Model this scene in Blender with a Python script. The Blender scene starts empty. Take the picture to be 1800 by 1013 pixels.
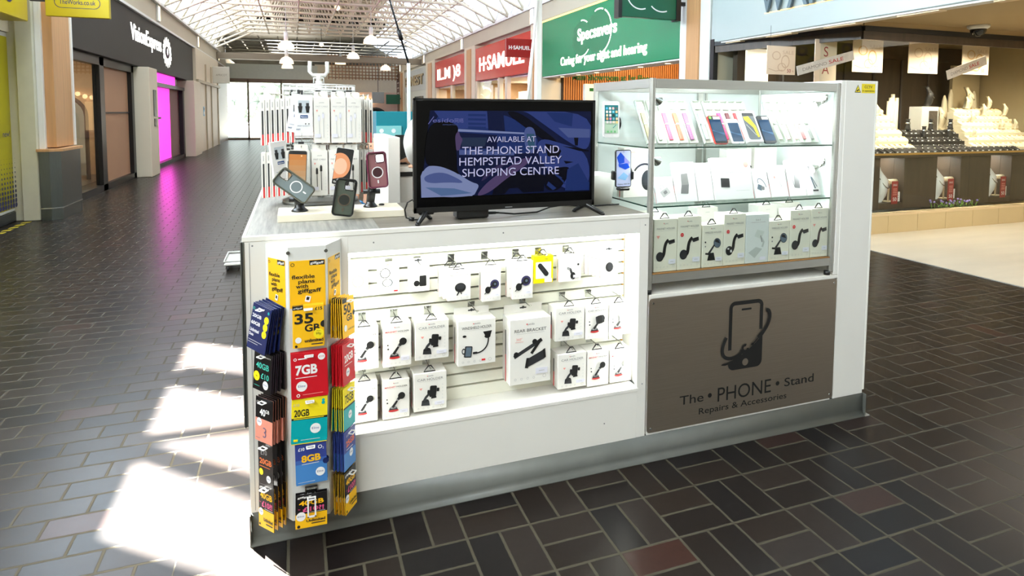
import bpy, math, random
from mathutils import Vector, Matrix
random.seed(11)
PI = math.pi
SC = bpy.context.scene
COL = SC.collection
def V(*a): return Vector(a)

# ------------------------------------------------------------------ camera
cam = bpy.data.cameras.new('camera')
cam.sensor_fit = 'HORIZONTAL'; cam.sensor_width = 36.0
cam.lens = 1077.0 / 1800 * 36.0
cam.shift_y = -(506.5 - 270.5) / 1800
cam.clip_start = 0.05; cam.clip_end = 300
cam_ob = bpy.data.objects.new('camera', cam); COL.objects.link(cam_ob)
ya, pt, rl = (math.radians(a) for a in (19.565, 3.935, 0.324))
fw = V(math.sin(ya)*math.cos(pt), math.cos(ya)*math.cos(pt), -math.sin(pt))
rt = V(math.cos(ya), -math.sin(ya), 0); up = rt.cross(fw)
rt2 = rt*math.cos(rl) + up*math.sin(rl); up2 = -rt*math.sin(rl) + up*math.cos(rl)
cm = Matrix((rt2, up2, -fw)).transposed().to_4x4(); cm.translation = V(0, 0, 1.5)
cam_ob.matrix_world = cm
SC.camera = cam_ob

# ------------------------------------------------------------------ view, world, sun, daylight
SC.view_settings.view_transform = 'Standard'; SC.view_settings.look = 'None'
SC.view_settings.gamma = 1.0; SC.view_settings.use_curve_mapping = False
SC.view_settings.exposure = -0.12
SC.cycles.use_denoising = True
SC.cycles.max_bounces = 8; SC.cycles.transparent_max_bounces = 24
SC.cycles.sample_clamp_indirect = 6.0
SC.cycles.caustics_reflective = False; SC.cycles.caustics_refractive = False
SKY = 3.2          # daylight seen through openings
GLAZE_L = 9.0      # daylight in the left roof glazing
GLAZE_R = 2.2      # daylight in the right roof glazing
w = bpy.data.worlds.new('daylight'); SC.world = w; w.use_nodes = True
bg = w.node_tree.nodes['Background']
bg.inputs[0].default_value = (0.90, 0.96, 1.0, 1); bg.inputs[1].default_value = SKY
EL = math.radians(52)
sd = V(-.5446*math.cos(EL), .8387*math.cos(EL), math.sin(EL))
sun = bpy.data.lights.new('sun', 'SUN'); sun.energy = 340; sun.angle = math.radians(0.7)
sun.color = (1.0, 0.97, 0.9)
so = bpy.data.objects.new('sun', sun); COL.objects.link(so)
so.rotation_euler = sd.to_track_quat('Z', 'Y').to_euler()
def area(name, loc, size, power, color=(1, 1, 1), aim=(0, 0, -1), spread=180):
    l = bpy.data.lights.new(name, 'AREA'); l.shape = 'RECTANGLE'
    l.size, l.size_y = size; l.energy = power; l.color = color; l.spread = math.radians(spread)
    o = bpy.data.objects.new(name, l); COL.objects.link(o); o.location = loc
    o.rotation_euler = Vector(aim).to_track_quat('-Z', 'Y').to_euler()
    return o
WARM = (1.0, .80, .55)

# ------------------------------------------------------------------ materials
def lin(c):
    return tuple((x/12.92 if x <= .04045 else ((x+.055)/1.055)**2.4) for x in (v/255 for v in c))
MATS = {}
def mat(name, rgb, rough=.5, metal=0, emit=0, noise=0, nscale=8, bump=0, alpha=1, ecol=None, spec=.5, trans=0, stretch=None):
    """rgb in sRGB 0-255; noise varies the base colour by a procedural noise"""
    if name in MATS: return MATS[name]
    m = bpy.data.materials.new(name); m.use_nodes = True
    nt = m.node_tree; b = nt.nodes['Principled BSDF']
    c = lin(rgb)
    b.inputs['Base Color'].default_value = (*c, 1)
    b.inputs['Roughness'].default_value = rough; b.inputs['Metallic'].default_value = metal
    b.inputs['Specular IOR Level'].default_value = spec
    if trans: b.inputs['Transmission Weight'].default_value = trans
    if alpha < 1: b.inputs['Alpha'].default_value = alpha
    if emit:
        b.inputs['Emission Color'].default_value = (*(lin(ecol) if ecol else c), 1)
        b.inputs['Emission Strength'].default_value = emit
    if noise or bump:
        tc = nt.nodes.new('ShaderNodeTexCoord'); mp = nt.nodes.new('ShaderNodeMapping')
        nz = nt.nodes.new('ShaderNodeTexNoise'); nz.inputs['Scale'].default_value = nscale; nz.inputs['Detail'].default_value = 5
        nt.links.new(tc.outputs['Object'], mp.inputs[0]); nt.links.new(mp.outputs[0], nz.inputs['Vector'])
        if stretch: mp.inputs['Scale'].default_value = stretch
        if noise:
            cr = nt.nodes.new('ShaderNodeValToRGB')
            cr.color_ramp.elements[0].position = .3; cr.color_ramp.elements[1].position = .7
            cr.color_ramp.elements[0].color = (*[max(0, x*(1-noise)) for x in c], 1)
            cr.color_ramp.elements[1].color = (*[min(1, x*(1+noise)) for x in c], 1)
            nt.links.new(nz.outputs[0], cr.inputs[0]); nt.links.new(cr.outputs[0], b.inputs['Base Color'])
        if bump:
            bp = nt.nodes.new('ShaderNodeBump'); bp.inputs['Strength'].default_value = bump; bp.inputs['Distance'].default_value = .01
            nt.links.new(nz.outputs[0], bp.inputs['Height']); nt.links.new(bp.outputs[0], b.inputs['Normal'])
    if emit and emit < 30: m.cycles.emission_sampling = 'NONE'
    MATS[name] = m
    return m
def glow(name, rgb, strength, sample=False):
    if name in MATS: return MATS[name]
    m = mat(name, rgb, .6, emit=strength)
    m.cycles.emission_sampling = 'AUTO' if sample else 'NONE'
    return m
def glass_mat(name, tint=(235, 245, 240), refl=.08, op=.04):
    if name in MATS: return MATS[name]
    m = bpy.data.materials.new(name); m.use_nodes = True; nt = m.node_tree
    for n in list(nt.nodes): nt.nodes.remove(n)
    out = nt.nodes.new('ShaderNodeOutputMaterial')
    tr = nt.nodes.new('ShaderNodeBsdfTransparent'); tr.inputs[0].default_value = (*lin(tint), 1)
    gl = nt.nodes.new('ShaderNodeBsdfGlossy'); gl.inputs['Roughness'].default_value = .01
    lw = nt.nodes.new('ShaderNodeLayerWeight'); pw = nt.nodes.new('ShaderNodeMath'); pw.operation = 'POWER'; pw.inputs[1].default_value = 5
    nt.links.new(lw.outputs['Facing'], pw.inputs[0])
    fr = nt.nodes.new('ShaderNodeMath'); fr.operation = 'MULTIPLY_ADD'; fr.inputs[1].default_value = .6; fr.inputs[2].default_value = refl/4
    nt.links.new(pw.outputs[0], fr.inputs[0])
    mx = nt.nodes.new('ShaderNodeMixShader')
    nt.links.new(fr.outputs[0], mx.inputs[0]); nt.links.new(tr.outputs[0], mx.inputs[1]); nt.links.new(gl.outputs[0], mx.inputs[2])
    nt.links.new(mx.outputs[0], out.inputs[0])
    MATS[name] = m
    return m
WHITE = mat('white_laminate', (236, 234, 228), .35, noise=.015, nscale=3)
WHITE2 = mat('white_paint', (238, 238, 234), .5, noise=.02, nscale=4)
CARD = mat('white_card', (240, 238, 232), .55, noise=.01, nscale=20)
CREAM = mat('cream_paint', (226, 214, 190), .5, noise=.02, nscale=2)
ALU = mat('anodised_aluminium', (196, 197, 192), .38, .85, noise=.03, nscale=6, stretch=(1, 1, 30))
CHROME = mat('chrome', (215, 218, 215), .16, 1, noise=.02)
STEEL = mat('brushed_steel', (168, 156, 142), .42, .9, noise=.06, nscale=5, stretch=(1, 1, 60))
STAIN = mat('stainless_cladding', (104, 110, 107), .3, .9, noise=.06, nscale=4, stretch=(30, 30, 1))
BLACK = mat('black_plastic', (14, 14, 15), .35, noise=.1)
GLOSSB = mat('gloss_black', (4, 4, 5), .12, noise=.1)
DGREY = mat('dark_grey_plastic', (48, 49, 52), .4, noise=.05)
MGREY = mat('mid_grey_print', (128, 128, 130), .5, noise=.03)
LGREY = mat('light_grey_print', (190, 190, 190), .5, noise=.03)
PALE = mat('pale_grey_print', (216, 217, 216), .5, noise=.02)
RED = mat('red_print', (214, 40, 44), .5, noise=.03)
PINKP = mat('faded_red_print', (236, 160, 150), .5, noise=.03)
LAV = mat('price_sticker', (232, 232, 244), .5, noise=.01)
INK = mat('ink_black', (22, 22, 22), .5, noise=.05)
SKIRT = mat('grey_skirting_vinyl', (92, 94, 90), .4, noise=.12, nscale=7)
YEL = mat('yellow_print', (250, 190, 20), .45, noise=.02)
YEL2 = mat('lemon_print', (250, 226, 30), .45, noise=.02)
WHT = mat('white_ink', (245, 245, 245), .5, noise=.01)
GLASS = glass_mat('clear_glass', (251, 253, 252))
SHOPGLASS = glass_mat('shop_glass', (246, 249, 248))
GEDGE = mat('green_glass_edge', (20, 62, 52), .15, noise=.1)
ACRYL = glass_mat('clear_acrylic', (240, 246, 246))
DARKWOOD = mat('brown_wood_panel', (70, 57, 45), .45, noise=.2, nscale=3, stretch=(6, 6, .6))
OAK = mat('oak_strip', (200, 152, 104), .45, noise=.1, nscale=3, stretch=(8, 8, .5))

# ------------------------------------------------------------------ mesh builder
class MB:
    def __init__(s): s.v = []; s.f = []; s.m = []; s.sm = []; s.mats = []; s.M = None
    def mi(s, m):
        if m not in s.mats: s.mats.append(m)
        return s.mats.index(m)
    def add(s, pts, faces, m, smooth=False):
        n = len(s.v)
        for p in pts:
            p = Vector(p)
            if s.M is not None: p = s.M @ p
            s.v.append(p)
        k = s.mi(m)
        for i, f in enumerate(faces):
            s.f.append([n+j for j in f]); s.m.append(k); s.sm.append(smooth[i] if isinstance(smooth, list) else smooth)
    def box(s, x0, y0, z0, x1, y1, z1, m, c=0.0):
        if x1 < x0: x0, x1 = x1, x0
        if y1 < y0: y0, y1 = y1, y0
        if z1 < z0: z0, z1 = z1, z0
        if c <= 0:
            P = [(x, y, z) for z in (z0, z1) for y in (y0, y1) for x in (x0, x1)]
            s.add(P, [(0, 2, 3, 1), (4, 5, 7, 6), (0, 1, 5, 4), (2, 6, 7, 3), (0, 4, 6, 2), (1, 3, 7, 5)], m); return
        c = min(c, (x1-x0)/2.1, (y1-y0)/2.1, (z1-z0)/2.1)
        P = []; idx = {}
        lo, hi = (x0, y0, z0), (x1, y1, z1)
        for sx in (0, 1):
            for sy in (0, 1):
                for sz in (0, 1):
                    sg = (sx, sy, sz)
                    for a in range(3):
                        p = []
                        for k in range(3):
                            e = hi[k] if sg[k] else lo[k]
                            if k != a: e += -c if sg[k] else c
                            p.append(e)
                        idx[(sg, a)] = len(P); P.append(tuple(p))
        F = []
        def q(a, b, d, e): F.append((a, b, d, e))
        for a in range(3):
            b, d = (a+1) % 3, (a+2) % 3
            for sa in (0, 1):
                cs = []
                for (u, v2) in ((0, 0), (1, 0), (1, 1), (0, 1)):
                    sg = [0, 0, 0]; sg[a] = sa; sg[b] = u; sg[d] = v2; cs.append(idx[(tuple(sg), a)])
                F.append(tuple(cs) if sa else tuple(reversed(cs)))
        for a in range(3):
            b, d = (a+1) % 3, (a+2) % 3
            for u in (0, 1):
                for v2 in (0, 1):
                    s0 = [0, 0, 0]; s1 = [0, 0, 0]
                    s0[a] = 0; s1[a] = 1; s0[b] = s1[b] = u; s0[d] = s1[d] = v2
                    s0, s1 = tuple(s0), tuple(s1)
                    f = (idx[(s0, b)], idx[(s1, b)], idx[(s1, d)], idx[(s0, d)])
                    if (u == 1) == (v2 == 1): f = tuple(reversed(f))
                    F.append(f)
        for sx in (0, 1):
            for sy in (0, 1):
                for sz in (0, 1):
                    sg = (sx, sy, sz); f = (idx[(sg, 0)], idx[(sg, 1)], idx[(sg, 2)])
                    if (sx+sy+sz) % 2 == 0: f = tuple(reversed(f))
                    F.append(f)
        s.add(P, F, m)
    def cyl(s, p0, p1, r, m, r1=None, n=14, caps=True, smooth=True):
        p0, p1 = Vector(p0), Vector(p1); d = (p1-p0).normalized()
        a = d.orthogonal().normalized(); b = d.cross(a); r1 = r if r1 is None else r1
        P = []
        for p, rr in ((p0, r), (p1, r1)):
            for i in range(n):
                t = 2*PI*i/n; P.append(p + a*math.cos(t)*rr + b*math.sin(t)*rr)
        F = [(i, (i+1) % n, n+(i+1) % n, n+i) for i in range(n)]; S = [smooth]*n
        if caps: F += [tuple(reversed(range(n))), tuple(range(n, 2*n))]; S += [False, False]
        s.add(P, F, m, S)
    def tube(s, pts, r, m, n=8, closed=False):
        pts = [Vector(p) for p in pts]; k = len(pts); P = []; prev = None
        for i, p in enumerate(pts):
            if closed: d = (pts[(i+1) % k]-pts[i-1])
            else: d = pts[min(i+1, k-1)]-pts[max(i-1, 0)]
            d.normalize()
            if prev is None: a = d.orthogonal().normalized()
            else:
                a = prev - d*prev.dot(d)
                a = a.normalized() if a.length > 1e-6 else d.orthogonal().normalized()
            prev = a; b = d.cross(a)
            rr = r[i] if isinstance(r, (list, tuple)) else r
            for j in range(n):
                t = 2*PI*j/n; P.append(p + a*math.cos(t)*rr + b*math.sin(t)*rr)
        F = []; S = []
        for i in range(k if closed else k-1):
            for j in range(n):
                q = ((i+1) % k)*n
                F.append((i*n+j, i*n+(j+1) % n, q+(j+1) % n, q+j)); S.append(True)
        if not closed:
            F += [tuple(reversed(range(n))), tuple(range((k-1)*n, k*n))]; S += [False, False]
        s.add(P, F, m, S)
    def lathe(s, c, prof, m, n=24, ax='z', sx=1, sy=1, caps=True):
        c = Vector(c); P = []; k = len(prof)
        for r, z in prof:
            for j in range(n):
                t = 2*PI*j/n; x, y = r*math.cos(t)*sx, r*math.sin(t)*sy
                P.append(c + (V(x, y, z) if ax == 'z' else V(x, -z, y) if ax == 'y' else V(z, x, y)))
        F = []; S = []
        for i in range(k-1):
            for j in range(n): F.append((i*n+j, i*n+(j+1) % n, (i+1)*n+(j+1) % n, (i+1)*n+j)); S.append(True)
        if caps: F += [tuple(reversed(range(n))), tuple(range((k-1)*n, k*n))]; S += [False, False]
        s.add(P, F, m, S)
    def sphere(s, c, r, m, n=16, k=10, sc=(1, 1, 1)):
        c = Vector(c); P = []
        for i in range(1, k):
            ph = PI*i/k
            for j in range(n):
                t = 2*PI*j/n
                P.append(c+V(r*math.sin(ph)*math.cos(t)*sc[0], r*math.sin(ph)*math.sin(t)*sc[1], r*math.cos(ph)*sc[2]))
        P += [c+V(0, 0, r*sc[2]), c-V(0, 0, r*sc[2])]
        F = []
        for i in range(k-2):
            for j in range(n): F.append((i*n+j, (i+1)*n+j, (i+1)*n+(j+1) % n, i*n+(j+1) % n))
        t, b = len(P)-2, len(P)-1
        for j in range(n): F.append((t, j, (j+1) % n)); F.append((b, (k-2)*n+(j+1) % n, (k-2)*n+j))
        s.add(P, F, m, True)
    def prism(s, o, u, v, poly, d, m, back=True):
        """polygon in the u,v frame, pushed d behind (along -u x v)"""
        o, u, v = Vector(o), Vector(u), Vector(v); n = u.cross(v); k = len(poly)
        P = [o+u*a+v*b for a, b in poly] + [o+u*a+v*b-n*d for a, b in poly]
        F = [tuple(range(k))] + ([tuple(reversed(range(k, 2*k)))] if back else [])
        F += [(j, i, k+i, k+j) for i, j in ((i, (i+1) % k) for i in range(k))]
        s.add(P, F, m)
    def build(s, name, parent=None):
        me = bpy.data.meshes.new(name); me.from_pydata([tuple(p) for p in s.v], [], s.f)
        for m in s.mats: me.materials.append(m)
        me.polygons.foreach_set('material_index', s.m); me.polygons.foreach_set('use_smooth', s.sm)
        me.update()
        o = bpy.data.objects.new(name, me); COL.objects.link(o)
        if parent is not None: o.parent = parent
        return o
def rrect(w, h, r, n=5, cx=0, cy=0):
    P = []
    for sx, sy, a in ((1, -1, -90), (1, 1, 0), (-1, 1, 90), (-1, -1, 180)):
        for i in range(n+1):
            t = math.radians(a+90*i/n); P.append((cx+sx*(w/2-r)+r*math.cos(t), cy+sy*(h/2-r)+r*math.sin(t)))
    return P
TXT = {}
def text_mesh(body, bold):
    k = (body, bold)
    if k not in TXT:
        cu = bpy.data.curves.new('t', 'FONT'); cu.body = body; cu.size = 1; cu.offset = bold; cu.resolution_u = 4
        ob = bpy.data.objects.new('t', cu); me = bpy.data.meshes.new_from_object(ob)
        vs = [(p.co.x, p.co.y) for p in me.vertices]; fs = [tuple(p.vertices) for p in me.polygons]
        out = []
        for f in fs:
            ar = sum(vs[f[i]][0]*vs[f[(i+1) % len(f)]][1]-vs[f[(i+1) % len(f)]][0]*vs[f[i]][1] for i in range(len(f)))
            out.append(f if ar > 0 else tuple(reversed(f)))
        bpy.data.objects.remove(ob); bpy.data.curves.remove(cu); bpy.data.meshes.remove(me)
        xs = [p[0] for p in vs] or [0]; ys = [p[1] for p in vs] or [0]
        TXT[k] = (vs, out, min(xs), max(xs), min(ys), max(ys))
    return TXT[k]
class Cv:
    """prints flat artwork on a face of a mesh: o origin, u right, v up, normal u x v"""
    def __init__(s, mb, o, u, v, step=.0003): s.mb = mb; s.o = Vector(o); s.u = Vector(u).normalized(); s.v = Vector(v).normalized(); s.n = s.u.cross(s.v); s.k = 0; s.step = step
    def lay(s): s.k += 1; return s.n*(s.step*s.k)
    def at(s, a, b): return s.o+s.u*a+s.v*b
    def poly(s, pts, m):
        d = s.lay(); ar = sum(pts[i][0]*pts[(i+1) % len(pts)][1]-pts[(i+1) % len(pts)][0]*pts[i][1] for i in range(len(pts)))
        if ar < 0: pts = list(reversed(pts))
        s.mb.add([s.at(*p)+d for p in pts], [tuple(range(len(pts)))], m)
    def rect(s, a0, b0, a1, b1, m): s.poly([(a0, b0), (a1, b0), (a1, b1), (a0, b1)], m)
    def rr(s, cx, cy, w, h, r, m, rot=0): s.poly(s.rot(rrect(w, h, min(r, w/2.01, h/2.01), 5), cx, cy, rot), m)
    def rot(s, P, cx, cy, a): c, n = math.cos(a), math.sin(a); return [(cx+x*c-y*n, cy+x*n+y*c) for x, y in P]
    def disc(s, cx, cy, r, m, ry=None, n=22, rot=0): s.poly(s.rot([(r*math.cos(2*PI*i/n), (ry or r)*math.sin(2*PI*i/n)) for i in range(n)], cx, cy, rot), m)
    def ring(s, cx, cy, r0, r1, m, k=1, a0=0, a1=360, n=28, rot=0):
        d = s.lay(); P = []; st = math.radians(a0); full = abs(a1-a0) >= 360
        for r in (r1, r0):
            P += s.rot([(r*math.cos(st+math.radians(a1-a0)*i/n), r*k*math.sin(st+math.radians(a1-a0)*i/n)) for i in range(n+1)], cx, cy, rot)
        s.mb.add([s.at(*p)+d for p in P], [(i, i+1, n+2+i, n+1+i) for i in range(n)], m)
    def stroke(s, pts, w, m, w1=None):
        d = s.lay(); k = len(pts); L = []; R = []
        for i in range(k):
            a, b = Vector(pts[max(i-1, 0)]), Vector(pts[min(i+1, k-1)]); t = (b-a).normalized(); nn = Vector((-t.y, t.x))
            ww = (w + ((w1 if w1 is not None else w)-w)*i/(k-1))/2
            L.append(Vector(pts[i])+nn*ww); R.append(Vector(pts[i])-nn*ww)
        s.mb.add([s.at(*p)+d for p in R+L], [(i, i+1, k+i+1, k+i) for i in range(k-1)], m)
    def text(s, body, cx, cy, h, m, w=None, bold=0, al='c', rot=0, slant=0, depth=0):
        """h = cap height; w = fitted width; cy = baseline"""
        vs, fs, x0, x1, y0, y1 = text_mesh(body, bold)
        k = h/.73; kx = w/(x1-x0) if w else k; d = s.lay()
        off = {'c': -(x0+x1)/2, 'l': -x0, 'r': -x1}[al]
        P = [((x+off)*kx + y*k*slant, y*k) for x, y in vs]
        P = s.rot(P, cx, cy, rot)
        if depth:
            Q = [s.at(*p) + s.n*depth for p in P]; s.mb.add(Q, fs, m)
            cnt = {}
            for f in fs:
                for i in range(len(f)):
                    e = (f[i], f[(i+1) % len(f)]); cnt[e] = 1
            E = [e for e in cnt if (e[1], e[0]) not in cnt]
            pts = []; F = []
            for a, b in E:
                n = len(pts); pts += [s.at(*P[a])+s.n*depth, s.at(*P[b])+s.n*depth, s.at(*P[b]), s.at(*P[a])]; F.append((n+1, n, n+3, n+2))
            s.mb.add(pts, F, m)
        else: s.mb.add([s.at(*p)+d for p in P], fs, m)
def arc(cx, cy, r, a0, a1, n=12, ry=None):
    return [(cx+r*math.cos(math.radians(a0+(a1-a0)*i/n)), cy+(ry or r)*math.sin(math.radians(a0+(a1-a0)*i/n))) for i in range(n+1)]
def bez(p0, p1, p2, p3, n=10):
    out = []
    for i in range(n+1):
        t = i/n; out.append(tuple((1-t)**3*a+3*(1-t)**2*t*b+3*(1-t)*t*t*c+t**3*d for a, b, c, d in zip(p0, p1, p2, p3)))
    return out

# ------------------------------------------------------------------ things
def tag(o, label, cat, group=None):
    o['label'] = label; o['category'] = cat
    if group: o['group'] = group
    return o
def thing(name, label, cat, loc=(0, 0, 0), rz=0, group=None):
    o = bpy.data.objects.new(name, None); COL.objects.link(o); o.empty_display_size = .05
    o.location = loc; o.rotation_euler = (0, 0, rz)
    return tag(o, label, cat, group)
def struct(mb, name):
    o = mb.build(name); o['kind'] = 'structure'; return o
KIDS = {}
def dup(o, label=None, group=None, matrix=None):
    c = o.copy(); COL.objects.link(c)
    if label: c['label'] = label
    if group: c['group'] = group
    if matrix is not None: c.matrix_world = matrix
    def kids(a, b):
        for ch in list(a.children):
            d = ch.copy(); COL.objects.link(d); d.parent = b; kids(ch, d)
    kids(o, c)
    return c
X, Y, Z = V(1, 0, 0), V(0, 1, 0), V(0, 0, 1)
def frame(o, x, y, z): 
    m = Matrix((Vector(x), Vector(y), Vector(z))).transposed().to_4x4(); m.translation = Vector(o); return m
# ================================================================== THE SETTING
def floor_mat():
    m = bpy.data.materials.new('brick_paving'); m.use_nodes = True; nt = m.node_tree; b = nt.nodes['Principled BSDF']
    N = nt.nodes.new; L = nt.links.new
    def val(x):
        return x
    def op(o, a, b2=None, c=None):
        n = N('ShaderNodeMath'); n.operation = o
        for i, x in enumerate((a, b2, c)):
            if x is None: continue
            if isinstance(x, (int, float)): n.inputs[i].default_value = x
            else: L(x, n.inputs[i])
        return n.outputs[0]
    def mixf(f, a, b2): return op('ADD', op('MULTIPLY', a, op('SUBTRACT', 1, f)), op('MULTIPLY', b2, f))
    tc = N('ShaderNodeTexCoord'); sp = N('ShaderNodeSeparateXYZ'); L(tc.outputs['Object'], sp.inputs[0])
    x, y = sp.outputs[0], sp.outputs[1]
    fr = lambda a: op('FRACT', a); fl = lambda a: op('FLOOR', a)
    left = op('LESS_THAN', x, -.3985)
    # running bond
    rv = op('DIVIDE', op('SUBTRACT', y, 1.987), .119); row = fl(rv)
    ru = op('ADD', op('DIVIDE', op('ADD', x, .3985), .2365), op('MULTIPLY', op('MODULO', op('ABSOLUTE', row), 2), .5))
    edge = lambda a, s: op('MULTIPLY', op('MINIMUM', a, op('SUBTRACT', 1, a)), s)
    dA = op('MINIMUM', edge(fr(ru), .2365), edge(fr(rv), .119))
    # basket weave
    U = op('DIVIDE', op('SUBTRACT', x, 1.256), .2365); W = op('DIVIDE', op('SUBTRACT', y, 1.987), .238)
    par = op('MODULO', op('ABSOLUTE', op('ADD', fl(U), fl(W))), 2)
    fu, fv = fr(U), fr(W)
    eu = mixf(par, edge(fr(op('MULTIPLY', fu, 2)), .118), edge(fu, .2365))
    ev = mixf(par, edge(fv, .238), edge(fr(op('MULTIPLY', fv, 2)), .119))
    dB = op('MINIMUM', eu, ev)
    d = mixf(left, dB, dA)
    nz0 = N('ShaderNodeTexNoise'); nz0.inputs['Scale'].default_value = 60; nz0.inputs['Detail'].default_value = 4; L(tc.outputs['Object'], nz0.inputs['Vector'])
    d = op('ADD', d, op('MULTIPLY', op('SUBTRACT', nz0.outputs[0], .5), .003))
    mr = N('ShaderNodeMapRange'); mr.inputs[1].default_value = .0035; mr.inputs[2].default_value = .006; L(d, mr.inputs[0])
    brick = mr.outputs[0]
    idx = mixf(left, op('ADD', fl(U), op('MULTIPLY', op('MULTIPLY', fl(op('MULTIPLY', fu, 2)), .5), op('SUBTRACT', 1, par))), fl(ru))
    idy = mixf(left, op('ADD', fl(W), op('MULTIPLY', op('MULTIPLY', fl(op('MULTIPLY', fv, 2)), .5), par)), row)
    cb = N('ShaderNodeCombineXYZ'); L(idx, cb.inputs[0]); L(idy, cb.inputs[1]); L(left, cb.inputs[2])
    wn = N('ShaderNodeTexWhiteNoise'); wn.noise_dimensions = '3D'; L(cb.outputs[0], wn.inputs['Vector'])
    cr = N('ShaderNodeValToRGB'); cr.color_ramp.interpolation = 'LINEAR'
    els = cr.color_ramp.elements
    cols = [(0, (20, 18, 19)), (.3, (25, 20, 18)), (.55, (31, 24, 20)), (.8, (35, 29, 26)), (.93, (40, 35, 33)), (1, (50, 30, 25))]
    els[0].color = (*lin(cols[0][1]), 1); els[1].position = 1; els[1].color = (*lin(cols[-1][1]), 1)
    for p, c in cols[1:-1]:
        e = els.new(p); e.color = (*lin(c), 1)
    L(wn.outputs['Value'], cr.inputs[0])
    nz = N('ShaderNodeTexNoise'); nz.inputs['Scale'].default_value = 35; nz.inputs['Detail'].default_value = 6; L(tc.outputs['Object'], nz.inputs['Vector'])
    mm = N('ShaderNodeMix'); mm.data_type = 'RGBA'; mm.blend_type = 'MULTIPLY'; mm.inputs[0].default_value = .5
    cr2 = N('ShaderNodeValToRGB'); cr2.color_ramp.elements[0].color = (.5, .5, .5, 1); cr2.color_ramp.elements[1].color = (1.4, 1.3, 1.25, 1); L(nz.outputs[0], cr2.inputs[0])
    L(cr.outputs[0], mm.inputs[6]); L(cr2.outputs[0], mm.inputs[7])
    mx = N('ShaderNodeMix'); mx.data_type = 'RGBA'; L(brick, mx.inputs[0]); mx.inputs[6].default_value = (*lin((66, 62, 52)), 1); L(mm.outputs[2], mx.inputs[7])
    L(mx.outputs[2], b.inputs['Base Color'])
    rg = N('ShaderNodeMapRange'); rg.inputs[3].default_value = .7; rg.inputs[4].default_value = .29; L(brick, rg.inputs[0])
    L(op('ADD', rg.outputs[0], op('MULTIPLY', op('SUBTRACT', nz.outputs[0], .5), .05)), b.inputs['Roughness'])
    bp = N('ShaderNodeBump'); bp.inputs['Strength'].default_value = .3; bp.inputs['Distance'].default_value = .002
    L(op('ADD', brick, op('MULTIPLY', nz.outputs[0], .1)), bp.inputs['Height']); L(bp.outputs[0], b.inputs['Normal'])
    b.inputs['Specular IOR Level'].default_value = .17
    return m
BRICK = floor_mat()
mb = MB(); mb.box(-3.9, -6, -.15, 5.95, 38.5, 0, BRICK); struct(mb, 'floor')
PTILE = mat('pale_stone_tile', (212, 203, 184), .28, noise=.06, nscale=2, stretch=(.5, 3, 1))
mb = MB(); mb.box(5.95, -6, -.15, 11.5, 9.0, .002, PTILE); mb.box(5.94, -6, -.1, 5.952, 7.9, .004, ALU); struct(mb, 'floor')
SHOPFL = mat('dark_shop_floor', (70, 62, 54), .3, noise=.1)
mb = MB(); mb.box(-8.2, -6, -.15, -3.9, 38.5, .01, SHOPFL); mb.box(5.95, 9.0, -.15, 10, 38.5, .01, SHOPFL); struct(mb, 'floor')

BEAM = mat('taupe_fascia_beam', (196, 186, 164), .5, noise=.03, nscale=1.5)
GREYV = mat('charcoal_fascia_panel', (30, 29, 28), .5, noise=.06, nscale=1, spec=.25)
LEDW = glow('warm_wall_light', (255, 226, 170), 4)
# long beams over the shopfronts
mb = MB(); mb.box(-3.6, -6, 3.66, -3.18, 38.5, 4.12, BEAM, .01); mb.box(-3.4, -6, 3.60, -3.14, 38.5, 3.66, WHITE2, .005); mb.box(-3.7, -6, 4.12, -3.1, 38.5, 4.16, WHITE2); struct(mb, 'trim_1')
mb = MB(); mb.box(5.93, -6, 3.78, 6.4, 38.5, 4.19, BEAM, .01); mb.box(5.88, -6, 4.19, 6.4, 38.5, 4.23, WHITE2); struct(mb, 'trim_2')

# clerestory lattice above each beam
def lattice(name, x, y0, y1, z0, z1):
    m = MB(); m.box(x-.03, y0, z0, x+.03, y1, z0+.06, WHITE2); m.box(x-.03, y0, z1-.06, x+.03, y1, z1, WHITE2)
    yy = y0; k = 0
    while yy < y1-.1:
        m.box(x-.02, yy-.03, z0, x+.02, yy+.03, z1, WHITE2)
        m.cyl((x, yy, z0 if k % 2 else z1), (x, min(yy+.7, y1), z1 if k % 2 else z0), .02, WHITE2, n=6)
        yy += .7; k += 1
    return struct(m, name)
lattice('trim_3', -3.15, 12, 30, 4.16, 4.72); lattice('trim_4', 5.92, 12, 38, 4.23, 4.78)

DAYL = glow('daylight_glazing_left', (236, 246, 255), GLAZE_L, True)
DAYC = glow('daylight_clerestory', (214, 236, 252), 60.0, True)  # unseen near run, its glow raised to put glare on the left floor
DAYF = glow('daylight_glazing_far', (240, 247, 255), 3.2, True)
DAYN = glow('daylight_glazing_near', (255, 250, 240), 8.8, True)  # unseen near panes, glow set to lift the kiosk front
DAYRF = glow('daylight_glazing_right_far', (226, 240, 255), 1.8, True)
DAYR = glow('daylight_glazing_right', (226, 240, 255), GLAZE_R, True)
DECK = mat('cream_roof_deck', (178, 166, 142), .6, noise=.04, nscale=1)
GB = mat('grey_glazing_bar', (120, 124, 122), .5, noise=.05)
sl = .6087
def zl(x): return 4.6+(x+3.2)*sl
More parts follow.
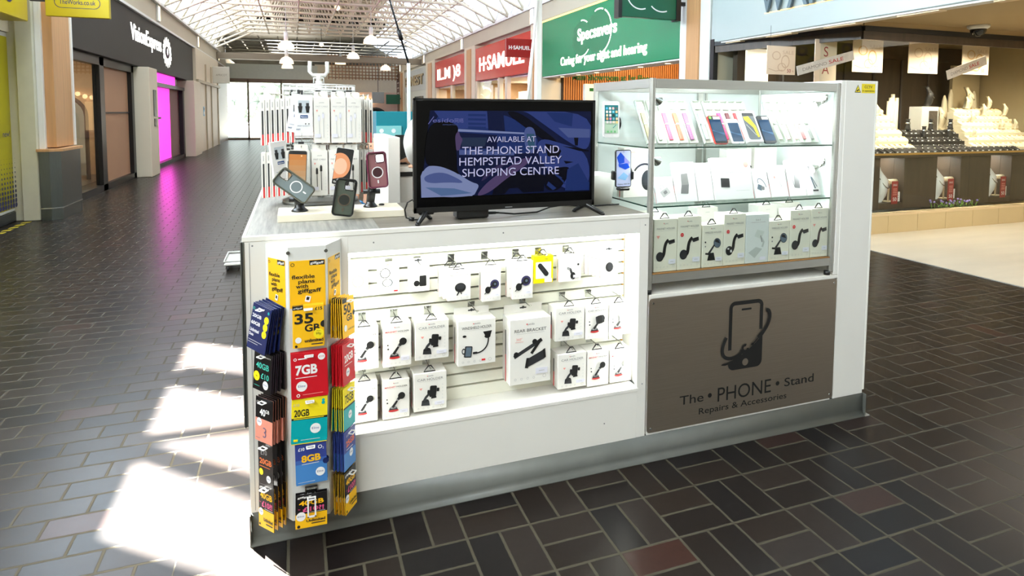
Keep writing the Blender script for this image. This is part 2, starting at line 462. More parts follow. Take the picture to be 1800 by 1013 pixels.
# left slope: bright glazing except one clear bay (built as open roof light with bars) that lets the sun in
mb = MB()
for y0, y1, xe, mt_ in ((-6, 4.6, -1.9, DAYN), (7.75, 13, -.9, DAYL), (13, 30, -.9, DAYF)):
    mb.add([(-3.2, y0, 4.6), (xe, y0, zl(xe)), (xe, y1, zl(xe)), (-3.2, y1, 4.6)], [(0, 1, 2, 3)], mt_)
mb.add([(-3.3, -6, 4.16), (-3.3, 13, 4.16), (-3.2, 13, 4.6), (-3.2, -6, 4.6)], [(3, 2, 1, 0)], DAYC); mb.add([(-3.3, 13, 4.16), (-3.3, 30, 4.16), (-3.2, 30, 4.6), (-3.2, 13, 4.6)], [(3, 2, 1, 0)], DAYF)
struct(mb, 'window_1')
mb = MB()   # unseen solid roof, cut so the sun only makes the floor patches
def slab(m, pts, mt): m.add([(x, y, zl(x)) for x, y in pts]+[(x, y, zl(x)+.05) for x, y in pts], [tuple(range(len(pts))), tuple(reversed(range(len(pts), 2*len(pts))))]+[((i+1) % len(pts), i, len(pts)+i, len(pts)+(i+1) % len(pts)) for i in range(len(pts))], mt)
slab(mb, [(-3.2, 4.6), (-2.752, 4.6), (-2.752, 7.75), (-3.2, 7.75)], DECK)
slab(mb, [(-2.14, 4.6), (-.9, 4.6), (-.9, 7.75), (-2.14, 7.75)], DECK); slab(mb, [(-1.9, -6), (-.9, -6), (-.9, 4.6), (-1.9, 4.6)], DECK)
slab(mb, [(-2.752, 7.56), (-2.14, 7.295), (-2.14, 7.75), (-2.752, 7.75)], DECK)
slab(mb, [(-2.752, 5.63), (-2.752, 4.6), (-2.14, 4.6), (-2.14, 5.25)], DECK)
def bar(m, a, b, w): # bar on the slope between two points
    a, b = Vector((a[0], a[1], zl(a[0])+.02)), Vector((b[0], b[1], zl(b[0])+.02)); d = (b-a).normalized(); n = Vector((-sl, 0, 1)).normalized(); s = d.cross(n)*w/2; h = n*.03
    m.add([a-s-h, a+s-h, a+s+h, a-s+h, b-s-h, b+s-h, b+s+h, b-s+h], [(0, 1, 2, 3), (7, 6, 5, 4), (0, 4, 5, 1), (1, 5, 6, 2), (2, 6, 7, 3), (3, 7, 4, 0)], GB)
bar(mb, (-2.752, 7.03), (-1.62, 6.46), .24); bar(mb, (-2.752, 6.30), (-1.62, 6.66), .07); bar(mb, (-2.752, 6.21), (-1.62, 5.36), .12)  # slanted to cast the dark bands between the floor patches
struct(mb, 'ceiling')
# deck and right slope; unseen near part kept solid to cut the daylight
mb = MB(); mb.box(-.9, -6, 6.0, 3.65, 30, 6.08, DECK); struct(mb, 'ceiling')
mb = MB(); mb.add([(5.0, -6, 5.178), (5.0, 9, 5.178), (3.65, 9, 6.0), (3.65, -6, 6.0)], [(0, 1, 2, 3)], DECK); struct(mb, 'ceiling')
mb = MB(); mb.add([(3.65, 9, 6.0), (5.95, 9, 4.6), (5.95, 38, 4.6), (3.65, 38, 6.0)], [(0, 1, 2, 3)], DAYRF)
mb.add([(5.0, -6, 5.178), (5.95, -6, 4.6), (5.95, 9, 4.6), (5.0, 9, 5.178)], [(0, 1, 2, 3)], DAYR)
mb.add([(5.95, -6, 4.6), (6.05, -6, 4.23), (6.05, 38, 4.23), (5.95, 38, 4.6)], [(0, 1, 2, 3)], DAYRF); struct(mb, 'window_2')
# far lower roof beyond the cross beam
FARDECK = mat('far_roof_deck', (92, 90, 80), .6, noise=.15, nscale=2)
mb = MB(); mb.box(-3.6, 30.0, 3.78, 6.2, 30.4, 4.05, mat('cross_beam_paint', (134, 122, 104), .5, noise=.03)); struct(mb, 'trim_5')
mb = MB(); mb.box(-3.6, 30.0, 5.6, 6.4, 38.6, 5.7, FARDECK); mb.box(-3.6, 30.0, 5.5, 6.4, 30.15, 6.1, FARDECK); struct(mb, 'ceiling')
mb = MB(); mb.box(-3.6, 38.42, 3.86, 6.4, 38.6, 5.6, FARDECK); struct(mb, 'wall_far')
mb = MB(); mb.box(-3.8, 30.0, 4.16, -3.62, 38.6, 5.7, FARDECK); struct(mb, 'wall_left')
mb = MB(); mb.box(6.42, 38.0, 3.96, 6.6, 38.6, 5.7, FARDECK); struct(mb, 'wall_right')
# end and back walls
mb = MB(); mb.box(-9, -6.3, -.1, 12, -6, 6.2, mat('mall_back_wall', (205, 198, 184), .6, noise=.05)); struct(mb, 'wall_back')
mb = MB(); mb.box(1.2, 38, 2.6, 7, 38.4, 4.2, mat('far_cream_panel', (228, 222, 204), .6, noise=.03)); mb.box(-3.6, 34, 3.05, 1.2, 34.3, 3.85, mat('far_green_white', (214, 220, 208), .6, noise=.03)); struct(mb, 'wall_far')
# roof trusses and purlins
TRW = mat('cream_truss_paint', (232, 222, 200), .5, noise=.03)
def truss(y, k):
    WHITE2 = TRW; m = MB(); zb, r = 4.95, .045
    m.tube([(-3.1, y, 4.25), (-2.7, y, zb), (5.5, y, zb), (5.9, y, 4.3)], r, WHITE2, 6)
    top = [(-3.15, y, 4.7), (-.9, y, 5.93), (3.65, y, 5.93), (5.9, y, 4.7)]
    m.tube(top, r, WHITE2, 6)
    n = 12
    def tz(x): return 4.7+(x+3.15)*.547 if x < -.9 else 5.93 if x < 3.65 else 5.93-(x-3.65)*.547
    for i in range(n):
        x0 = -2.7+8.2*i/n; x1 = -2.7+8.2*(i+1)/n; xm = (x0+x1)/2
        m.cyl((x0, y, zb), (xm, y, tz(xm)), .028, WHITE2, n=5, caps=False); m.cyl((xm, y, tz(xm)), (x1, y, zb), .028, WHITE2, n=5, caps=False)
    m.cyl((-3.15, y, 4.2), (-1.6, y, zb), .04, WHITE2, n=6); m.cyl((5.9, y, 4.25), (4.4, y, zb), .04, WHITE2, n=6)
    return m
tm = truss(0, 0).build('roof_truss'); tag(tm, 'white tubular roof truss spanning the mall under the pale deck', 'roof truss', 'white roof trusses over the mall')
tm.location.y = 14.5
for i in range(1, 13):
    d = dup(tm); d.location.y = 14.5+1.25*i
pm = MB(); pm.cyl((0, 12, 0), (0, 30, 0), .03, TRW, n=6)
po = pm.build('roof_purlin'); tag(po, 'long thin white purlin running along the roof over the trusses', 'purlin', 'white roof purlins')
xs = [-2.2, -1.6, -1.0, -.4, .2, .8, 1.4, 2.0, 2.6, 3.2, 3.8, 4.4, 5.0]
for i, x in enumerate(xs):
    o = po if i == 0 else dup(po); o.location = (x, 0, 4.95 if i % 2 == 0 else 5.45 if -1 < x < 3.7 else 5.1)
# lattice of the far roof
m = MB()
for i in range(5): m.cyl((-3.4, 31.2+1.6*i, 4.75), (6.2, 31.2+1.6*i, 4.75), .035, mat('far_lattice', (128, 124, 112), .5, noise=.05), n=5)
for i in range(12): m.cyl((-3.2+.85*i, 30.6, 4.9), (-3.2+.85*i, 38.3, 4.9), .03, MATS['far_lattice'], n=5)
tag(m.build('roof_lattice'), 'grey-white lattice of the farther roof beyond the cross beam', 'roof lattice')
m = MB()
TREL = mat('brown_trellis', (150, 112, 78), .6, noise=.1)
for i in range(22): m.cyl((1.9+.19*i, 36.8, 3.3), (1.9+.19*i, 36.9, 4.75), .03, TREL, n=5)
for i in range(8): m.cyl((1.9, 36.85, 3.4+.18*i), (5.9, 36.85, 3.4+.18*i), .03, TREL, n=5)
tag(m.build('trellis_screen'), 'brown wooden trellis hanging below the roof at the far end', 'trellis')

# far glazed doors and what lies outside
FRM = mat('brown_door_frame', (120, 98, 76), .4, noise=.05)
mb = MB(); 
for x in (-3.3, -2.18, -.6, 1.15): mb.box(x-.04, 33.9, 0, x+.04, 34, 3.05, FRM)
mb.box(-3.3, 33.9, 0, 1.15, 34, .09, FRM); mb.box(-3.3, 33.9, 2.9, 1.15, 34, 3.1, FRM); mb.box(-3.28, 33.94, .09, 1.13, 33.95, 2.9, SHOPGLASS); struct(mb, 'door_1')
mb = MB(); mb.box(-20, 38.5, -.25, 20, 90, -.02, mat('pale_paving_outside', (128, 126, 122), .8, noise=.08, nscale=3)); struct(mb, 'floor')
FOL = mat('hazy_foliage', (176, 186, 178), .8, noise=.3, nscale=9)  # leaf colour paled to put the haze into it
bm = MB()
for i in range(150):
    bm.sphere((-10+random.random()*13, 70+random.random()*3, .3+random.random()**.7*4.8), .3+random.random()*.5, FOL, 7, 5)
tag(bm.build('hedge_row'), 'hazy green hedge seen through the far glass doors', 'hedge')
cm_ = MB(); CARP = mat('pale_car_paint', (190, 200, 200), .3, noise=.02)
cm_.box(-1.6, 60, .28, 2.4, 61.7, .85, CARP, .15); cm_.box(-.8, 60.1, .8, 1.4, 61.6, 1.4, mat('car_glass', (130, 140, 144), .15, noise=.05), .22)
c0 = cm_.build('car'); tag(c0, 'pale car parked outside beyond the glazed doors', 'car')
for x in (-.8, 1.5):
    t = MB(); t.cyl((x, 59.95, .32), (x, 60.2, .32), .32, BLACK); t.build('wheel', c0)

# ------------------------------------------------------------------ left side of the mall
# shop with the yellow door poster, nearest on the left
mb = MB(); mb.box(-3.62, -6, 0, -3.5, 9.0, 3.66, CREAM); mb.box(-3.62, 9.0, 2.5, -3.5, 10.6, 3.66, CREAM); struct(mb, 'wall_left')
mb = MB(); mb.box(-8.4, -6, 3.66, -3.6, 38.5, 3.75, WHITE2); struct(mb, 'ceiling')  # unseen roof over the shops, put in to keep stray sun out
mb = MB(); mb.box(-8.6, -6, 0, -8.4, 38.5, 3.75, WHITE2); struct(mb, 'wall_left')  # outer wall added to stop sky light leaking into the shops
mb = MB(); mb.box(-8.4, 38.3, 0, -3.6, 38.5, 3.66, WHITE2); struct(mb, 'wall_left')
mb = MB(); mb.box(6.42, -6, 3.85, 11.6, 38.5, 3.95, WHITE2); struct(mb, 'ceiling')  # unseen slab closing the right side against light leaks
mb = MB()
mb.box(-3.60, 9.0, 0, -3.52, 10.4, .14, DGREY, .01); struct(mb, 'trim_6')
dr = MB(); YPO = mat('mustard_vinyl', (188, 176, 20), .4, noise=.03); NAVY = mat('navy_print', (40, 42, 96), .5, noise=.05)
dr.box(-3.62, 9.02, .14, -3.53, 10.22, 2.5, WHITE2, .01)
c = Cv(dr, (-3.53, 9.02, .14), Y, Z)
c.rect(.04, .04, 1.12, 2.3, YPO)
for i in range(15):
    for j in range(11):
        r = .034*(1-j/11.5)
        c.disc(.09+.07*i, .09+.062*j, r, NAVY, n=8)
c.text('new!', .55, 1.0, .08, NAVY, bold=.01)
struct(dr, 'door_2')
col = MB()
COLW = mat('putty_column', (206, 204, 184), .5, noise=.03)
col.box(-3.55, 9.85, 0, -3.42, 10.1, 3.66, COLW, .01); col.box(-3.43, 9.80, 0, -3.23, 10.7, 3.66, COLW, .012); col.box(-3.23, 9.86, .95, -3.16, 10.7, 3.66, WHITE2, .005)
col.box(-3.17, 9.92, .98, -3.05, 10.62, 3.62, OAK, .004); col.box(-3.10, 10.6, .98, -3.03, 10.66, 3.62, WHITE2)
col.prism((0, 0, .93), X, Y, [(-3.22, 9.79), (-3.10, 9.79), (-2.99, 9.86), (-2.99, 10.66), (-3.22, 10.7)], .93, STAIN)
col.prism((0, 0, .17), X, Y, [(-3.22, 9.785), (-3.098, 9.785), (-2.985, 9.857), (-2.985, 10.665), (-3.22, 10.7)], .012, CHROME)
col.prism((0, 0, .965), X, Y, [(-3.24, 9.76), (-3.09, 9.76), (-2.96, 9.84), (-2.96, 10.68), (-3.24, 10.7)], .035, OAK)
struct(col, 'wall_left_pier')
tp = MB()
for i in range(9):
    y0 = 8.3+.19*i
    tp.prism((0, 0, .004), X, Y, [(-3.40, y0), (-3.32, y0+.04), (-3.32, y0+.13), (-3.40, y0+.09)], .003, mat('hazard_yellow', (190, 170, 40), .5, noise=.1))
tp.box(-3.41, 8.2, 0, -3.31, 10.05, .001, INK); tag(tp.build('hazard_tape'), 'yellow and black hazard tape stuck on the floor by the yellow door', 'tape')
YSIGN = mat('sign_yellow', (200, 178, 18), .4, noise=.02)
bs = thing('projecting_sign', 'yellow projecting sign with a dark rounded web address above the putty column', 'sign', (0, 0, 0))
m = MB(); m.box(-3.03, 9.66, 2.715, -2.31, 9.74, 3.25, YSIGN, .006)
c = Cv(m, (-3.03, 9.66, 2.715), X, Z)
pl = rrect(.52, .155, .075, 6, .36, .19); pl2 = rrect(.505, .14, .07, 6, .36, .19)
c.poly(pl, NAVY); c.poly(pl2, YSIGN); c.text('TheWorks.co.uk', .36, .165, .062, NAVY, w=.41, bold=.012); c.text('TheWorks', .36, .36, .12, NAVY, bold=.02)
m.build('sign_panel', bs); m = MB(); m.box(-3.2, 9.68, 2.9, -3.02, 9.72, 2.94, DGREY); m.build('bracket', bs)
fs = MB(); fs.box(-3.48, 7.2, 2.62, -3.2, 9.6, 3.55, YSIGN, .01); c = Cv(fs, (-3.2, 7.2, 2.62), Y, Z)
for i in range(8): c.disc(.16+.28*i, .3+.3*(i % 2), .14, NAVY, n=14); c.disc(.16+.28*i, .3+.3*(i % 2), .07, YSIGN, n=12)
tag(fs.build('shop_fascia'), 'yellow shop fascia with blue blobs above the yellow door', 'sign')

# optician's shop: charcoal fascia, glass front, tan panels, pink doorway
fa = thing('shop_fascia', 'charcoal fascia with white lit lettering over the left glass shopfront', 'sign')
m = MB(); m.box(-3.5, 10.72, 2.45, -3.2, 23.3, 3.62, GREYV, .01); m.box(-3.22, 10.66, 2.60, -3.19, 11.1, 3.3, BLACK); m.build('fascia_panel', fa)
SIGNW = glow('lit_white_letters', (255, 253, 246), 1.6)
m = MB(); c = Cv(m, (-3.2, 14.9, 2.45), Y, Z)
c.text('VisionExpress', .02, .54, .36, SIGNW, w=3.15, bold=.012, al='l', depth=.012); m.build('lettering', fa)
m = MB(); c = Cv(m, (-3.2, 18.85, 3.04), Y, Z)
PURP = mat('purple_print', (110, 70, 110), .5, noise=.05)
for i in range(16):
    a = 2*PI*i/16; c.rr(.52*math.cos(a), .33*math.sin(a), .16, .11, .03, SIGNW, a+.3); c.rr(.34*math.cos(a+.2), .21*math.sin(a+.2), .11, .07, .02, SIGNW, a)
c.ring(0, 0, .44, .5, SIGNW, k=.64); c.disc(0, 0, .14, PURP, ry=.12); c.disc(0, .02, .08, SIGNW, ry=.09)
m.build('round_emblem', fa)
mb = MB()
for y0, y1 in ((11.1, 11.24), (13.0, 13.28), (15.3, 15.5)): mb.box(-3.42, y0, 0, -3.3, y1, 2.45, BLACK, .005)
mb.box(-3.42, 11.1, 0, -3.3, 15.5, .12, BLACK); mb.box(-3.42, 11.1, 2.30, -3.3, 15.5, 2.46, BLACK)
mb.box(-3.37, 11.24, .12, -3.36, 13.0, 2.3, SHOPGLASS); struct(mb, 'window_3')
TAN = mat('tan_panel', (176, 134, 104), .5, noise=.05, nscale=1)
mb = MB(); mb.box(-3.46, 13.28, .12, -3.38, 15.3, 2.3, TAN); mb.box(-3.385, 13.28, 1.42, -3.365, 15.3, 1.45, DGREY); struct(mb, 'door_3')
mb = MB(); mb.box(-3.5, 15.5, 0, -3.0, 16.35, 2.44, CREAM, .01); mb.box(-3.01, 15.85, 1.35, -2.985, 16.12, 1.95, DGREY, .005); mb.box(-3.01, 15.88, 1.12, -2.985, 16.1, 1.3, DGREY, .005); struct(mb, 'wall_left_pier')
# interior
IW = mat('shop_wall_warm', (222, 190, 150), .6, noise=.05)
for a in ((-8.2, 10.72, 0, -8.0, 23, 2.9, IW), (-8.2, 10.6, 0, -3.5, 10.66, 2.9, WHITE2), (-8.0, 16.4, 0, -3.55, 16.5, 2.9, IW), (-8.2, 10.6, 2.9, -3.55, 23, 3.0, WHITE2)):
    mb = MB(); mb.box(*a); struct(mb, 'wall_left')
sh = thing('display_wall', 'lit shelving wall of spectacles inside the left glass shopfront', 'shelving', (-6.0, 16.2, 0))
m = MB(); m.box(-.9, .9, 0, 2.2, 1.0, 2.35, IW); m.build('back_panel', sh)
for i in range(7):
    m = MB(); m.box(-.85, .62, .5+.26*i, 2.1, .9, .52+.26*i, mat('shelf_wood', (206, 160, 110), .5, noise=.05)); 
    for j in range(14): m.box(-.75+.2*j, .66, .52+.26*i, -.62+.2*j, .8, .57+.26*i, INK if (i+j) % 3 else mat('glasses_tan', (150, 90, 60), .4, noise=.1))
    m.build('shelf', sh)
mr = MB(); pts = [(.42*math.cos(math.radians(a)), 1.35+.42*math.sin(math.radians(a))) for a in range(0, 181, 15)]
mr.tube([(.42, 0, .014)]+[(p[0], 0, p[1]) for p in pts]+[(-.42, 0, .014)], .04, DARKWOOD, 8)
mr.prism((0, .02, 0), X, Z, [(.4, .1)]+[(p[0]*.95, p[1]) for p in pts]+[(-.4, .1)], .03, mat('mirror', (200, 205, 205), .05, 1, noise=.01))
mro = mr.build('arched_mirror'); mro.location = (-4.55, 15.2, .0); tag(mro, 'dark framed arched mirror inside the left glass shopfront', 'mirror')
for i, (x, y) in enumerate(((-4.2, 12.4), (-4.6, 13.6), (-5.2, 13.0), (-5.0, 14.8), (-6.0, 14.2))):
    m = MB(); m.cyl((0, 0, -.14), (0, 0, .08), .05, BLACK, n=10); m.sphere((0, 0, -.15), .07, glow('shop_spot', (255, 214, 150), 6), 10, 6)
    o = m.build('spot_lamp'); o.location = (x, y, 2.78); tag(o, 'small warm spot lamp under the ceiling of the left glass shop', 'lamp', 'spot lamps in the left glass shop')
area('optician_light', (-5.5, 13.6, 2.7), (2.5, 3), 130, WARM)
# pink doorway
PINK = glow('pink_lit_panel', (255, 70, 215), 1.3)
mb = MB(); mb.box(-3.42, 16.36, 0, -3.3, 16.6, 2.2, WHITE2); mb.box(-3.42, 21.75, 0, -3.3, 22.0, 2.2, BLACK); mb.box(-3.42, 16.36, 2.1, -3.28, 22, 2.2, BLACK); mb.box(-3.4, 16.36, 2.2, -3.3, 20.5, 2.45, PINK); mb.box(-3.42, 16.36, 0, -3.3, 22, .1, BLACK); struct(mb, 'trim_7')
mb = MB(); mb.box(-3.5, 16.6, .1, -3.44, 20.4, 2.1, PINK); mb.box(-3.5, 20.4, .1, -3.44, 21.75, 2.1, mat('dim_door_panel', (140, 110, 110), .5, noise=.05)); mb.box(-3.44, 18.3, 1.25, -3.4, 18.9, 1.3, INK); struct(mb, 'door_4')
area('pink_door_light', (-3.25, 18.6, 1.3), (2.2, 1.8), 70, (1, .08, .72), (1, 0, -.05))
# closed cream units and the far grey sign
mb = MB(); mb.box(-3.5, 22, 0, -3.0, 23.4, 2.44, CREAM, .01); struct(mb, 'wall_left_pier')
mb = MB(); mb.box(-3.5, 23.4, 0, -3.12, 30.0, 3.62, CREAM); 
for y in (25.6, 27.2, 29.4): mb.box(-3.14, y, 0, -3.08, y+.12, 3.2, mat('khaki_post', (176, 164, 138), .5, noise=.03))
mb.box(-3.14, 23.4, 2.45, -3.05, 30, 2.55, MATS['khaki_post']); mb.box(-3.5, 30, 0, -3.15, 34.0, 3.62, FRM); struct(mb, 'wall_left')
n = MB(); n.box(-3.119, 24.9, 1.28, -3.11, 25.2, 1.62, mat('blue_notice_print', (120, 190, 220), .5, noise=.1)); c = Cv(n, (-3.11, 24.9, 1.28), Y, Z); c.rect(.06, .05, .24, .16, WHT); c.rect(.06, .22, .24, .3, NAVY)
tag(n.build('wall_notice'), 'small blue notice on the cream shutter along the left wall', 'notice')
a = thing('projecting_sign', 'pale grey projecting sign with faint capitals beyond the charcoal fascia', 'sign')
m = MB(); m.box(-3.12, 27.95, 2.6, -2.49, 28.05, 3.28, mat('pale_sign_grey', (208, 206, 194), .5, noise=.02), .01); c = Cv(m, (-3.12, 27.95, 2.6), X, Z); c.text('APRICOT', .33, .3, .085, mat('sign_taupe', (140, 132, 116), .5, noise=.03), w=.42); m.build('sign_panel', a)
# square lights on the beams
def beam_lamp(x, y, z, face, label, grp):
    m = MB(); s = -1 if face < 0 else 1
    m.box(x, y-.13, z-.2, x+.05*s, y+.13, z+.2, WHITE2, .01)
    c = Cv(m, (x+.05*s, y, z), Y*s, Z); c.rect(-.105, -.17, .105, .17, LEDW)
    o = m.build('wall_light'); tag(o, label, 'wall light', grp); return o
for i, (y, lab) in enumerate(((17.6, 'glowing square light on the left beam above the lit lettering'), (24.3, 'glowing square light on the left beam at the end of the charcoal fascia'), (30.5, 'glowing square light on the left beam above the pale grey sign'))):
    beam_lamp(-3.18, y, 3.9, 1, lab, 'square lights on the left beam')
for i, (y, lab) in enumerate(((15.1, 'glowing square light on the right beam left of the green fascia'), (22.2, 'glowing square light on the right beam between the two red fascias'), (29.2, 'glowing square light on the right beam above the grey fascia'), (36.2, 'glowing square light on the far end of the right beam'))):
    beam_lamp(5.93, y, 3.98, -1, lab, 'square lights on the right beam')
# ------------------------------------------------------------------ right side of the mall
GREEN = mat('green_fascia', (0, 128, 84), .25, noise=.03, nscale=1)
DGREEN = mat('dark_green_sign', (0, 86, 58), .3, noise=.03)
REDF = mat('red_fascia', (196, 30, 26), .25, noise=.03, nscale=1)
WL = glow('lit_cream_letters', (255, 250, 235), 1.8)
PALEW = mat('pale_pilaster', (228, 230, 224), .5, noise=.02)
for y0, y1 in ((7.82, 8.58), (14.52, 15.28), (20.62, 21.98), (27.07, 28.98), (35.12, 36.6)):
    mb = MB(); mb.box(5.93, y0, 0, 6.5, y1, 3.8, PALEW if y0 < 9 else CREAM, .01)
    mb.box(5.905, y0+(y1-y0)*.3, .1, 5.935, y0+(y1-y0)*.72, 3.7, OAK); struct(mb, 'wall_right_pier')
# green fascia shop
fg = thing('shop_fascia', 'big green fascia with lit white lettering and two overlapping circles', 'sign')
m = MB(); m.box(5.95, 8.6, 2.385, 6.4, 14.5, 3.76, GREEN, .01); m.box(5.94, 8.6, 3.74, 6.2, 14.5, 3.79, glow('warm_cove_strip', (255, 214, 120), 2)); m.build('fascia_panel', fg)
m = MB(); c = Cv(m, (5.95, 14.5, 2.385), -Y, Z)
c.ring(2.25, .72, .44, .475, WL, k=.85, a0=55, a1=95); c.ring(2.25, .72, .44, .475, WL, k=.85, a0=255, a1=318)
c.ring(3.05, .78, .52, .56, WL, k=.85, a0=70, a1=110); c.ring(3.05, .78, .52, .56, WL, k=.85, a0=-80, a1=62)
c.disc(2.25, .72, .45, mat('green_disc', (0, 116, 76), .3, noise=.02), ry=.38); c.disc(3.05, .78, .53, MATS['green_disc'], ry=.45)
m.build('circle_emblem', fg)
m = MB(); c = Cv(m, (5.945, 14.5, 2.385), -Y, Z)
c.text('Specsavers', 2.95, .68, .27, WL, w=1.75, bold=.02, depth=.012); c.text('Caring for your sight and hearing', 3.05, .2, .2, WL, w=3.75, bold=.012, depth=.012); m.build('lettering', fg)
bg_ = thing('projecting_sign', 'dark green projecting sign in front of the big green fascia', 'sign')
m = MB(); m.box(4.74, 8.42, 2.97, 5.8, 8.52, 3.75, DGREEN, .008); m.box(4.70, 8.40, 2.95, 4.76, 8.54, 3.78, BLACK); m.box(5.74, 8.40, 2.95, 5.82, 8.54, 3.78, BLACK)
c = Cv(m, (4.74, 8.42, 2.97), X, Z); c.text('Specsavers', .52, .32, .13, WHT, w=.66, bold=.02); c.ring(.36, .38, .24, .26, WHT, a0=170, a1=290); c.ring(.74, .38, .26, .28, WHT, a0=225, a1=290)
m.build('sign_panel', bg_); m = MB(); m.box(5.8, 8.44, 3.2, 5.95, 8.5, 3.26, BLACK); m.build('bracket', bg_)
SLAT = mat('amber_slat_wall', (190, 122, 62), .5, noise=.12, nscale=2, stretch=(8, 8, .4))
mb = MB(); mb.box(6.5, 14.44, 0, 12.0, 14.6, 3.3, mat('slat_gap', (60, 38, 22), .6, noise=.1))
for i in range(84): mb.box(6.52+.065*i, 14.41, 0, 6.56+.065*i, 14.44, 3.3, SLAT)
struct(mb, 'wall_right')
for a in ((6.5, 8.58, 0, 12.0, 8.62, 3.3, CREAM), (11.9, 8.62, 0, 12.0, 14.44, 3.3, IW), (6.4, 8.62, 3.3, 12.0, 14.6, 3.36, mat('soffit_tan', (200, 160, 120), .5, noise=.04))):
    mb = MB(); mb.box(*a); struct(mb, 'wall_right')
mb = MB(); mb.box(5.97, 8.62, 2.36, 6.4, 14.48, 2.384, WHITE2); struct(mb, 'wall_right')
for i in range(6):
    m = MB(); m.cyl((0, 0, -.004), (0, 0, .02), .05, glow('downlight_glow', (255, 220, 160), 5), n=12); o = m.build('downlight'); o.location = (6.2, 9.3+.9*i, 2.358); tag(o, 'small warm downlight under the big green fascia', 'downlight', 'downlights under the green fascia')
t = MB(); c = Cv(t, (6.76, 14.408, 2.33), X, Z); c.text('Main Showroom at 1st Floor', 0, 0, .17, mat('sign_green', (20, 96, 40), .4, noise=.03), w=2.35, al='l', bold=.012, depth=.02)
tag(t.build('wall_lettering'), 'green lettering on the amber slatted wall under the big green fascia', 'sign')
area('green_shop_light', (8.3, 13.2, 3.28), (3.2, 1.6), 260, (1, .72, .4), (0, .3, -1))
for i in range(3):
    m = MB(); m.box(0, 0, 0, .52, .12, 2.18, WHITE2, .01); c = Cv(m, (0, 0, 0), X, Z); c.rect(.12, 2.0, .42, 2.08, MATS['sign_green']); c.rect(.32, 1.7, .42, 1.85, YEL)
    o = m.build('display_stand'); o.location = (6.72+.62*i, 13.6, 0.01); tag(o, ['leftmost white display stand in the green shop', 'middle one of three white display stands in the green shop', 'rightmost white display stand in the green shop, by the glass case'][i], 'stand', 'white stands in the green shop')
# red fascias
def red_shop(y0, y1, lab, word, wd, hh, z0=2.55):
    f = thing('shop_fascia', lab, 'sign')
    m = MB(); m.box(5.96, y0, z0, 6.4, y1, 3.66, REDF, .01); m.build('fascia_panel', f)
    m = MB(); c = Cv(m, (5.955, y1, z0), -Y, Z); c.text(word, .5, .3, hh, WL, w=wd, al='l', bold=.012, depth=.015); m.build('lettering', f)
red_shop(15.3, 20.6, 'red fascia with lit capitals beside the green fascia', 'H·SAMUEL', 4.3, .48)
red_shop(22.0, 27.05, 'farther red fascia with a few lit characters beyond the first red one', 'IL.M )8', 3.9, .48)
b = thing('projecting_sign', 'red projecting sign with small capitals in front of the nearer red fascia', 'sign')
m = MB(); m.box(5.2, 15.15, 2.92, 5.93, 15.25, 3.40, mat('crimson_sign', (150, 14, 18), .3, noise=.03), .008); c = Cv(m, (5.2, 15.15, 2.92), X, Z); c.text('H·SAMUEL', .38, .2, .1, WHT, w=.6, bold=.02); m.build('sign_panel', b)
# lit shop interiors behind the red fascias
for a in ((8.0, 14.62, 0, 8.2, 36, 2.5, IW), (6.5, 20.8, 0, 7.98, 20.9, 2.49, IW), (6.5, 27.6, 0, 7.98, 27.7, 2.49, IW), (6.1, 14.62, 2.5, 8.2, 35, 2.545, WHITE2)):
    mb = MB(); mb.box(*a); struct(mb, 'wall_right')
mb = MB()
for y0, y1 in ((15.3, 15.42), (17.3, 17.5), (18.0, 18.2), (20.45, 20.6), (22.0, 22.1), (24.0, 24.3), (26.9, 27.05)): mb.box(5.98, y0, 0, 6.1, y1, 2.545, CREAM)
mb.box(6.04, 18.2, .3, 6.05, 20.45, 2.5, SHOPGLASS); mb.box(6.04, 22.1, .3, 6.05, 24, 2.5, SHOPGLASS); struct(mb, 'window_4')
area('red_shop_light', (7.0, 18, 2.45), (1.2, 4), 160, WARM); area('red_shop_light_far', (7.0, 24.5, 2.45), (1.2, 4), 140, WARM)
m = MB(); m.box(6.53, 16.35, 0.01, 6.57, 16.45, 1.3, BLACK); m.box(6.4, 16.1, 0.01, 6.7, 16.7, 0.03, BLACK); m.box(6.5, 15.9, 1.3, 6.55, 16.9, 2.35, BLACK); c = Cv(m, (6.5, 16.9, 1.3), -Y, Z); c.rect(.03, .03, .97, 1.02, glow('magenta_screen', (214, 20, 150), .7)); c.text('H·SAMUEL', .5, .7, .1, WHT, w=.7); c.text('new', .5, .4, .1, WHT)
tag(m.build('promo_screen'), 'magenta promotional screen inside the nearer red shop', 'screen')
m = MB(); m.box(7.4, 19.0, 0, 7.9, 20.2, 2.2, WHITE2)
for k in range(5): m.box(7.3, 19.05, .5+.35*k, 7.42, 20.15, .56+.35*k, mat('pale_display', (230, 224, 210), .5, noise=.1)); 
tag(m.build('display_cabinet'), 'white tiered display cabinet inside the nearer red shop', 'cabinet')
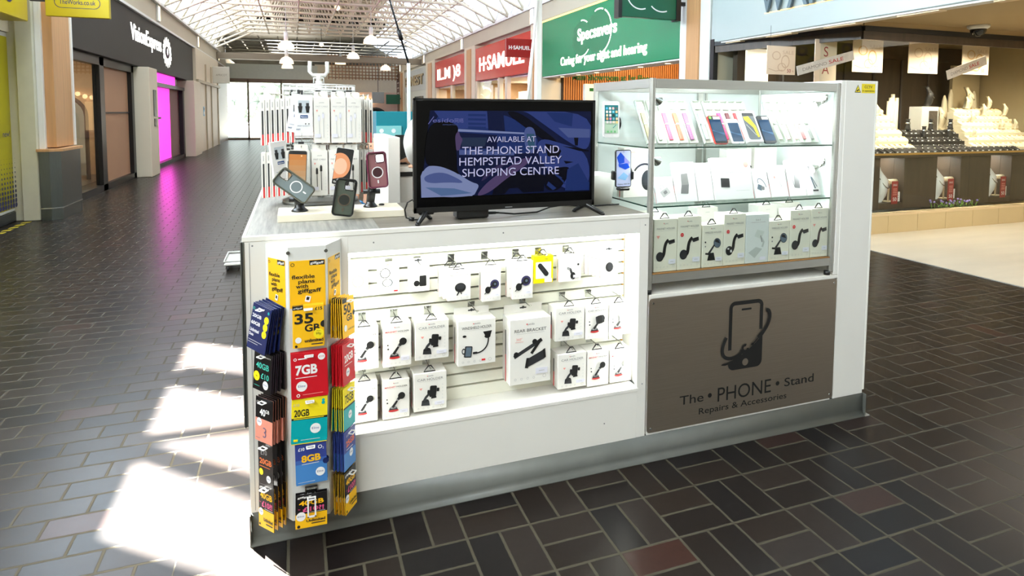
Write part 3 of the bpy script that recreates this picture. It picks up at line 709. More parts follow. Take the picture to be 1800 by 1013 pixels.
# grey fascia and beyond
GREYF = mat('pale_grey_fascia', (192, 198, 196), .4, noise=.03)
f = thing('shop_fascia', 'pale grey fascia with blocky bronze capitals beyond the red ones', 'sign')
m = MB(); m.box(5.96, 29.0, 2.55, 6.4, 35.1, 3.66, GREYF, .01); m.build('fascia_panel', f)
m = MB(); c = Cv(m, (5.95, 35.0, 2.55), -Y, Z); BRZ = mat('bronze_letters', (150, 132, 96), .4, .3, noise=.05); c.text('ERNEST', .4, .3, .5, BRZ, w=5, al='l', bold=.03, depth=.05); m.build('lettering', f)
mb = MB(); mb.box(5.98, 29, 0, 6.2, 35.1, 2.55, mat('grey_green_front', (206, 212, 202), .5, noise=.03)); mb.box(5.95, 29.8, .1, 6.0, 32, 2.25, mat('shopfront_glass_dark', (90, 92, 86), .15, noise=.1)); struct(mb, 'wall_right')
mb = MB(); mb.box(5.98, 36.62, 0, 6.2, 37.85, 3.75, FRM); struct(mb, 'wall_right')
d = MB(); d.box(5.93, 36.7, 2.3, 5.975, 37.8, 3.7, mat('directory_brown', (96, 70, 66), .5, noise=.05)); c = Cv(d, (5.93, 37.8, 2.3), -Y, Z)
for k in range(4): c.rect(.2, .25+.3*k, .9, .31+.3*k, PALE)
tag(d.build('directory_board'), 'brown directory board at the far end of the right side', 'sign')
m = MB(); m.box(5.05, 36.0, 1.9, 5.85, 36.08, 2.45, DGREEN, .01); m.box(5.84, 36.02, 2.2, 5.935, 36.06, 2.25, DGREEN); tag(m.build('projecting_sign'), 'small dark green hanging sign at the far end', 'sign')
m = MB(); m.cyl((4.65, 36.54, 2.58), (4.65, 36.54, 5.61), .015, DGREY, n=6); m.box(4.3, 36.5, 1.95, 5.0, 36.58, 2.6, mat('hanging_grey', (170, 172, 170), .5, noise=.05), .01); tag(m.build('projecting_sign'), 'small grey hanging sign beside the dark green one at the far end', 'sign')
# pale pink unit at the far end
PK = mat('pale_pink_unit', (238, 206, 190), .6, noise=.03)
mb = MB(); mb.box(1.2, 37.9, 0, 7, 38.1, 2.62, PK); mb.box(2.4, 37.85, .4, 3.6, 37.9, 1.9, glow('shop_glow_panel', (255, 214, 160), 1.2)); struct(mb, 'wall_far')
m = MB(); m.tube([(5.3, 37.5, 0), (5.3, 37.5, .5)]+[(4.6+.7*math.cos(t*.3), 37.5, .9+.7*math.sin(t*.3)) for t in range(0, 11)]+[(3.9, 37.5, .5), (3.9, 37.5, 0)], .12, INK, 8); tag(m.build('arch_sculpture'), 'black curved arch in front of the pale pink unit', 'decoration')
BULB = glow('globe_bulb', (255, 224, 170), 5)
m = MB()
for i in range(7): m.sphere((2.6+.32*i, 37.78, 2.2+.1*math.sin(i*2)), .12, BULB, 8, 6)
m.cyl((2.5, 37.88, 2.2), (4.6, 37.88, 2.2), .02, DGREY, n=5); tag(m.build('globe_light_rail'), 'row of warm globe bulbs over the pale pink unit', 'light')
# teal stall with polka dots
TEAL = mat('teal_board', (0, 128, 140), .5, noise=.03); PTEAL = mat('pale_teal', (140, 206, 204), .5, noise=.02)
st = thing('mall_stall', 'teal stall with a pale polka-dot board behind the white counter', 'stall', (1.55, 12.5, 0))
m = MB(); m.box(0, 0, 0, 2.6, 1.6, 1.49, TEAL, .01); m.build('body', st)
m = MB(); m.box(.0, -.03, .0, .50, -.002, 1.20, PTEAL, .003); c = Cv(m, (.0, -.03, 0), X, Z)
for i in range(2):
    for j in range(7): c.disc(.1+.24*i+(.12 if j % 2 else 0), .08+.17*j, .045, WHT, n=12)
m.build('polka_dot_board', st)

# ------------------------------------------------------------------ jeweller's corner
PB = mat('pale_blue_fascia', (178, 188, 186), .25, noise=.02, nscale=1)
SOF = mat('beige_soffit', (176, 152, 112), .6, noise=.03, nscale=1)
fj = thing('shop_fascia', 'pale blue-white fascia with raised grey serif capitals above the jewellery window', 'sign')
m = MB(); m.box(5.95, -3.0, 2.55, 6.1, 7.8, 4.2, PB, .01); m.box(5.97, -3, 2.53, 6.12, 7.8, 2.555, WHITE2)
for i in range(5): m.box(5.99, 3.4+.95*i, 2.515, 6.1, 3.85+.95*i, 2.532, mat('soffit_light_tile', (236, 212, 176), .4, noise=.03))
m.build('fascia_panel', fj)
m = MB(); c = Cv(m, (5.93, 6.74, 2.83), -Y, Z); GL = mat('slate_letters', (92, 110, 118), .4, .2, noise=.03)
def serif(word, x, h, adv):
    for ch in word:
        wd = adv.get(ch, .44)*h/.5*.5
        c.text(ch, x, 0, h, GL, al='l', w=wd, depth=.035, bold=.004)
        x += wd+.03
serif('WARREN', .02, .42, {'W': 1.05, 'A': .78, 'R': .68, 'E': .55, 'N': .72}); serif('JAMES', 2.45, .42, {'J': .4, 'A': .78, 'M': .85, 'E': .55, 'S': .5})
m.build('lettering', fj)
m = MB(); c = Cv(m, (5.945, 6.74, 2.8), -Y, Z); HALO = glow('halo_light', (255, 216, 150), 1.1); c.rect(.05, 0.02, 2.3, .035, HALO); m.build('halo_strip', fj)
mb = MB(); mb.box(6.1, 5.5, 2.62, 11.5, 9.0, 2.7, SOF); mb.box(6.1, -3, 2.62, 11.5, 5.5, 2.7, SOF); struct(mb, 'ceiling')
mb = MB(); mb.box(10.6, 5.3, 0, 10.8, 5.75, 2.62, mat('beige_side_wall', (206, 186, 146), .5, noise=.03), .01); mb.box(10.8, -3, 0, 11.4, 5.75, 2.62, MATS['beige_side_wall']); mb.box(10.95, 5.76, 0, 11.2, 7.5, 2.62, MATS['beige_side_wall']); mb.box(10.25, 7.15, 1.0, 10.9, 7.2, 2.3, MATS['beige_side_wall']); struct(mb, 'wall_right')
BASET = mat('sandstone_base_tile', (206, 184, 140), .4, noise=.05, nscale=2)
W0, W1, W2 = V(5.98, 7.72, 0), V(6.5, 5.65, 0), V(10.6, 5.65, 0)
mb = MB()
def run(m, a, b, z0, z1, t, mt):
    d = (b-a).normalized(); n = V(d.y, -d.x, 0)*t
    P = [a+n, b+n, b-n, a-n]; m.add([(p.x, p.y, z) for z in (z0, z1) for p in P], [(3, 2, 1, 0), (4, 5, 6, 7), (0, 1, 5, 4), (1, 2, 6, 5), (2, 3, 7, 6), (3, 0, 4, 7)], mt)
for a, b in ((W0, W1), (W1, W2)):
    L = (b-a).length; k = max(1, round(L/.5))
    for i in range(k): 
        g = (b-a)/L*.003; run(mb, a+(b-a)*(i/k)+g, a+(b-a)*((i+1)/k)-g, 0, .225, .05, BASET)
    run(mb, a, b, .222, .25, .055, mat('sill_strip', (224, 200, 158), .4, noise=.03)); run(mb, a, b, 2.50, 2.56, .04, INK); run(mb, a, b, 2.40, 2.50, .02, DARKWOOD); run(mb, a, b, 2.56, 2.64, .03, SOF)
run(mb, W0, W0+V(0, .08, 0), .2, 2.6, .04, INK); struct(mb, 'trim_8')
mb = MB()
for a, b in ((W0, W0+(W1-W0)*.55), (W0+(W1-W0)*.56, W1), (W1, W1+V(2.0, 0, 0)), (W1+V(2.01, 0, 0), W2)): run(mb, a, b, .25, 2.42, .004, SHOPGLASS)
struct(mb, 'window_5')
mb = MB(); mb.box(6.2, 7.5, 0, 11.2, 7.6, 2.62, DARKWOOD); mb.box(6.0, 7.75, 0, 6.4, 7.8, 2.6, CREAM)
for i in range(7): mb.box(6.4+.62*i, 7.46, 0, 6.9+.62*i, 7.5, 2.4, DARKWOOD, .02)
struct(mb, 'wall_right')
dk = thing('window_display_counter', 'brown display counter inside the jewellery window with lit niches below', 'counter')
m = MB(); m.box(6.75, 5.8, .93, 10.55, 7.2, .985, DARKWOOD, .004); m.box(6.75, 5.78, .965, 10.55, 5.8, .99, mat('brass_edge', (212, 170, 100), .3, .8, noise=.03)); m.build('deck', dk)
m = MB()
NX = ((7.14, 7.57), (8.18, 8.64), (9.24, 9.68))
xs = [6.75]
for a, b2 in NX: xs += [a, b2]
xs.append(10.55)
for i in range(0, len(xs), 2): m.box(xs[i], 5.85, .25, xs[i+1], 6.0, .93, DARKWOOD, .004)
for a, b2 in NX: m.box(a, 5.85, .25, b2, 6.0, .33, DARKWOOD); m.box(a, 6.3, .25, b2, 6.34, .93, mat('niche_back', (206, 200, 190), .5, noise=.03)); m.box(a-.01, 6.0, .25, a, 6.3, .93, DARKWOOD); m.box(b2, 6.0, .25, b2+.01, 6.3, .93, DARKWOOD); m.box(a, 6.0, .25, b2, 6.3, .33, DARKWOOD)
m.build('front_panels', dk)
for i, (a, b2) in enumerate(NX): area('niche_lamp', ((a+b2)/2, 6.12, .92), (.3, .15), 6, (1, .95, .85))
for x in (7.4, 8.6, 9.8): area('jewel_window_lamp', (x, 5.70, 2.39), (.9, .12), 26, (1, .86, .66), (0, .5, -1), 120)
area('entrance_soffit_lamp', (8.0, 3.0, 2.6), (2.4, 3.2), 105, (1, .92, .78)); area('window_corner_lamp', (6.45, 6.8, 2.38), (.3, .5), 14, (1, .9, .7))
# posters hanging in the window
PO = mat('poster_cream', (246, 222, 196), .5, noise=.02); POR = mat('poster_red', (170, 50, 44), .5, noise=.03); POG = mat('poster_gold', (226, 176, 110), .5, noise=.05); POF = mat('poster_faint', (222, 190, 160), .5, noise=.03)
def poster(x0, x1, z0, z1, y, lab, kind):
    m = MB(); W_, H_ = x1-x0, z1-z0; m.box(x0, y, z0, x1, y+.012, z1, PO); c = Cv(m, (x0, y, z0), X, Z)
    if kind == 'S':
        for i, ch in enumerate('SALE'): c.text(ch, W_/2, H_*(.77-.235*i), H_*.14, POR)
    else:
        c.text('SALE', W_*.74, H_*.72, H_*.13, POF, w=W_*.4); c.text('50', W_*.78, H_*.08, H_*.13, POR, bold=.005); c.text('%', W_*.92, H_*.1, H_*.06, POR)
        mt = POG if kind == 'g' else POF
        for q in range(3): c.ring(W_*(.32+.22*q*(q % 2)+.1*q), H_*(.66-.2*q), W_*.12, W_*.15, mt, k=1.25 if q % 2 else .8)
        c.stroke([(W_*.05, H_*.2), (W_*.3, H_*.12), (W_*.55, H_*.16)], .01, mt)
    for xx in (x0+.05, x1-.05): m.cyl((xx, y+.006, z1), (xx, y+.006, 2.6), .002, INK, n=4)
    o = m.build('sale_poster'); tag(o, lab, 'poster', 'sale posters in the jewellery window'); return o
poster(5.62, 6.07, 1.99, 2.35, 6.25, 'sale poster at the left corner of the jewellery window, behind a grey banner end', 'f')
poster(6.29, 6.65, 1.5, 2.45, 6.15, 'tall narrow poster with red letters one under another', 'S')
poster(6.93, 7.46, 2.05, 2.48, 6.15, 'sale poster with gold rings right of the tall narrow poster', 'g')
poster(7.94, 8.50, 2.06, 2.485, 6.15, 'pale sale poster second from the right in the jewellery window', 'f')
poster(8.99, 9.54, 2.07, 2.495, 6.15, 'rightmost sale poster with a gold chain in the jewellery window', 'g')
ib = MB(); ib.box(6.12, 7.2, 1.4, 6.5, 7.24, 2.42, glow('lit_cream_panel', (255, 240, 214), .8)); tag(ib.build('lit_display_panel'), 'glowing cream panel in the corner of the jewellery window', 'panel')
BAN = mat('silver_banner', (196, 188, 178), .4, noise=.1, nscale=14)
def banner(ax, az, bx, bz, y, h, lab):
    L = math.hypot(bx-ax, bz-az); m = MB(); m.box(0, -.004, -h/2, L, .004, h/2, BAN); c = Cv(m, (0, -.004, 0), X, Z)
    c.text('DIAMOND', L*.3, -h*.2, h*.36, mat('banner_grey', (120, 112, 104), .5, noise=.05), w=L*.42); c.text('SALE', L*.68, -h*.2, h*.4, POR, w=L*.26, bold=.012)
    o = m.build('sale_banner'); o.location = (ax, y, az); o.rotation_euler = (0, -math.atan2(bz-az, bx-ax), 0); tag(o, lab, 'banner', 'diagonal banners on the jewellery window')
banner(5.50, 1.99, 6.35, 2.20, 5.63, .11, 'grey diagonal banner overlapping the tall narrow poster')
banner(7.96, 2.0, 8.68, 2.22, 5.63, .12, 'grey diagonal banner overlapping the rightmost sale poster')
cc = thing('dome_camera', 'white and black dome security camera under the beige soffit', 'camera', (8.15, 5.40, 2.62))
m = MB(); m.lathe((0, 0, 0), [(.12, 0), (.12, -.03), (.09, -.05)], WHITE2); m.build('base', cc)
m = MB(); m.lathe((0, 0, 0), [(.09, -.045), (.085, -.08), (.06, -.12), (.025, -.14), (.002, -.143)], GLOSSB); m.build('dome', cc)
# jewellery displays
IV = mat('ivory_display', (240, 224, 188), .5, noise=.05); BV = mat('black_velvet', (30, 27, 25), .6, noise=.2)
GOLD = mat('gold', (222, 176, 92), .25, 1, noise=.03); SILV = mat('silver', (216, 216, 214), .2, 1, noise=.03)
def bust_mesh(mt):
    m = MB()
    prof = [(-.02, .0, .05, .04), (0, .06, .07, .05), (.015, .13, .085, .05), (.02, .19, .08, .04), (.0, .235, .045, .03), (-.02, .27, .03, .028), (-.03, .30, .034, .03)]
    n = 14; P = []
    for dy, z, rx, ry in prof:
        for j in range(n):
            t = 2*PI*j/n; P.append((rx*math.cos(t), -dy-ry*math.sin(t), z))
    F = [(i*n+j, i*n+(j+1) % n, (i+1)*n+(j+1) % n, (i+1)*n+j) for i in range(len(prof)-1) for j in range(n)]+[tuple(range(n)), tuple(reversed(range((len(prof)-1)*n, len(prof)*n)))]
    F = [tuple(reversed(f)) for f in F]
    m.add(P, F, mt, [True]*(len(F)-2)+[False]*2)
    return m
def necklace(m, mt):
    m.tube([(.066*math.cos(t), -.022-.048*math.sin(t), .21-.085*math.sin(t)) for t in [PI*i/10 for i in range(11)]], .004, mt, 5)
busts = []
def bust(x, y, z, mt, s, lab, grp, rz=0, col=SILV):
    o = bust_mesh(mt).build('necklace_bust'); o.location = (x, y, z); o.scale = (s, s, s); o.rotation_euler = (0, 0, rz)
    m = MB(); necklace(m, col); m.build('necklace', o); tag(o, lab, 'necklace bust', grp); return o
G_ = 'necklace busts in the jewellery window'
DKZ = .9855
RISE = thing('riser_block', 'grey-white riser block in the middle of the jewellery window', 'display block', (8.64, 6.42, DKZ))
m = MB(); m.box(-.17, -.1, 0, .17, .1, .62, mat('riser_grey', (206, 200, 188), .5, noise=.03), .006); c = Cv(m, (-.17, -.1, 0), X, Z); c.rect(.14, .28, .32, .56, mat('photo_dark', (70, 62, 54), .5, noise=.4, nscale=30)); m.build('block', RISE)
bust(8.72, 6.42, DKZ+.62, BV, 1.0, 'black necklace bust on top of the grey-white riser block', G_, .5)
BST = ((8.40, 1.36, 'black necklace bust left of the riser block', 'black pedestal under the black bust left of the riser block', BV, .9), (9.14, 1.36, 'black necklace bust just right of the riser block', 'black pedestal under the black bust right of the riser block', BV, .95), (9.42, 1.28, 'lower ivory necklace bust right of the black ones', 'ivory pedestal under the lower ivory bust', IV, 1.1), (10.0, 1.58, 'tallest ivory necklace bust among the tusk-shaped stands', 'tall ivory pedestal under the tallest bust', IV, 1.15), (10.36, 1.36, 'ivory necklace bust at the right end of the window', 'ivory pedestal at the right end of the window', IV, .9))
for x, z, l1, l2, mt_, s_ in BST:
    bust(x, 6.72, z, mt_, s_, l1, G_, .4)
    m = MB(); m.box(-.08, -.07, 0, .08, .07, z-DKZ, mt_, .005); o = m.build('pedestal'); o.location = (x, 6.72, DKZ); tag(o, l2, 'pedestal', 'pedestals in the jewellery window')
labs = ['ivory tusk-shaped stand at the left end beside the white end panel', 'shorter ivory tusk-shaped stand at the left end', 'first of the two ivory tusk stands left of the tallest bust', 'second and taller ivory tusk stand left of the tallest bust', 'ivory tusk stand just right of the tallest bust', 'rightmost ivory tusk stand in the window']
for i, (x, h) in enumerate(((8.16, .78), (8.02, .6), (9.84, .62), (9.98, .72), (10.38, .62), (10.52, .7))):
    m = MB(); m.lathe((0, 0, 0), [(.06, 0), (.065, .3*h), (.06, .65*h), (.042, .88*h), (.014, h)], IV, 14, sy=.6); o = m.build('tusk_stand'); o.location = (x, 6.98, 1.08 if i < 2 else 1.18); tag(o, labs[i], 'jewellery stand', 'tusk stands in the jewellery window')
    m = MB(); m.box(-.045, -.06, DKZ-(1.08 if i < 2 else 1.18), .045, .06, 0, IV); m.build('base', o)
m = MB()
for k in range(5): m.cyl((-.08+.04*k, 0, 0), (-.08+.04*k, 0, .70+.05*(k % 3)), .025, IV, n=8)
o = m.build('bangle_stand'); o.location = (8.24, 6.6, .9855); tag(o, 'ivory ribbed bangle stand left of the black busts', 'jewellery stand')
# ring and earring pads: individual blocks
def padm(mt, met):
    m = MB(); m.prism((-.045, 0, 0), Y, Z, [(-.04, 0), (.04, 0), (.04, .055), (-.03, .018)], -.09, mt)
    m.lathe((0, -.012, .045), [(.012, 0), (.016, .004), (.012, .008)], met, 8); m.box(-.035, -.043, .004, -.005, -.041, .016, WHT)
    return m
pads = {'b': padm(BV, SILV).build('ring_pad'), 'i': padm(IV, GOLD).build('ring_pad')}
tag(pads['b'], 'small black velvet ring pad on the jewellery window counter', 'ring pad', 'black ring pads'); tag(pads['i'], 'small ivory ring pad on the jewellery window tiers', 'ring pad', 'ivory ring pads')
rnd = random.Random(5); used = {'b': 0, 'i': 0}
def put(kind, x, y, z, s=1.0):
    o = pads[kind] if not used[kind] else dup(pads[kind]); used[kind] += 1
    o.location = (x, y, z); o.rotation_euler = (0, 0, rnd.uniform(-.3, .3)); o.scale = (s, s, s)
tiers = MB()
for k in range(6): tiers.box(7.0, 5.98+.1*k, DKZ, 7.92, 6.08+.1*k, 1.03+.1*k, IV, .004)
tag(tiers.build('display_steps'), 'ivory stepped riser at the left end of the jewellery window', 'riser')
t2 = MB()
for k in range(6): t2.box(9.05+.06*k, 5.98+.1*k, DKZ, 10.5, 6.08+.1*k, 1.03+.1*k, IV, .004)
tag(t2.build('display_steps'), 'ivory stepped riser at the right end of the jewellery window', 'riser')
t3 = MB()
for k in range(3): t3.box(7.93, 5.99+.09*k, DKZ, 9.03, 6.08+.09*k, 1.02+.1*k, BV, .004)
tag(t3.build('display_steps'), 'black stepped riser in the middle of the jewellery window', 'riser')
for k in range(6):
    for i in range(7): put('i', 7.28+.1*i, 6.03+.1*k, 1.031+.1*k, 1.1)
    for i in range(12): put('i', 9.14+.06*k+.11*i-(.06*k*i/12), 6.03+.1*k, 1.031+.1*k, 1.1)
for i in range(24): put('b', 7.08+.118*i, 5.89, DKZ+.001, 1.15)
for k in range(3):
    for i in range(10): put('b', 8.0+.104*i, 6.03+.09*k, 1.021+.1*k, 1.0)
sb = None
for i, (x, k, sc_) in enumerate(((7.42, 5, .5), (7.75, 4, .5), (9.72, 5, .62), (9.95, 4, .6), (10.2, 5, .66), (10.42, 4, .62), (9.55, 3, .55), (10.05, 2, .5), (10.35, 2, .5), (9.3, 1, .45))):
    o = bust(x, 6.045+.1*k, 1.075+.1*k, IV, sc_, 'small ivory necklace bust standing among the ring pads on the stepped risers', 'small busts on the stepped risers', .3) if sb is None else dup(sb)
    sb = sb or o; o.location = (x, 6.04+.1*k, 1.085+.1*k); o.scale = (sc_,)*3
for i, (x, k) in enumerate(((8.1, 2), (8.3, 1), (8.55, 2), (8.8, 1), (8.95, 2))):
    m = MB(); m.lathe((0, 0, 0), [(.045, 0), (.03, .05), (.022, .15), (.03, .17)], BV, 12); m.lathe((0, 0, 0), [(.031, .10), (.034, .11), (.031, .12)], SILV, 12, caps=False); o = m.build('ring_cone'); o.location = (x, 6.06+.09*k, 1.06+.1*k); tag(o, 'black cone with a silver band among the black ring pads', 'ring cone', 'black cones in the jewellery window')
# niches: bust, roll, tags
for i, (a, b2) in enumerate(NX):
    nm = ('left', 'middle', 'right')[i]
    bust(a+.14, 5.965, .331, WHT, 1.55, 'white necklace bust in the %s lit niche under the counter' % nm, 'busts in the lit niches', .35)
    r = MB(); r.cyl((-.02, 0, 0), (.15, 0, 0), .032, IV, n=12); r.cyl((0, 0, -.27), (0, 0, 0), .012, IV, n=8); r.box(-.05, -.04, -.27, .08, .04, -.26, IV)
    o = r.build('bracelet_roll'); o.location = (a+.30, 5.96, .60); tag(o, 'ivory bracelet roll in the %s lit niche' % nm, 'bracelet roll', 'bracelet rolls in the niches')
    t = MB(); t.box(-.055, -.003, -.3, .055, .003, 0, mat('sale_tag_red', (150, 44, 40), .5, noise=.05)); c = Cv(t, (-.055, -.003, -.3), X, Z); c.text('50', .055, .04, .05, WHT); c.text('SALE', .055, .24, .025, WHT)
    for q in range(4): c.rect(.02, .12+.025*q, .09, .128+.025*q, PINKP)
    o = t.build('sale_tag'); o.location = (a+.25, 5.83, .62); tag(o, 'red hanging sale tag in the %s lit niche' % nm, 'tag', 'red tags in the niches')
    t = MB(); t.box(-.05, -.003, -.13, .05, .003, 0, WHT); c = Cv(t, (-.05, -.003, -.13), X, Z); c.rect(.02, .08, .08, .085, MGREY); c.rect(.02, .05, .08, .055, MGREY); t.cyl((0, 0, 0), (0, 0, .12), .002, WHT, n=4)
    o = t.build('price_tag'); o.location = (a+.37, 5.89, .47); tag(o, 'white price tag hanging under the roll in the %s lit niche' % nm, 'tag', 'white tags in the niches')
fl = thing('flower_spray', 'spray of green stems and lilac flowers on the window sill', 'flowers', (8.4, 5.72, .25))
GRN = mat('leaf_green', (110, 150, 60), .6, noise=.2); LIL = mat('lilac_flower', (150, 130, 200), .6, noise=.1)
m = MB(); m2 = MB()
for i in range(40):
    x = rnd.uniform(-.42, .42); y = rnd.uniform(-.0, .06); x2 = x+rnd.uniform(-.1, .1); z2 = rnd.uniform(.03, .1)
    m.cyl((x, y, 0), (x2, y, z2), .006, GRN, r1=.002, n=5)
    if i % 2: m2.sphere((x2, y, z2+.008), .014, LIL, 7, 5)
m.build('stems', fl); m2.build('blossoms', fl)

# ------------------------------------------------------------------ pendants, cables, pole
pend = thing('pendant_lamp', 'x', 'pendant lamp')
m = MB(); m.lathe((0, 0, 0), [(.27, -.2), (.25, -.08), (.17, .02), (.09, .06), (.08, .07)], glow('lit_pendant_shade', (255, 236, 205), 1.4), 18, caps=False); m.build('shade', pend)
m = MB(); m.sphere((0, 0, -.1), .09, glow('pendant_bulb', (255, 240, 210), 8), 10, 6); m.build('bulb', pend)
PL = (((-.21, 22, 3.75), 'nearest and highest of the pendant lamps in the left row'), ((-.24, 26, 3.55), 'second pendant lamp in the left row'), ((-.27, 32, 3.75), 'third small pendant lamp in the left row, seen below the second'), ((2.58, 22, 4.05), 'largest pendant lamp in the right row'), ((2.5, 28, 4.0), 'second pendant lamp in the right row'), ((2.3, 33, 4.1), 'third small pendant lamp in the right row'), ((4.6, 33, 3.85), 'pendant lamp near the brown trellis'))
stems = []
for i, (p, lab) in enumerate(PL):
    o = pend if i == 0 else dup(pend); o.location = p
    o['label'] = lab; o['group'] = 'white pendant lamps under the roof'
    stems.append((o, p))
for o, p in stems:
    m = MB(); m.cyl((0, 0, .06), (0, 0, .36), .07, WHITE2, n=10); m.cyl((0, 0, .36), (0, 0, (6.0 if p[1] < 30 else 5.6)-p[2]), .012, WHITE2, n=6); m.build('stem', o)
for i, (x, y, z) in enumerate(((1.46, 22, 5.0), (1.17, 28, 4.35))):
    m = MB(); m.sphere((0, 0, 0), .09, BULB, 10, 6); m.cyl((0, 0, .08), (0, 0, 6.0-z), .012, DGREY, n=6); o = m.build('bulb_lamp'); o.location = (x, y, z); tag(o, ['bare glowing bulb hanging high under the roof', 'bare glowing bulb hanging farther and lower under the roof'][i], 'lamp')
m = MB(); pts = [(1.02, 11.6, 6.0), (1.50, 11.7, 4.3), (1.81, 11.8, 3.32), (2.10, 11.9, 2.41)]
m.tube(pts, .018, INK, 6); m.cyl((1.90, 11.83, 3.04), (1.96, 11.85, 2.85), .04, INK, n=8); tag(m.build('power_cable'), 'black power cable slanting down from the roof to a white pole', 'cable')
m = MB(); m.box(2.07, 11.87, 0, 2.13, 11.93, 2.42, WHITE2, .005); tag(m.build('service_pole'), 'slim white pole at the end of the slanting black cable', 'pole')
sp_ = thing('service_pole', 'tall white pole with looped white cable behind the television', 'pole', (1.45, 3.60, 0))
m = MB(); m.box(-.018, -.018, 0, .018, .018, 6.0, WHITE2, .003); m.build('post', sp_)
m = MB(); m.tube([(-.02, -.03, 4.5), (-.02, -.035, 2.6), (-.03, -.03, 2.1), (-.06, -.03, 1.75), (-.09, -.03, 1.5)], .009, WHITE2, 6); m.tube([(.0, -.03, 2.4), (-.045, -.03, 1.95), (-.075, -.03, 1.7), (-.06, -.03, 1.45)], .007, WHITE2, 6); m.build('cable', sp_)
# ================================================================== THE KIOSK
FY = 2.205
LAM = WHITE
GRAINX = mat('grey_brown_woodgrain_top', (112, 106, 97), .4, noise=.34, nscale=5, stretch=(1.0, 16, 1))
GRAIN = mat('grey_woodgrain_top', (140, 139, 134), .4, noise=.36, nscale=5, stretch=(16, 1.0, 1))
EDGEW = mat('white_edge_band', (240, 238, 230), .4, noise=.01)
LEDB = glow('cool_led_strip', (248, 255, 244), 9)
# counter with the lit slatwall recess
kc = thing('kiosk_counter', 'white counter of the kiosk with a lit slatwall recess in its front', 'counter', (0, 0, 0))
OX0, OX1, OZ0, OZ1 = .172, 1.352, .33, .997
m = MB(); x0, x1, z0, z1 = -.165, 1.396, .112, 1.0592
m.box(x0, FY, z0, OX0, FY+.02, z1, LAM, .001); m.box(OX1, FY, z0, x1, FY+.02, z1, LAM, .001); m.box(OX0, FY, OZ1, OX1, FY+.02, z1, LAM); m.box(OX0, FY, z0, OX1, FY+.02, OZ0-.012, LAM)
for sx, sz in ((-.14, 1.045), (.04, 1.03), (.26, 1.03), (.75, 1.035), (1.378, 1.03), (1.378, .345), (1.2, .2)):
    m.cyl((sx, FY-.001, sz), (sx, FY+.002, sz), .003, MGREY, n=8)
m.box(-.150, FY-.0006, .12, -.1485, FY, 1.055, MGREY)
m.build('front_panel', kc)
m = MB(); m.box(x0, FY+.02, .112, x0+.02, 3.53, 1.0592, LAM); m.box(x0, 3.51, .112, .285, 3.53, 1.0592, LAM); m.box(.265, 2.815, .112, .285, 3.51, 1.0592, LAM); m.box(.265, 2.795, .112, 1.39, 2.815, 1.0592, LAM); m.build('side_panel', kc)
m = MB(); m.box(OX0-.012, FY-.002, OZ0-.014, OX1+.008, 2.385, OZ0, LAM, .001); m.box(OX0-.01, FY+.02, OZ1, OX1+.02, 2.385, OZ1+.012, LAM); m.box(OX0-.012, FY+.02, OZ0, OX0-.002, 2.385, OZ1, LAM); m.box(OX1+.018, FY+.02, OZ0, OX1+.03, 2.385, OZ1, LAM); m.build('recess_lining', kc)
m = MB(); SLW = mat('slatwall_white', (240, 240, 226), .4, noise=.015); SGAP = mat('slatwall_groove', (150, 150, 138), .45, .3, noise=.05)
m.box(.162, 2.372, .33, 1.37, 2.385, 1.0, SGAP)
zs = [.94-.0506*k for k in range(13)]
prev = 1.0
for zz in zs:
    if zz < .36: break
    m.box(.162, 2.355, zz+.004, 1.366, 2.373, prev, SLW, .001); prev = zz-.004
m.box(.162, 2.355, .33, 1.366, 2.373, prev, SLW, .001)
for zz in zs:
    if zz > .36: m.box(1.362, 2.356, zz-.004, 1.366, 2.372, zz+.004, mat('brass_insert', (190, 140, 50), .4, .6, noise=.05))
m.build('slatwall', kc)
m = MB(); m.box(OX0, FY+.021, OZ1-.008, OX1, FY+.033, OZ1-.001, LEDB); m.box(OX0-.002, FY+.021, OZ0+.03, OX0+.008, FY+.033, OZ1-.01, LEDB); m.box(OX1+.008, FY+.021, OZ0+.03, OX1+.017, FY+.033, OZ1-.01, LEDB); m.build('led_strip', kc)
m = MB(); m.box(-.178, FY-.004, .42, -.166, FY+.03, 1.06, mat('dark_edge_trim', (110, 114, 110), .35, .6, noise=.05), .002); m.box(-.174, FY-.006, .42, -.171, FY-.003, 1.06, INK); m.build('corner_trim', kc)
area('recess_led_top', (.76, FY+.03, OZ1-.012), (1.16, .012), 3.4, (.97, 1, .94), (0, .45, -1))
area('recess_led_left', (OX0+.012, FY+.03, .66), (.012, .6), 1.3, (.97, 1, .94), (1, .5, 0)); area('recess_led_right', (OX1+.006, FY+.03, .66), (.012, .6), 2.0, (.97, 1, .94), (-1, .5, 0))
# worktop
wt = thing('worktop', 'grey woodgrain counter top with a white front edge', 'worktop')
m = MB(); m.box(-.160, 2.218, 1.0600, .284, 3.53, 1.077, GRAIN); m.build('top', wt)
m = MB(); m.box(.2848, 2.218, 1.0600, 1.39, 2.82, 1.077, GRAINX); m.build('top', wt)
m = MB(); m.box(-.172, 2.203, 1.0595, 1.396, 2.218, 1.0775, EDGEW, .0015); m.box(-.172, 2.218, 1.059, -.160, 3.54, 1.0775, EDGEW, .0015); m.box(-.16, 3.53, 1.059, .285, 3.54, 1.0775, EDGEW); m.build('edge_band', wt)
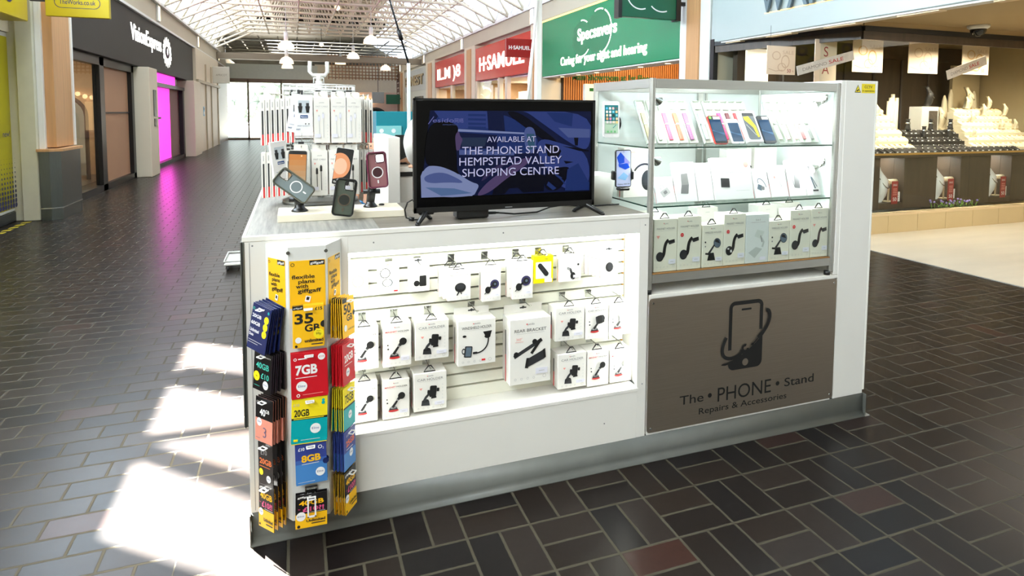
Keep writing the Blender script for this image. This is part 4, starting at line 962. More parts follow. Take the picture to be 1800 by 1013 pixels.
# plinth with the metal sign, tall end panel, kickboard
pc = thing('display_plinth', 'white cabinet under the glass case carrying the brushed metal sign', 'cabinet')
m = MB(); m.box(1.405, FY, .112, 2.43, 2.74, .712, LAM, .001); m.box(1.405, FY-.002, .712, 2.445, 2.76, .728, EDGEW, .001); m.build('body', pc)
sp = MB(); sp.prism((1.922, FY-.004, .416), X, Z, rrect(1.036, .588, .014, 4), .004, STEEL)
for sx in (-.5, .5):
    for sz in (-.275, .275): sp.cyl((1.922+sx, FY-.006, .416+sz), (1.922+sx, FY-.003, .416+sz), .005, CHROME, n=10)
sgn = sp.build('sign_plate', pc)
m = MB(); c = Cv(m, (0, FY-.0042, 0), X, Z)
# the phone emblem, metres on the sign: x 1.816..2.008, z .342..657
px0, px1, pz0, pz1 = 1.816, 2.004, .342, .657; t = .018
out = lambda pts: c.poly(pts, INK)
c.stroke([(px0+t/2, .435), (px0+t/2, pz1-.03)], t, INK); c.stroke([(px0+.0265, pz1-t/2), (px1-.0265, pz1-t/2)], t, INK); c.stroke([(px1-t/2, pz1-.03), (px1-t/2, .515)], t, INK)
c.ring(px0+.03, pz1-.03, .012, .03, INK, a0=90, a1=180, n=8); c.ring(px1-.03, pz1-.03, .012, .03, INK, a0=0, a1=90, n=8)
c.rr(1.91, .617, .055, .009, .004, INK)
top = bez((px0, .377), (1.875, .385), (1.95, .43), (px1, .483), 10)
bot = [(px1, pz0+.03)]+[(px1-.03+.03*math.cos(math.radians(-a)), pz0+.03-.03*math.sin(math.radians(a))) for a in range(0, 91, 18)]+[(px0+.03-.03*math.sin(math.radians(a)), pz0+.03-.03*math.cos(math.radians(a))) for a in range(0, 91, 18)]
P = top+bot; k = len(top)
d0 = c.lay(); c.mb.add([c.at(*p)+d0 for p in P], [tuple(reversed(range(len(P))))], INK)
c.disc(1.911, .372, .0165, STEEL)
c.poly([(1.778, .372)]+bez((1.785, .377), (1.87, .388), (1.96, .437), (2.03, .515), 10)+list(reversed(bez((1.80, .369), (1.88, .378), (1.965, .43), (2.03, .515), 10))), INK)
# orbiting ring ending in a spanner and a screwdriver
c.stroke(bez((1.803, .497), (1.772, .445), (1.775, .40), (1.83, .398), 12)+bez((1.83, .398), (1.86, .398), (1.88, .41), (1.895, .425), 6)[1:], .016, INK)
c.ring(1.908, .436, .009, .021, INK, a0=70, a1=360, n=18); c.disc(1.892, .424, .012, INK)
c.stroke(bez((2.02, .602), (2.052, .605), (2.048, .54), (2.008, .505), 12), .018, INK, .016); c.stroke([(2.01, .507), (1.978, .478)], .018, INK); c.stroke([(1.978, .478), (1.945, .448)], .006, INK); c.stroke([(1.952, .454), (1.943, .446)], .014, INK)
m.build('phone_emblem', sgn)
m = MB(); c = Cv(m, (0, FY-.0042, 0), X, Z)
c.text('The', 1.566, .222, .042, INK, w=.125, al='l', bold=.004); c.disc(1.724, .243, .0105, INK); c.text('PHONE', 1.766, .207, .068, INK, w=.298, al='l'); c.disc(2.102, .243, .0105, INK); c.text('Stand', 2.142, .222, .042, INK, w=.176, al='l', bold=.004)
m.build('sign_title', sgn); m = MB(); c = Cv(m, (0, FY-.0042, 0), X, Z)
c.text('Repairs & Accessories', 1.668, .164, .029, INK, w=.49, al='l', bold=.006)
m.build('sign_tagline', sgn)
ep = thing('end_panel', 'tall white end panel on the right of the kiosk', 'panel')
m = MB(); m.box(2.448, FY, .112, 2.640, 2.76, 1.656, LAM, .002); m.box(2.640, FY-.001, .13, 2.6515, 2.76, 1.656, EDGEW, .002); m.box(2.425, FY+.001, .73, 2.448, 2.76, 1.656, LAM, .001); m.build('board', ep)
cv = MB(); cv.box(2.548, FY-.0006, 1.598, 2.633, FY, 1.642, mat('sticker_yellow', (238, 214, 0), .4, noise=.01)); SYEL = MATS['sticker_yellow']
c = Cv(cv, (2.548, FY-.0006, 1.598), X, Z, .0002); c.text('CCTV', .042, .023, .013, INK, w=.05, bold=.015); c.text('in operation', .042, .007, .009, INK, w=.077, bold=.008)
c.poly([(-.044, .002), (-.005, .002), (-.0245, .039)], INK); c.poly([(-.0395, .0045), (-.0095, .0045), (-.0245, .0335)], SYEL); c.stroke([(-.033, .009), (-.019, .016)], .006, INK)
cv.build('warning_sticker', ep)
kb = MB(); prof = [(FY+.01, 0), (FY-.018, 0), (FY-.018, .003), (FY-.006, .012), (FY-.001, .03), (FY, .112), (FY+.01, .112)]
n = len(prof); P = [(-.166, y, z) for y, z in prof]+[(2.648, y, z) for y, z in prof]
kb.add(P, [(i, (i+1) % n, n+(i+1) % n, n+i) for i in range(n)]+[tuple(reversed(range(n))), tuple(range(n, 2*n))], SKIRT, [False, False, True, True, True, False, False]*1+[False, False])
kb.box(-.168, FY-.016, 0, -.165, 3.53, .112, SKIRT); kb.box(2.646, FY-.016, 0, 2.65, 2.76, .112, SKIRT); kb.box(2.645, FY-.02, 0, 2.672, FY+.06, .006, mat('worn_strip', (150, 148, 140), .4, noise=.1))
tag(kb.build('kickboard'), 'grey vinyl kickboard along the foot of the kiosk', 'kickboard')

# ------------------------------------------------------------------ glass display case
dc = thing('display_case', 'aluminium framed glass display case full of boxed accessories', 'display case')
CX0, CX1, CY0, CY1, CZ0, CZ1 = 1.397, 2.425, 2.208, 2.74, .745, 1.643
m = MB()
for px_, py_ in ((CX0, CY0), (CX1-.024, CY0), (CX0, CY1-.024), (CX1-.024, CY1-.024)):
    m.prism((px_+.012, py_+.012, CZ1), X, Y, rrect(.024, .024, .009, 4), CZ1-CZ0, ALU)
    m.build('post', dc); m = MB()
for z0, z1 in ((.774, .812), (1.602, 1.641)):
    m = MB(); m.box(CX0+.024, CY0+.003, z0, CX1-.024, CY0+.02, z1, ALU, .001); m.box(CX0+.024, CY1-.02, z0, CX1-.024, CY1-.003, z1, ALU, .001); m.box(CX0+.003, CY0+.024, z0, CX0+.02, CY1-.024, z1, ALU, .001); m.box(CX1-.02, CY0+.024, z0, CX1-.003, CY1-.024, z1, ALU, .001); m.build('rail', dc)
m = MB(); m.box(CX0+.024, CY0+.02, .800, CX1-.024, CY1-.02, .811, WHITE2); m.box(CX0+.024, CY0+.0025, .812, CX1-.024, CY0+.02, .8155, mat('raw_board_edge', (150, 104, 50), .6, noise=.1)); m.build('base_board', dc)
for px_, py_ in ((CX0+.012, CY0+.012), (CX1-.03, CY0+.012), (CX0+.012, CY1-.012), (CX1-.012, CY1-.012)):
    m = MB(); m.cyl((px_, py_, .728), (px_, py_, .748), .014, BLACK, n=12); m.build('foot', dc)
m = MB(); m.box(CX0+.024, CY0+.008, .812, CX1-.024, CY0+.012, 1.602, GLASS); m.build('front_glass', dc)
m = MB(); m.box(CX0+.008, CY0+.024, .812, CX0+.012, CY1-.024, 1.602, GLASS); m.build('side_glass', dc)
m = MB(); m.box(CX0+.02, CY0+.02, 1.63, CX1-.02, CY1-.02, 1.636, GLASS); m.build('top_glass', dc)
BACKW = mat('case_back_white', (238, 244, 242), .35, noise=.01)
m = MB(); m.box(CX0+.024, CY1-.016, .812, CX1-.024, CY1-.01, 1.602, BACKW); m.box(2.0, CY1-.028, .812, 2.03, CY1-.016, 1.602, ALU); m.box(2.05, CY1-.024, .812, 2.06, CY1-.016, 1.602, ALU); m.build('back_panel', dc)
m = MB(); m.box(CX1-.016, CY0+.024, .812, CX1-.01, CY1-.024, 1.602, BACKW); m.build('right_panel', dc)
for zz in (1.098, 1.350):
    m = MB(); m.box(CX0+.016, CY0+.022, zz-.003, CX1-.018, CY1-.03, zz+.003, GLASS); m.box(CX0+.016, CY0+.018, zz-.003, CX1-.018, CY0+.0222, zz+.003, GEDGE); m.box(CX0+.0135, CY0+.022, zz-.003, CX0+.0162, CY1-.03, zz+.003, GEDGE); m.build('glass_shelf', dc)
LAMPW = glow('case_lamp', (255, 255, 255), 14)
for i, (x, z) in enumerate(((2.395, 1.56), (2.395, 1.255), (1.432, 1.57), (1.432, 1.31))):
    s = -1 if x > 2 else 1
    m = MB(); m.cyl((x, 2.262, z+.03), (x, 2.262, z), .006, CHROME, n=8); m.cyl((x, 2.262, z), (x+s*.025, 2.275, z-.012), .007, CHROME, n=8); m.lathe((0, 0, 0), [(.008, 0), (.012, .01), (.022, .03)], CHROME, 14, caps=False)
    k = len(m.v)-42; d = V(s*.8, .35, -.35).normalized(); q = d.to_track_quat('Z', 'Y').to_matrix(); o0 = V(x+s*.022, 2.273, z-.01)
    for j in range(k, len(m.v)): m.v[j] = q @ m.v[j] + o0
    b = m.build('spotlight', dc); m = MB(); m.sphere(o0+d*.03, .014, LAMPW if s < 0 else mat('unlit_lens', (230, 236, 236), .1, noise=.01), 10, 6); m.build('lens', b)
    if i != 3: area('case_spot', tuple(o0+d*.05), (.03, .03), (2.4, 3.0, 1.0, 0)[i], (.95, 1, 1), d)
area('case_top_led', (1.91, 2.33, 1.6), (.94, .02), 2.8, (.98, 1, 1), (0, .25, -1)); area('case_mid_led', (1.91, 2.30, 1.34), (.92, .02), 4.2, (.98, 1, 1), (0, .3, -1)); area('case_low_led', (1.91, 2.27, 1.09), (.92, .02), .8, (.97, 1, .96), (0, .2, -1))

# ------------------------------------------------------------------ boxed goods: artwork
def A(c, W, H):   # draw in a box frame: units of box width from the left, box height from the bottom
    return (lambda a, b: (a*W, b*H))
def head(c, W, H, title, two=None, faint=False):
    g = MGREY if faint else INK
    c.rect(W*.40, H*.905, W*.425, H*.925, RED); c.text('yesido', W*.51, H*.9, W*.05, MGREY, w=W*.17)
    if two:
        a, b = title.split(' ', 1); c.text(a, W*.08, H*.80, W*.062, two[0], w=W*.41, al='l', bold=.006); c.text(b, W*.92, H*.80, W*.062, two[1], w=W*.40, al='r')
    else: c.text(title, W*.5, H*.80, W*.075, g if not faint else MGREY, w=W*.78)
    c.rect(W*.16, H*.775, W*.84, H*.779, LGREY)
def foot(c, W, H, price=True):
    for i in range(4): c.ring(W*(.13+.15*i), H*.09, W*.02, W*.027, LGREY, n=10)
    c.ring(W*.84, H*.1, W*.035, W*.043, LGREY, n=12)
    if price: c.rect(W*.62, H*.14, W*.92, H*.23, LAV); c.rect(W*.70, H*.18, W*.84, H*.19, LGREY)
def ball_mount(c, W, H, head_c=INK, arm_c=INK):
    c.disc(W*.4, H*.215, W*.19, mat('ruby_base', (190, 50, 50), .4, noise=.1), ry=W*.05); c.poly([(W*.22, H*.235), (W*.56, H*.235), (W*.52, H*.3), (W*.27, H*.31)], DGREY); c.disc(W*.39, H*.30, W*.12, mat('silver_grey', (150, 150, 150), .4, noise=.05), ry=W*.05)
    c.stroke([(W*.36, H*.30), (W*.58, H*.5)], W*.10, arm_c, W*.07); c.disc(W*.56, H*.49, W*.055, MATS['silver_grey']); c.disc(W*.60, H*.515, W*.06, DGREY); c.disc(W*.70, H*.58, W*.135, head_c)
    c.disc(W*.16, H*.52, W*.025, INK); c.disc(W*.17, H*.43, W*.03, INK)
def car_mount(c, W, H, bodyc=INK):
    c.poly([(W*.22, H*.15), (W*.48, H*.13), (W*.46, H*.26), (W*.24, H*.28)], DGREY); c.disc(W*.35, H*.27, W*.10, INK, ry=W*.05)
    c.stroke([(W*.3, H*.27), (W*.36, H*.36), (W*.5, H*.48)], W*.075, DGREY); c.rr(W*.58, H*.50, W*.21, H*.3, W*.04, bodyc, -.1); c.rr(W*.44, H*.5, W*.07, H*.1, W*.02, bodyc, -.1); c.rr(W*.73, H*.53, W*.08, H*.09, W*.02, bodyc, -.1); c.stroke([(W*.52, H*.33), (W*.68, H*.34)], W*.05, bodyc)
    c.poly([(W*.16, H*.62), (W*.26, H*.62), (W*.21, H*.56)], PINKP)
    for i in range(5): c.ring(W*.87, H*(.3+.09*i), W*.012, W*.02, PALE, n=8)
def arm_mount(c, W, H, badge=True, tint=INK, mag=False):
    c.stroke(bez((W*.34, H*.28), (W*.52, H*.32), (W*.36, H*.52), (W*.62, H*.60), 12), W*.14, tint, W*.12)
    c.poly([(W*.56, H*.58), (W*.88, H*.61), (W*.90, H*.54), (W*.66, H*.51)], DGREY); c.rr(W*.76, H*.575, W*.2, H*.04, W*.01, INK, .1)
    c.disc(W*.25, H*.29, W*.165, INK, ry=W*.18); c.disc(W*.24, H*.295, W*.145, DGREY, ry=W*.165)
    if mag: c.disc(W*.25, H*.29, W*.13, INK); c.rr(W*.33, H*.28, W*.08, H*.05, W*.01, PALE); c.rr(W*.2, H*.33, W*.08, H*.03, W*.01, PALE)
    if badge: c.disc(W*.17, H*.665, W*.07, RED); c.text('15W', W*.17, H*.655, W*.035, WHT, w=W*.08)
    else: c.poly([(W*.08, H*.69), (W*.24, H*.69), (W*.16, H*.63)], PINKP)
BLUEG = mat('mirror_blue_grey', (96, 112, 126), .3, noise=.05)
def mirror_mount(c, W, H):
    c.poly([(W*.24, H*.16), (W*.62, H*.16), (W*.55, H*.34), (W*.32, H*.34)], INK); c.stroke([(W*.14, H*.33), (W*.36, H*.31)], W*.07, INK); c.stroke([(W*.3, H*.32), (W*.56, H*.52)], W*.1, DGREY, W*.07)
    c.disc(W*.70, H*.565, W*.17, INK, ry=W*.2, rot=.3); c.disc(W*.70, H*.565, W*.15, BLUEG, ry=W*.18, rot=.3); c.poly([(W*.58, H*.60), (W*.62, H*.655), (W*.74, H*.65), (W*.83, H*.55)], INK)
    c.disc(W*.13, H*.6, W*.035, INK); c.disc(W*.13, H*.5, W*.03, MGREY)
def windshield(c, W, H):
    c.poly([(W*.66, H*.72), (W*.90, H*.73), (W*.86, H*.62), (W*.73, H*.61)], INK); c.disc(W*.78, H*.61, W*.08, INK, ry=W*.05)
    c.stroke(bez((W*.80, H*.6), (W*.82, H*.42), (W*.72, H*.28), (W*.5, H*.26), 12), W*.035, INK); c.rr(W*.27, H*.31, W*.2, H*.25, W*.03, DGREY, -.12); c.rr(W*.275, H*.31, W*.14, H*.2, W*.02, BLUEG, -.12); c.ring(W*.15, H*.33, W*.03, W*.05, INK, k=1.6, n=12); c.rr(W*.45, H*.27, W*.12, H*.05, W*.02, INK); c.disc(W*.17, H*.66, W*.05, INK, ry=W*.03)
    c.rect(W*.62, H*.08, W*.72, H*.12, RED)
def rear_bracket(c, W, H):
    c.stroke([(W*.10, H*.43), (W*.78, H*.66)], W*.085, DGREY); c.disc(W*.15, H*.47, W*.06, INK); c.disc(W*.6, H*.64, W*.06, INK); c.stroke([(W*.76, H*.67), (W*.52, H*.46)], W*.07, INK)
    c.poly([(W*.40, H*.25), (W*.44, H*.39), (W*.86, H*.51), (W*.84, H*.36)], DGREY); c.poly([(W*.36, H*.25), (W*.44, H*.24), (W*.46, H*.40), (W*.40, H*.40)], INK); c.poly([(W*.80, H*.50), (W*.86, H*.52), (W*.88, H*.38), (W*.83, H*.36)], INK)
    c.text('360°', W*.22, H*.68, W*.06, PINKP); c.rect(W*.12, H*.655, W*.32, H*.66, PINKP)
def stand3(c, W, H):
    SG = mat('sage_grey', (188, 196, 192), .4, noise=.05); SG2 = mat('sage_light', (206, 214, 208), .4, noise=.03)
    c.poly([(W*.12, H*.22), (W*.45, H*.33), (W*.72, H*.28), (W*.40, H*.10)], SG); c.stroke([(W*.72, H*.32), (W*.78, H*.42), (W*.66, H*.52)], W*.08, SG); c.poly([(W*.36, H*.55), (W*.48, H*.69), (W*.80, H*.64), (W*.66, H*.49)], SG2); c.stroke([(W*.63, H*.56), (W*.70, H*.42)], W*.03, MGREY)
    c.text('3-in-1', W*.5, H*.87, W*.07, MGREY); c.rect(W*.2, H*.835, W*.82, H*.845, LGREY)
def puck(c, W, H):
    c.disc(W*.5, H*.4, W*.22, INK, ry=W*.25); c.disc(W*.54, H*.42, W*.16, DGREY, ry=W*.2)
def vent(c, W, H):
    c.disc(W*.55, H*.42, W*.24, INK, ry=W*.2); c.disc(W*.55, H*.45, W*.19, DGREY, ry=W*.12); c.stroke([(W*.5, H*.3), (W*.4, H*.17)], W*.05, INK); c.stroke([(W*.55, H*.3), (W*.6, H*.2)], W*.04, INK)
def magvent(c, W, H):
    PU = mat('indigo_ring', (58, 54, 92), .4, noise=.05)
    c.disc(W*.66, H*.48, W*.24, PU); c.disc(W*.66, H*.48, W*.15, INK); c.disc(W*.68, H*.48, W*.06, BLUEG); c.disc(W*.3, H*.33, W*.15, INK, ry=W*.18); c.stroke([(W*.34, H*.36), (W*.52, H*.44)], W*.1, INK); c.stroke([(W*.22, H*.28), (W*.12, H*.22)], W*.04, INK)
def plates(c, W, H):
    c.rr(W*.68, H*.38, W*.33, H*.38, W*.05, INK); c.disc(W*.38, H*.30, W*.14, INK)
def little_arm(c, W, H):
    c.stroke([(W*.36, H*.5), (W*.5, H*.44), (W*.56, H*.3)], W*.1, DGREY); c.disc(W*.62, H*.2, W*.12, INK, ry=W*.16); c.poly([(W*.32, H*.55), (W*.46, H*.5), (W*.5, H*.42), (W*.38, H*.44)], MGREY); c.disc(W*.86, H*.6, W*.05, INK)
YP = mat('yellow_pack', (244, 226, 0), .4, noise=.01)

def hang_loop(w, h, r=.0030):   # black triangular hanger, base at z=0
    m = MB(); m.tube([(-w/2, 0, 0), (w/2, 0, 0), (w*.12, 0, h), (-w*.12, 0, h)], r, BLACK, 6, closed=True); return m
def product_box(lab, x0, x1, z0, z1, y, dep, draw, cat='box', group=None, loop=True, base=CARD, name='product_box', lean=0, stripe=True, loop_dx=0, tab=None):
    """carton with front face at y; lean = how far the top sits back"""
    W_, H_ = x1-x0, z1-z0
    m = MB(); m.box(0, 0, 0, W_, dep, H_, base, .0012)
    c = Cv(m, (0, 0, 0), X, Z, .00025); draw(c, W_, H_)
    if stripe:
        c2 = Cv(m, (0, dep, 0), -Y, Z, .00025); c2.rect(dep*.38, H_*.0, dep*.5, H_*.42, RED); c2.rect(dep*.38, H_*.42, dep*.5, H_*.8, DGREY); 
    if tab: m.box(.004, dep-.002, H_, W_-.004, dep, H_+tab, base); c3 = Cv(m, (W_/2, dep-.002, H_), X, Z); c3.rr(0, tab*.5, .03, .006, .003, DGREY); c3.disc(0, tab*.55, .006, DGREY)
    o = m.build(name); o.location = (x0, y, z0)
    if lean: o.rotation_euler = (-math.atan2(lean, H_), 0, 0)
    tag(o, lab, cat, group)
    if loop:
        l = hang_loop(.046, .022).build('hanger', o); l.location = (W_/2+loop_dx, min(.012, dep*.35), H_+.0005)
    return o
def stacked(o, n, dy, lab, dx=-.004, dz=.0015, grp=None):
    for i in range(1, n+1):
        d = dup(o, lab, grp); d.location = o.location+V(dx*i, dy*i, dz*i)
RB = (RED, INK)
BX = 'boxed phone holders on the slatwall'
# top row
product_box('white pack with a pale metal ring, first in the top slatwall row', .178, .254, .809, .935, 2.335, .006, lambda c, W, H: (c.ring(W*.5, H*.38, W*.24, W*.29, mat('ring_silver', (136, 131, 118), .4, .3, noise=.05), k=1.05), c.rect(W*.3, H*.85, W*.5, H*.87, PALE)), 'pack', BX, False)
def rings_art(c, W, H):
    c.poly([(W*.5, H*.1), (W, H*.1), (W, H*.8), (W*.6, H*.6)], mat('icy_print', (206, 216, 222), .5, noise=.08)); c.ring(W*.36, H*.64, W*.2, W*.235, INK); c.ring(W*.46, H*.33, W*.2, W*.235, INK, k=.8); c.rect(W*.06, H*.86, W*.34, H*.95, PINKP); c.rect(W*.08, H*.875, W*.32, H*.935, CARD); c.rect(W*.52, H*.12, W*.88, H*.22, LAV); c.rr(W*.84, H*.06, W*.2, H*.05, .003, RED); c.stroke([(W*.4, H*.9), (W*.52, H*.92)], W*.04, mat('tan_print', (176, 136, 90), .5, noise=.05))
product_box('pack with two black rings, second in the top slatwall row', .287, .370, .804, .925, 2.33, .006, rings_art, 'pack', BX, False, stripe=False)
product_box('small box with black metal plates, third in the top slatwall row', .404, .486, .802, .912, 2.318, .02, lambda c, W, H: (head(c, W, H, 'METAL PLATE', faint=True), plates(c, W, H)), 'box', BX, False, tab=.018)
o = product_box('front box of the three with a black vent disc in the top slatwall row', .547, .640, .765, .886, 2.275, .022, lambda c, W, H: (head(c, W, H, 'MAGNET HOLDER', faint=True), vent(c, W, H), foot(c, W, H)), 'box', BX)
for k, l in ((1, 'middle box of the three with a black vent disc, top slatwall row'), (2, 'rear box of the three with a black vent disc, top slatwall row')): stacked(o, 0, 0, l); d = dup(o, l); d.location = o.location+V(-.011*k, .026*k, .002*k)
o = product_box('box with an indigo magnet ring, left of the look-alike with a heap of hangers', .690, .768, .745, .889, 2.285, .05, lambda c, W, H: (head(c, W, H, 'MAGNET WIRELESS', faint=True), magvent(c, W, H), foot(c, W, H)), 'box', BX)
o = product_box('front box with an indigo magnet ring, left of the yellow pack', .813, .900, .746, .900, 2.272, .026, lambda c, W, H: (head(c, W, H, 'MAGNET WIRELESS', faint=True), magvent(c, W, H), foot(c, W, H)), 'box', BX)
d = dup(o, 'rear box with an indigo magnet ring, left of the yellow pack'); d.location = o.location+V(-.012, .03, .003)
def yel(c, W, H):
    c.rr(W*.5, H*.47, W*.8, H*.6, W*.04, mat('pack_window', (206, 216, 206), .2, noise=.03)); c.stroke([(W*.34, H*.62), (W*.62, H*.36)], W*.24, INK); c.disc(W*.32, H*.64, W*.12, INK); c.disc(W*.64, H*.34, W*.12, INK); c.disc(W*.47, H*.5, W*.04, DGREY); c.ring(W*.42, H*.87, W*.03, W*.05, INK, n=10); c.rect(W*.52, H*.86, W*.72, H*.88, INK); c.rect(W*.55, H*.03, W*.93, H*.17, LAV)
product_box('yellow pack with a black clip, the only yellow one on the slatwall', .911, .997, .797, .912, 2.29, .03, yel, 'pack', BX, True, YP, stripe=False)
product_box('box with a small grey arm holder, right of the yellow pack', 1.024, 1.122, .795, .912, 2.285, .035, lambda c, W, H: (c.text('yesido', W*.5, H*.82, W*.05, LGREY), c.text('MAGNET HOLDER', W*.5, H*.68, W*.05, LGREY, w=W*.7), little_arm(c, W, H), foot(c, W, H)), 'box', BX)
o = product_box('front thin box with a black magnet puck at the right end of the top row', 1.202, 1.284, .803, .916, 2.262, .008, lambda c, W, H: (c.text('yesido', W*.5, H*.82, W*.045, MGREY), c.text('SUPER MAG', W*.52, H*.64, W*.075, DGREY, w=W*.75), puck(c, W, H), c.rect(W*.2, H*.08, W*.8, H*.1, PALE)), 'box', BX, False, tab=.016)
for k in range(1, 6):
    d = dup(o, 'thin box in the fanned set behind the black magnet puck box', 'thin boxes fanned at the right end of the top row'); d.location = o.location+V(-.012*k, .013*k, .002*k)
# middle and bottom rows
bm_ = lambda c, W, H: (head(c, W, H, 'MAGNET HOLDER', RB), ball_mount(c, W, H), foot(c, W, H))
bmp = lambda c, W, H: (head(c, W, H, 'MAGNET HOLDER', RB), ball_mount(c, W, H, mat('olive_black', (70, 70, 62), .5, noise=.05), DGREY), foot(c, W, H))
ch_ = lambda c, W, H: (head(c, W, H, 'CAR HOLDER', faint=True), car_mount(c, W, H), foot(c, W, H))
RED_ = 'magnet ball holder box '
product_box(RED_+'half hidden by the SIM stand, middle slatwall row', .180, .282, .541, .700, 2.268, .08, bm_, 'box', BX)
product_box(RED_+'second in the middle slatwall row, left of the car holder box', .299, .404, .537, .702, 2.268, .08, bm_, 'box', BX)
product_box('car holder box left of the windshield holder box, middle slatwall row', .419, .550, .548, .698, 2.268, .08, ch_, 'box', BX)
product_box('large box picturing a bent windshield holder on a long neck', .585, .740, .503, .684, 2.265, .08, lambda c, W, H: (head(c, W, H, 'WINDSHIELD HOLDER'), windshield(c, W, H), foot(c, W, H, False)), 'box', BX, False, tab=.028)
product_box('largest box, picturing a rear seat bracket with a long bar', .798, .975, .397, .667, 2.258, .09, lambda c, W, H: (head(c, W, H, 'REAR BRACKET'), rear_bracket(c, W, H), foot(c, W, H)), 'box', BX, False, tab=.035)
product_box('car holder box just right of the rear bracket box, middle row', 1.001, 1.132, .551, .692, 2.268, .08, ch_, 'box', BX)
product_box('car holder box picturing a silver-armed mount, second from the right in the middle row', 1.138, 1.245, .543, .690, 2.268, .08, lambda c, W, H: (head(c, W, H, 'CAR HOLDER', faint=True), ball_mount(c, W, H), c.rr(W*.62, H*.56, W*.36, H*.22, W*.04, DGREY, .15), c.rr(W*.62, H*.56, W*.2, H*.24, W*.03, INK, .15), foot(c, W, H)), 'box', BX)
product_box('car holder box with red title, rightmost in the middle row', 1.249, 1.353, .547, .684, 2.268, .08, lambda c, W, H: (head(c, W, H, 'CAR HOLDER', (RED, MGREY)), ball_mount(c, W, H, MGREY), c.rr(W*.64, H*.56, W*.36, H*.24, W*.04, MATS['silver_grey'], .15), foot(c, W, H)), 'box', BX)
product_box(RED_+'half hidden by the SIM stand, bottom slatwall row', .182, .277, .340, .492, 2.268, .08, bm_, 'box', BX)
product_box(RED_+'second in the bottom slatwall row, left of the car holder box', .295, .396, .331+.004, .486, 2.268, .08, bm_, 'box', BX)
product_box('car holder box at the left of the bottom slatwall row', .413, .541, .346, .495, 2.268, .08, ch_, 'box', BX)
product_box('car holder box under the rear bracket row, left in the right-hand bottom trio', 1.014, 1.143, .346, .494, 2.266, .08, ch_, 'box', BX)
product_box(RED_+'in the middle of the right-hand bottom trio', 1.149, 1.249, .338, .491, 2.266, .08, bm_, 'box', BX)
product_box(RED_+'with an olive ball, rightmost in the bottom slatwall row', 1.257, 1.360, .339, .482, 2.266, .08, bmp, 'box', BX)
# hooks
hk = thing('slatwall_hook', 'x', 'hook', group='chrome hooks on the slatwall')
m = MB(); m.box(-.014, -.003, -.03, .014, 0, .004, CHROME, .001); m.box(-.014, -.004, -.004, .014, .012, .003, CHROME); m.build('backplate', hk)
m = MB(); m.tube([(0, -.002, -.012), (0, -.09, -.014), (0, -.098, -.006)], .0022, CHROME, 6); m.build('prong', hk)
HK = [(.216, .929, 'first'), (.334, .929, 'second'), (.444, .929, 'third'), (.580, .929, 'fourth'), (.719, .929, 'fifth'), (.854, .929, 'sixth'), (.954, .929, 'seventh'), (1.082, .929, 'eighth'), (1.232, .929, 'ninth')]
k = 0
def hook(x, z, lab):
    global k
    o = hk if k == 0 else dup(hk); k += 1; o.location = (x, 2.355, z); o['label'] = lab
for x, z, nn in HK: hook(x, z, 'chrome hook, %s from the left in the top slatwall row' % nn)
for x, nn in ((.231, 'first'), (.352, 'second'), (.485, 'third'), (.664, 'fourth, over the windshield holder box'), (.886, 'fifth, over the rear bracket box'), (1.067, 'sixth'), (1.192, 'seventh'), (1.301, 'eighth')): hook(x, .728, 'chrome hook, %s along the middle slatwall row' % nn)
for x, nn in ((.229, 'first'), (.346, 'second'), (.477, 'third'), (1.079, 'fourth'), (1.199, 'fifth'), (1.309, 'sixth')): hook(x, .525, 'chrome hook, %s along the bottom slatwall row' % nn)

# ------------------------------------------------------------------ goods in the case
CZ = .8165
YB = 2.228
LOWG = 'tall holder boxes along the bottom of the case'
CREAMC = mat('cream_card', (232, 230, 214), .55, noise=.01)
f_ = lambda art, ttl, **kw: (lambda c, W, H: (head(c, W, H, ttl, faint=True), art(c, W, H, **kw), foot(c, W, H)))
LOW = [(1.437, 1.553, 1.045, f_(arm_mount, 'MAGNET HOLDER', badge=False), 'tall magnet holder box, first at the left on the case floor'), (1.555, 1.677, 1.049, f_(arm_mount, 'MAGNET HOLDER'), 'tall magnet holder box with a red badge, second from the left on the case floor'), (1.683, 1.795, 1.006, f_(mirror_mount, 'WIRELESS HOLDER'), 'shorter box with a round mirror mount, third from the left on the case floor'), (1.797, 1.916, 1.048, f_(arm_mount, 'MAGNET WIRELESS', mag=True), 'tall box with an open magnet mount, left of the pale grey stand box'), (2.050, 2.168, 1.004, f_(mirror_mount, 'WIRELESS HOLDER'), 'shorter mirror mount box, right of the pale grey stand box'), (2.170, 2.293, 1.048, f_(arm_mount, 'MAGNET HOLDER'), 'tall magnet holder box with a red badge, second from the right on the case floor'), (2.295, 2.402, 1.050, f_(arm_mount, 'MAGNET HOLDER', badge=False, tint=mat('plum_black', (58, 40, 42), .4, noise=.05)), 'tall box with a plum coloured arm, rightmost on the case floor')]
for x0, x1, z1, art, lab in LOW: product_box(lab, x0, x1-.001, CZ, z1, YB, .075, art, 'box', LOWG, True, CREAMC, stripe=False)
product_box('pale grey box picturing a folding three-in-one stand, in the middle of the case floor', 1.918, 2.047, CZ, 1.040, YB, .06, lambda c, W, H: (stand3(c, W, H), c.rect(W*.62, H*.05, W*.88, H*.12, LAV)), 'box', LOWG, False, mat('pale_grey_card', (220, 226, 224), .5, noise=.01), stripe=False)
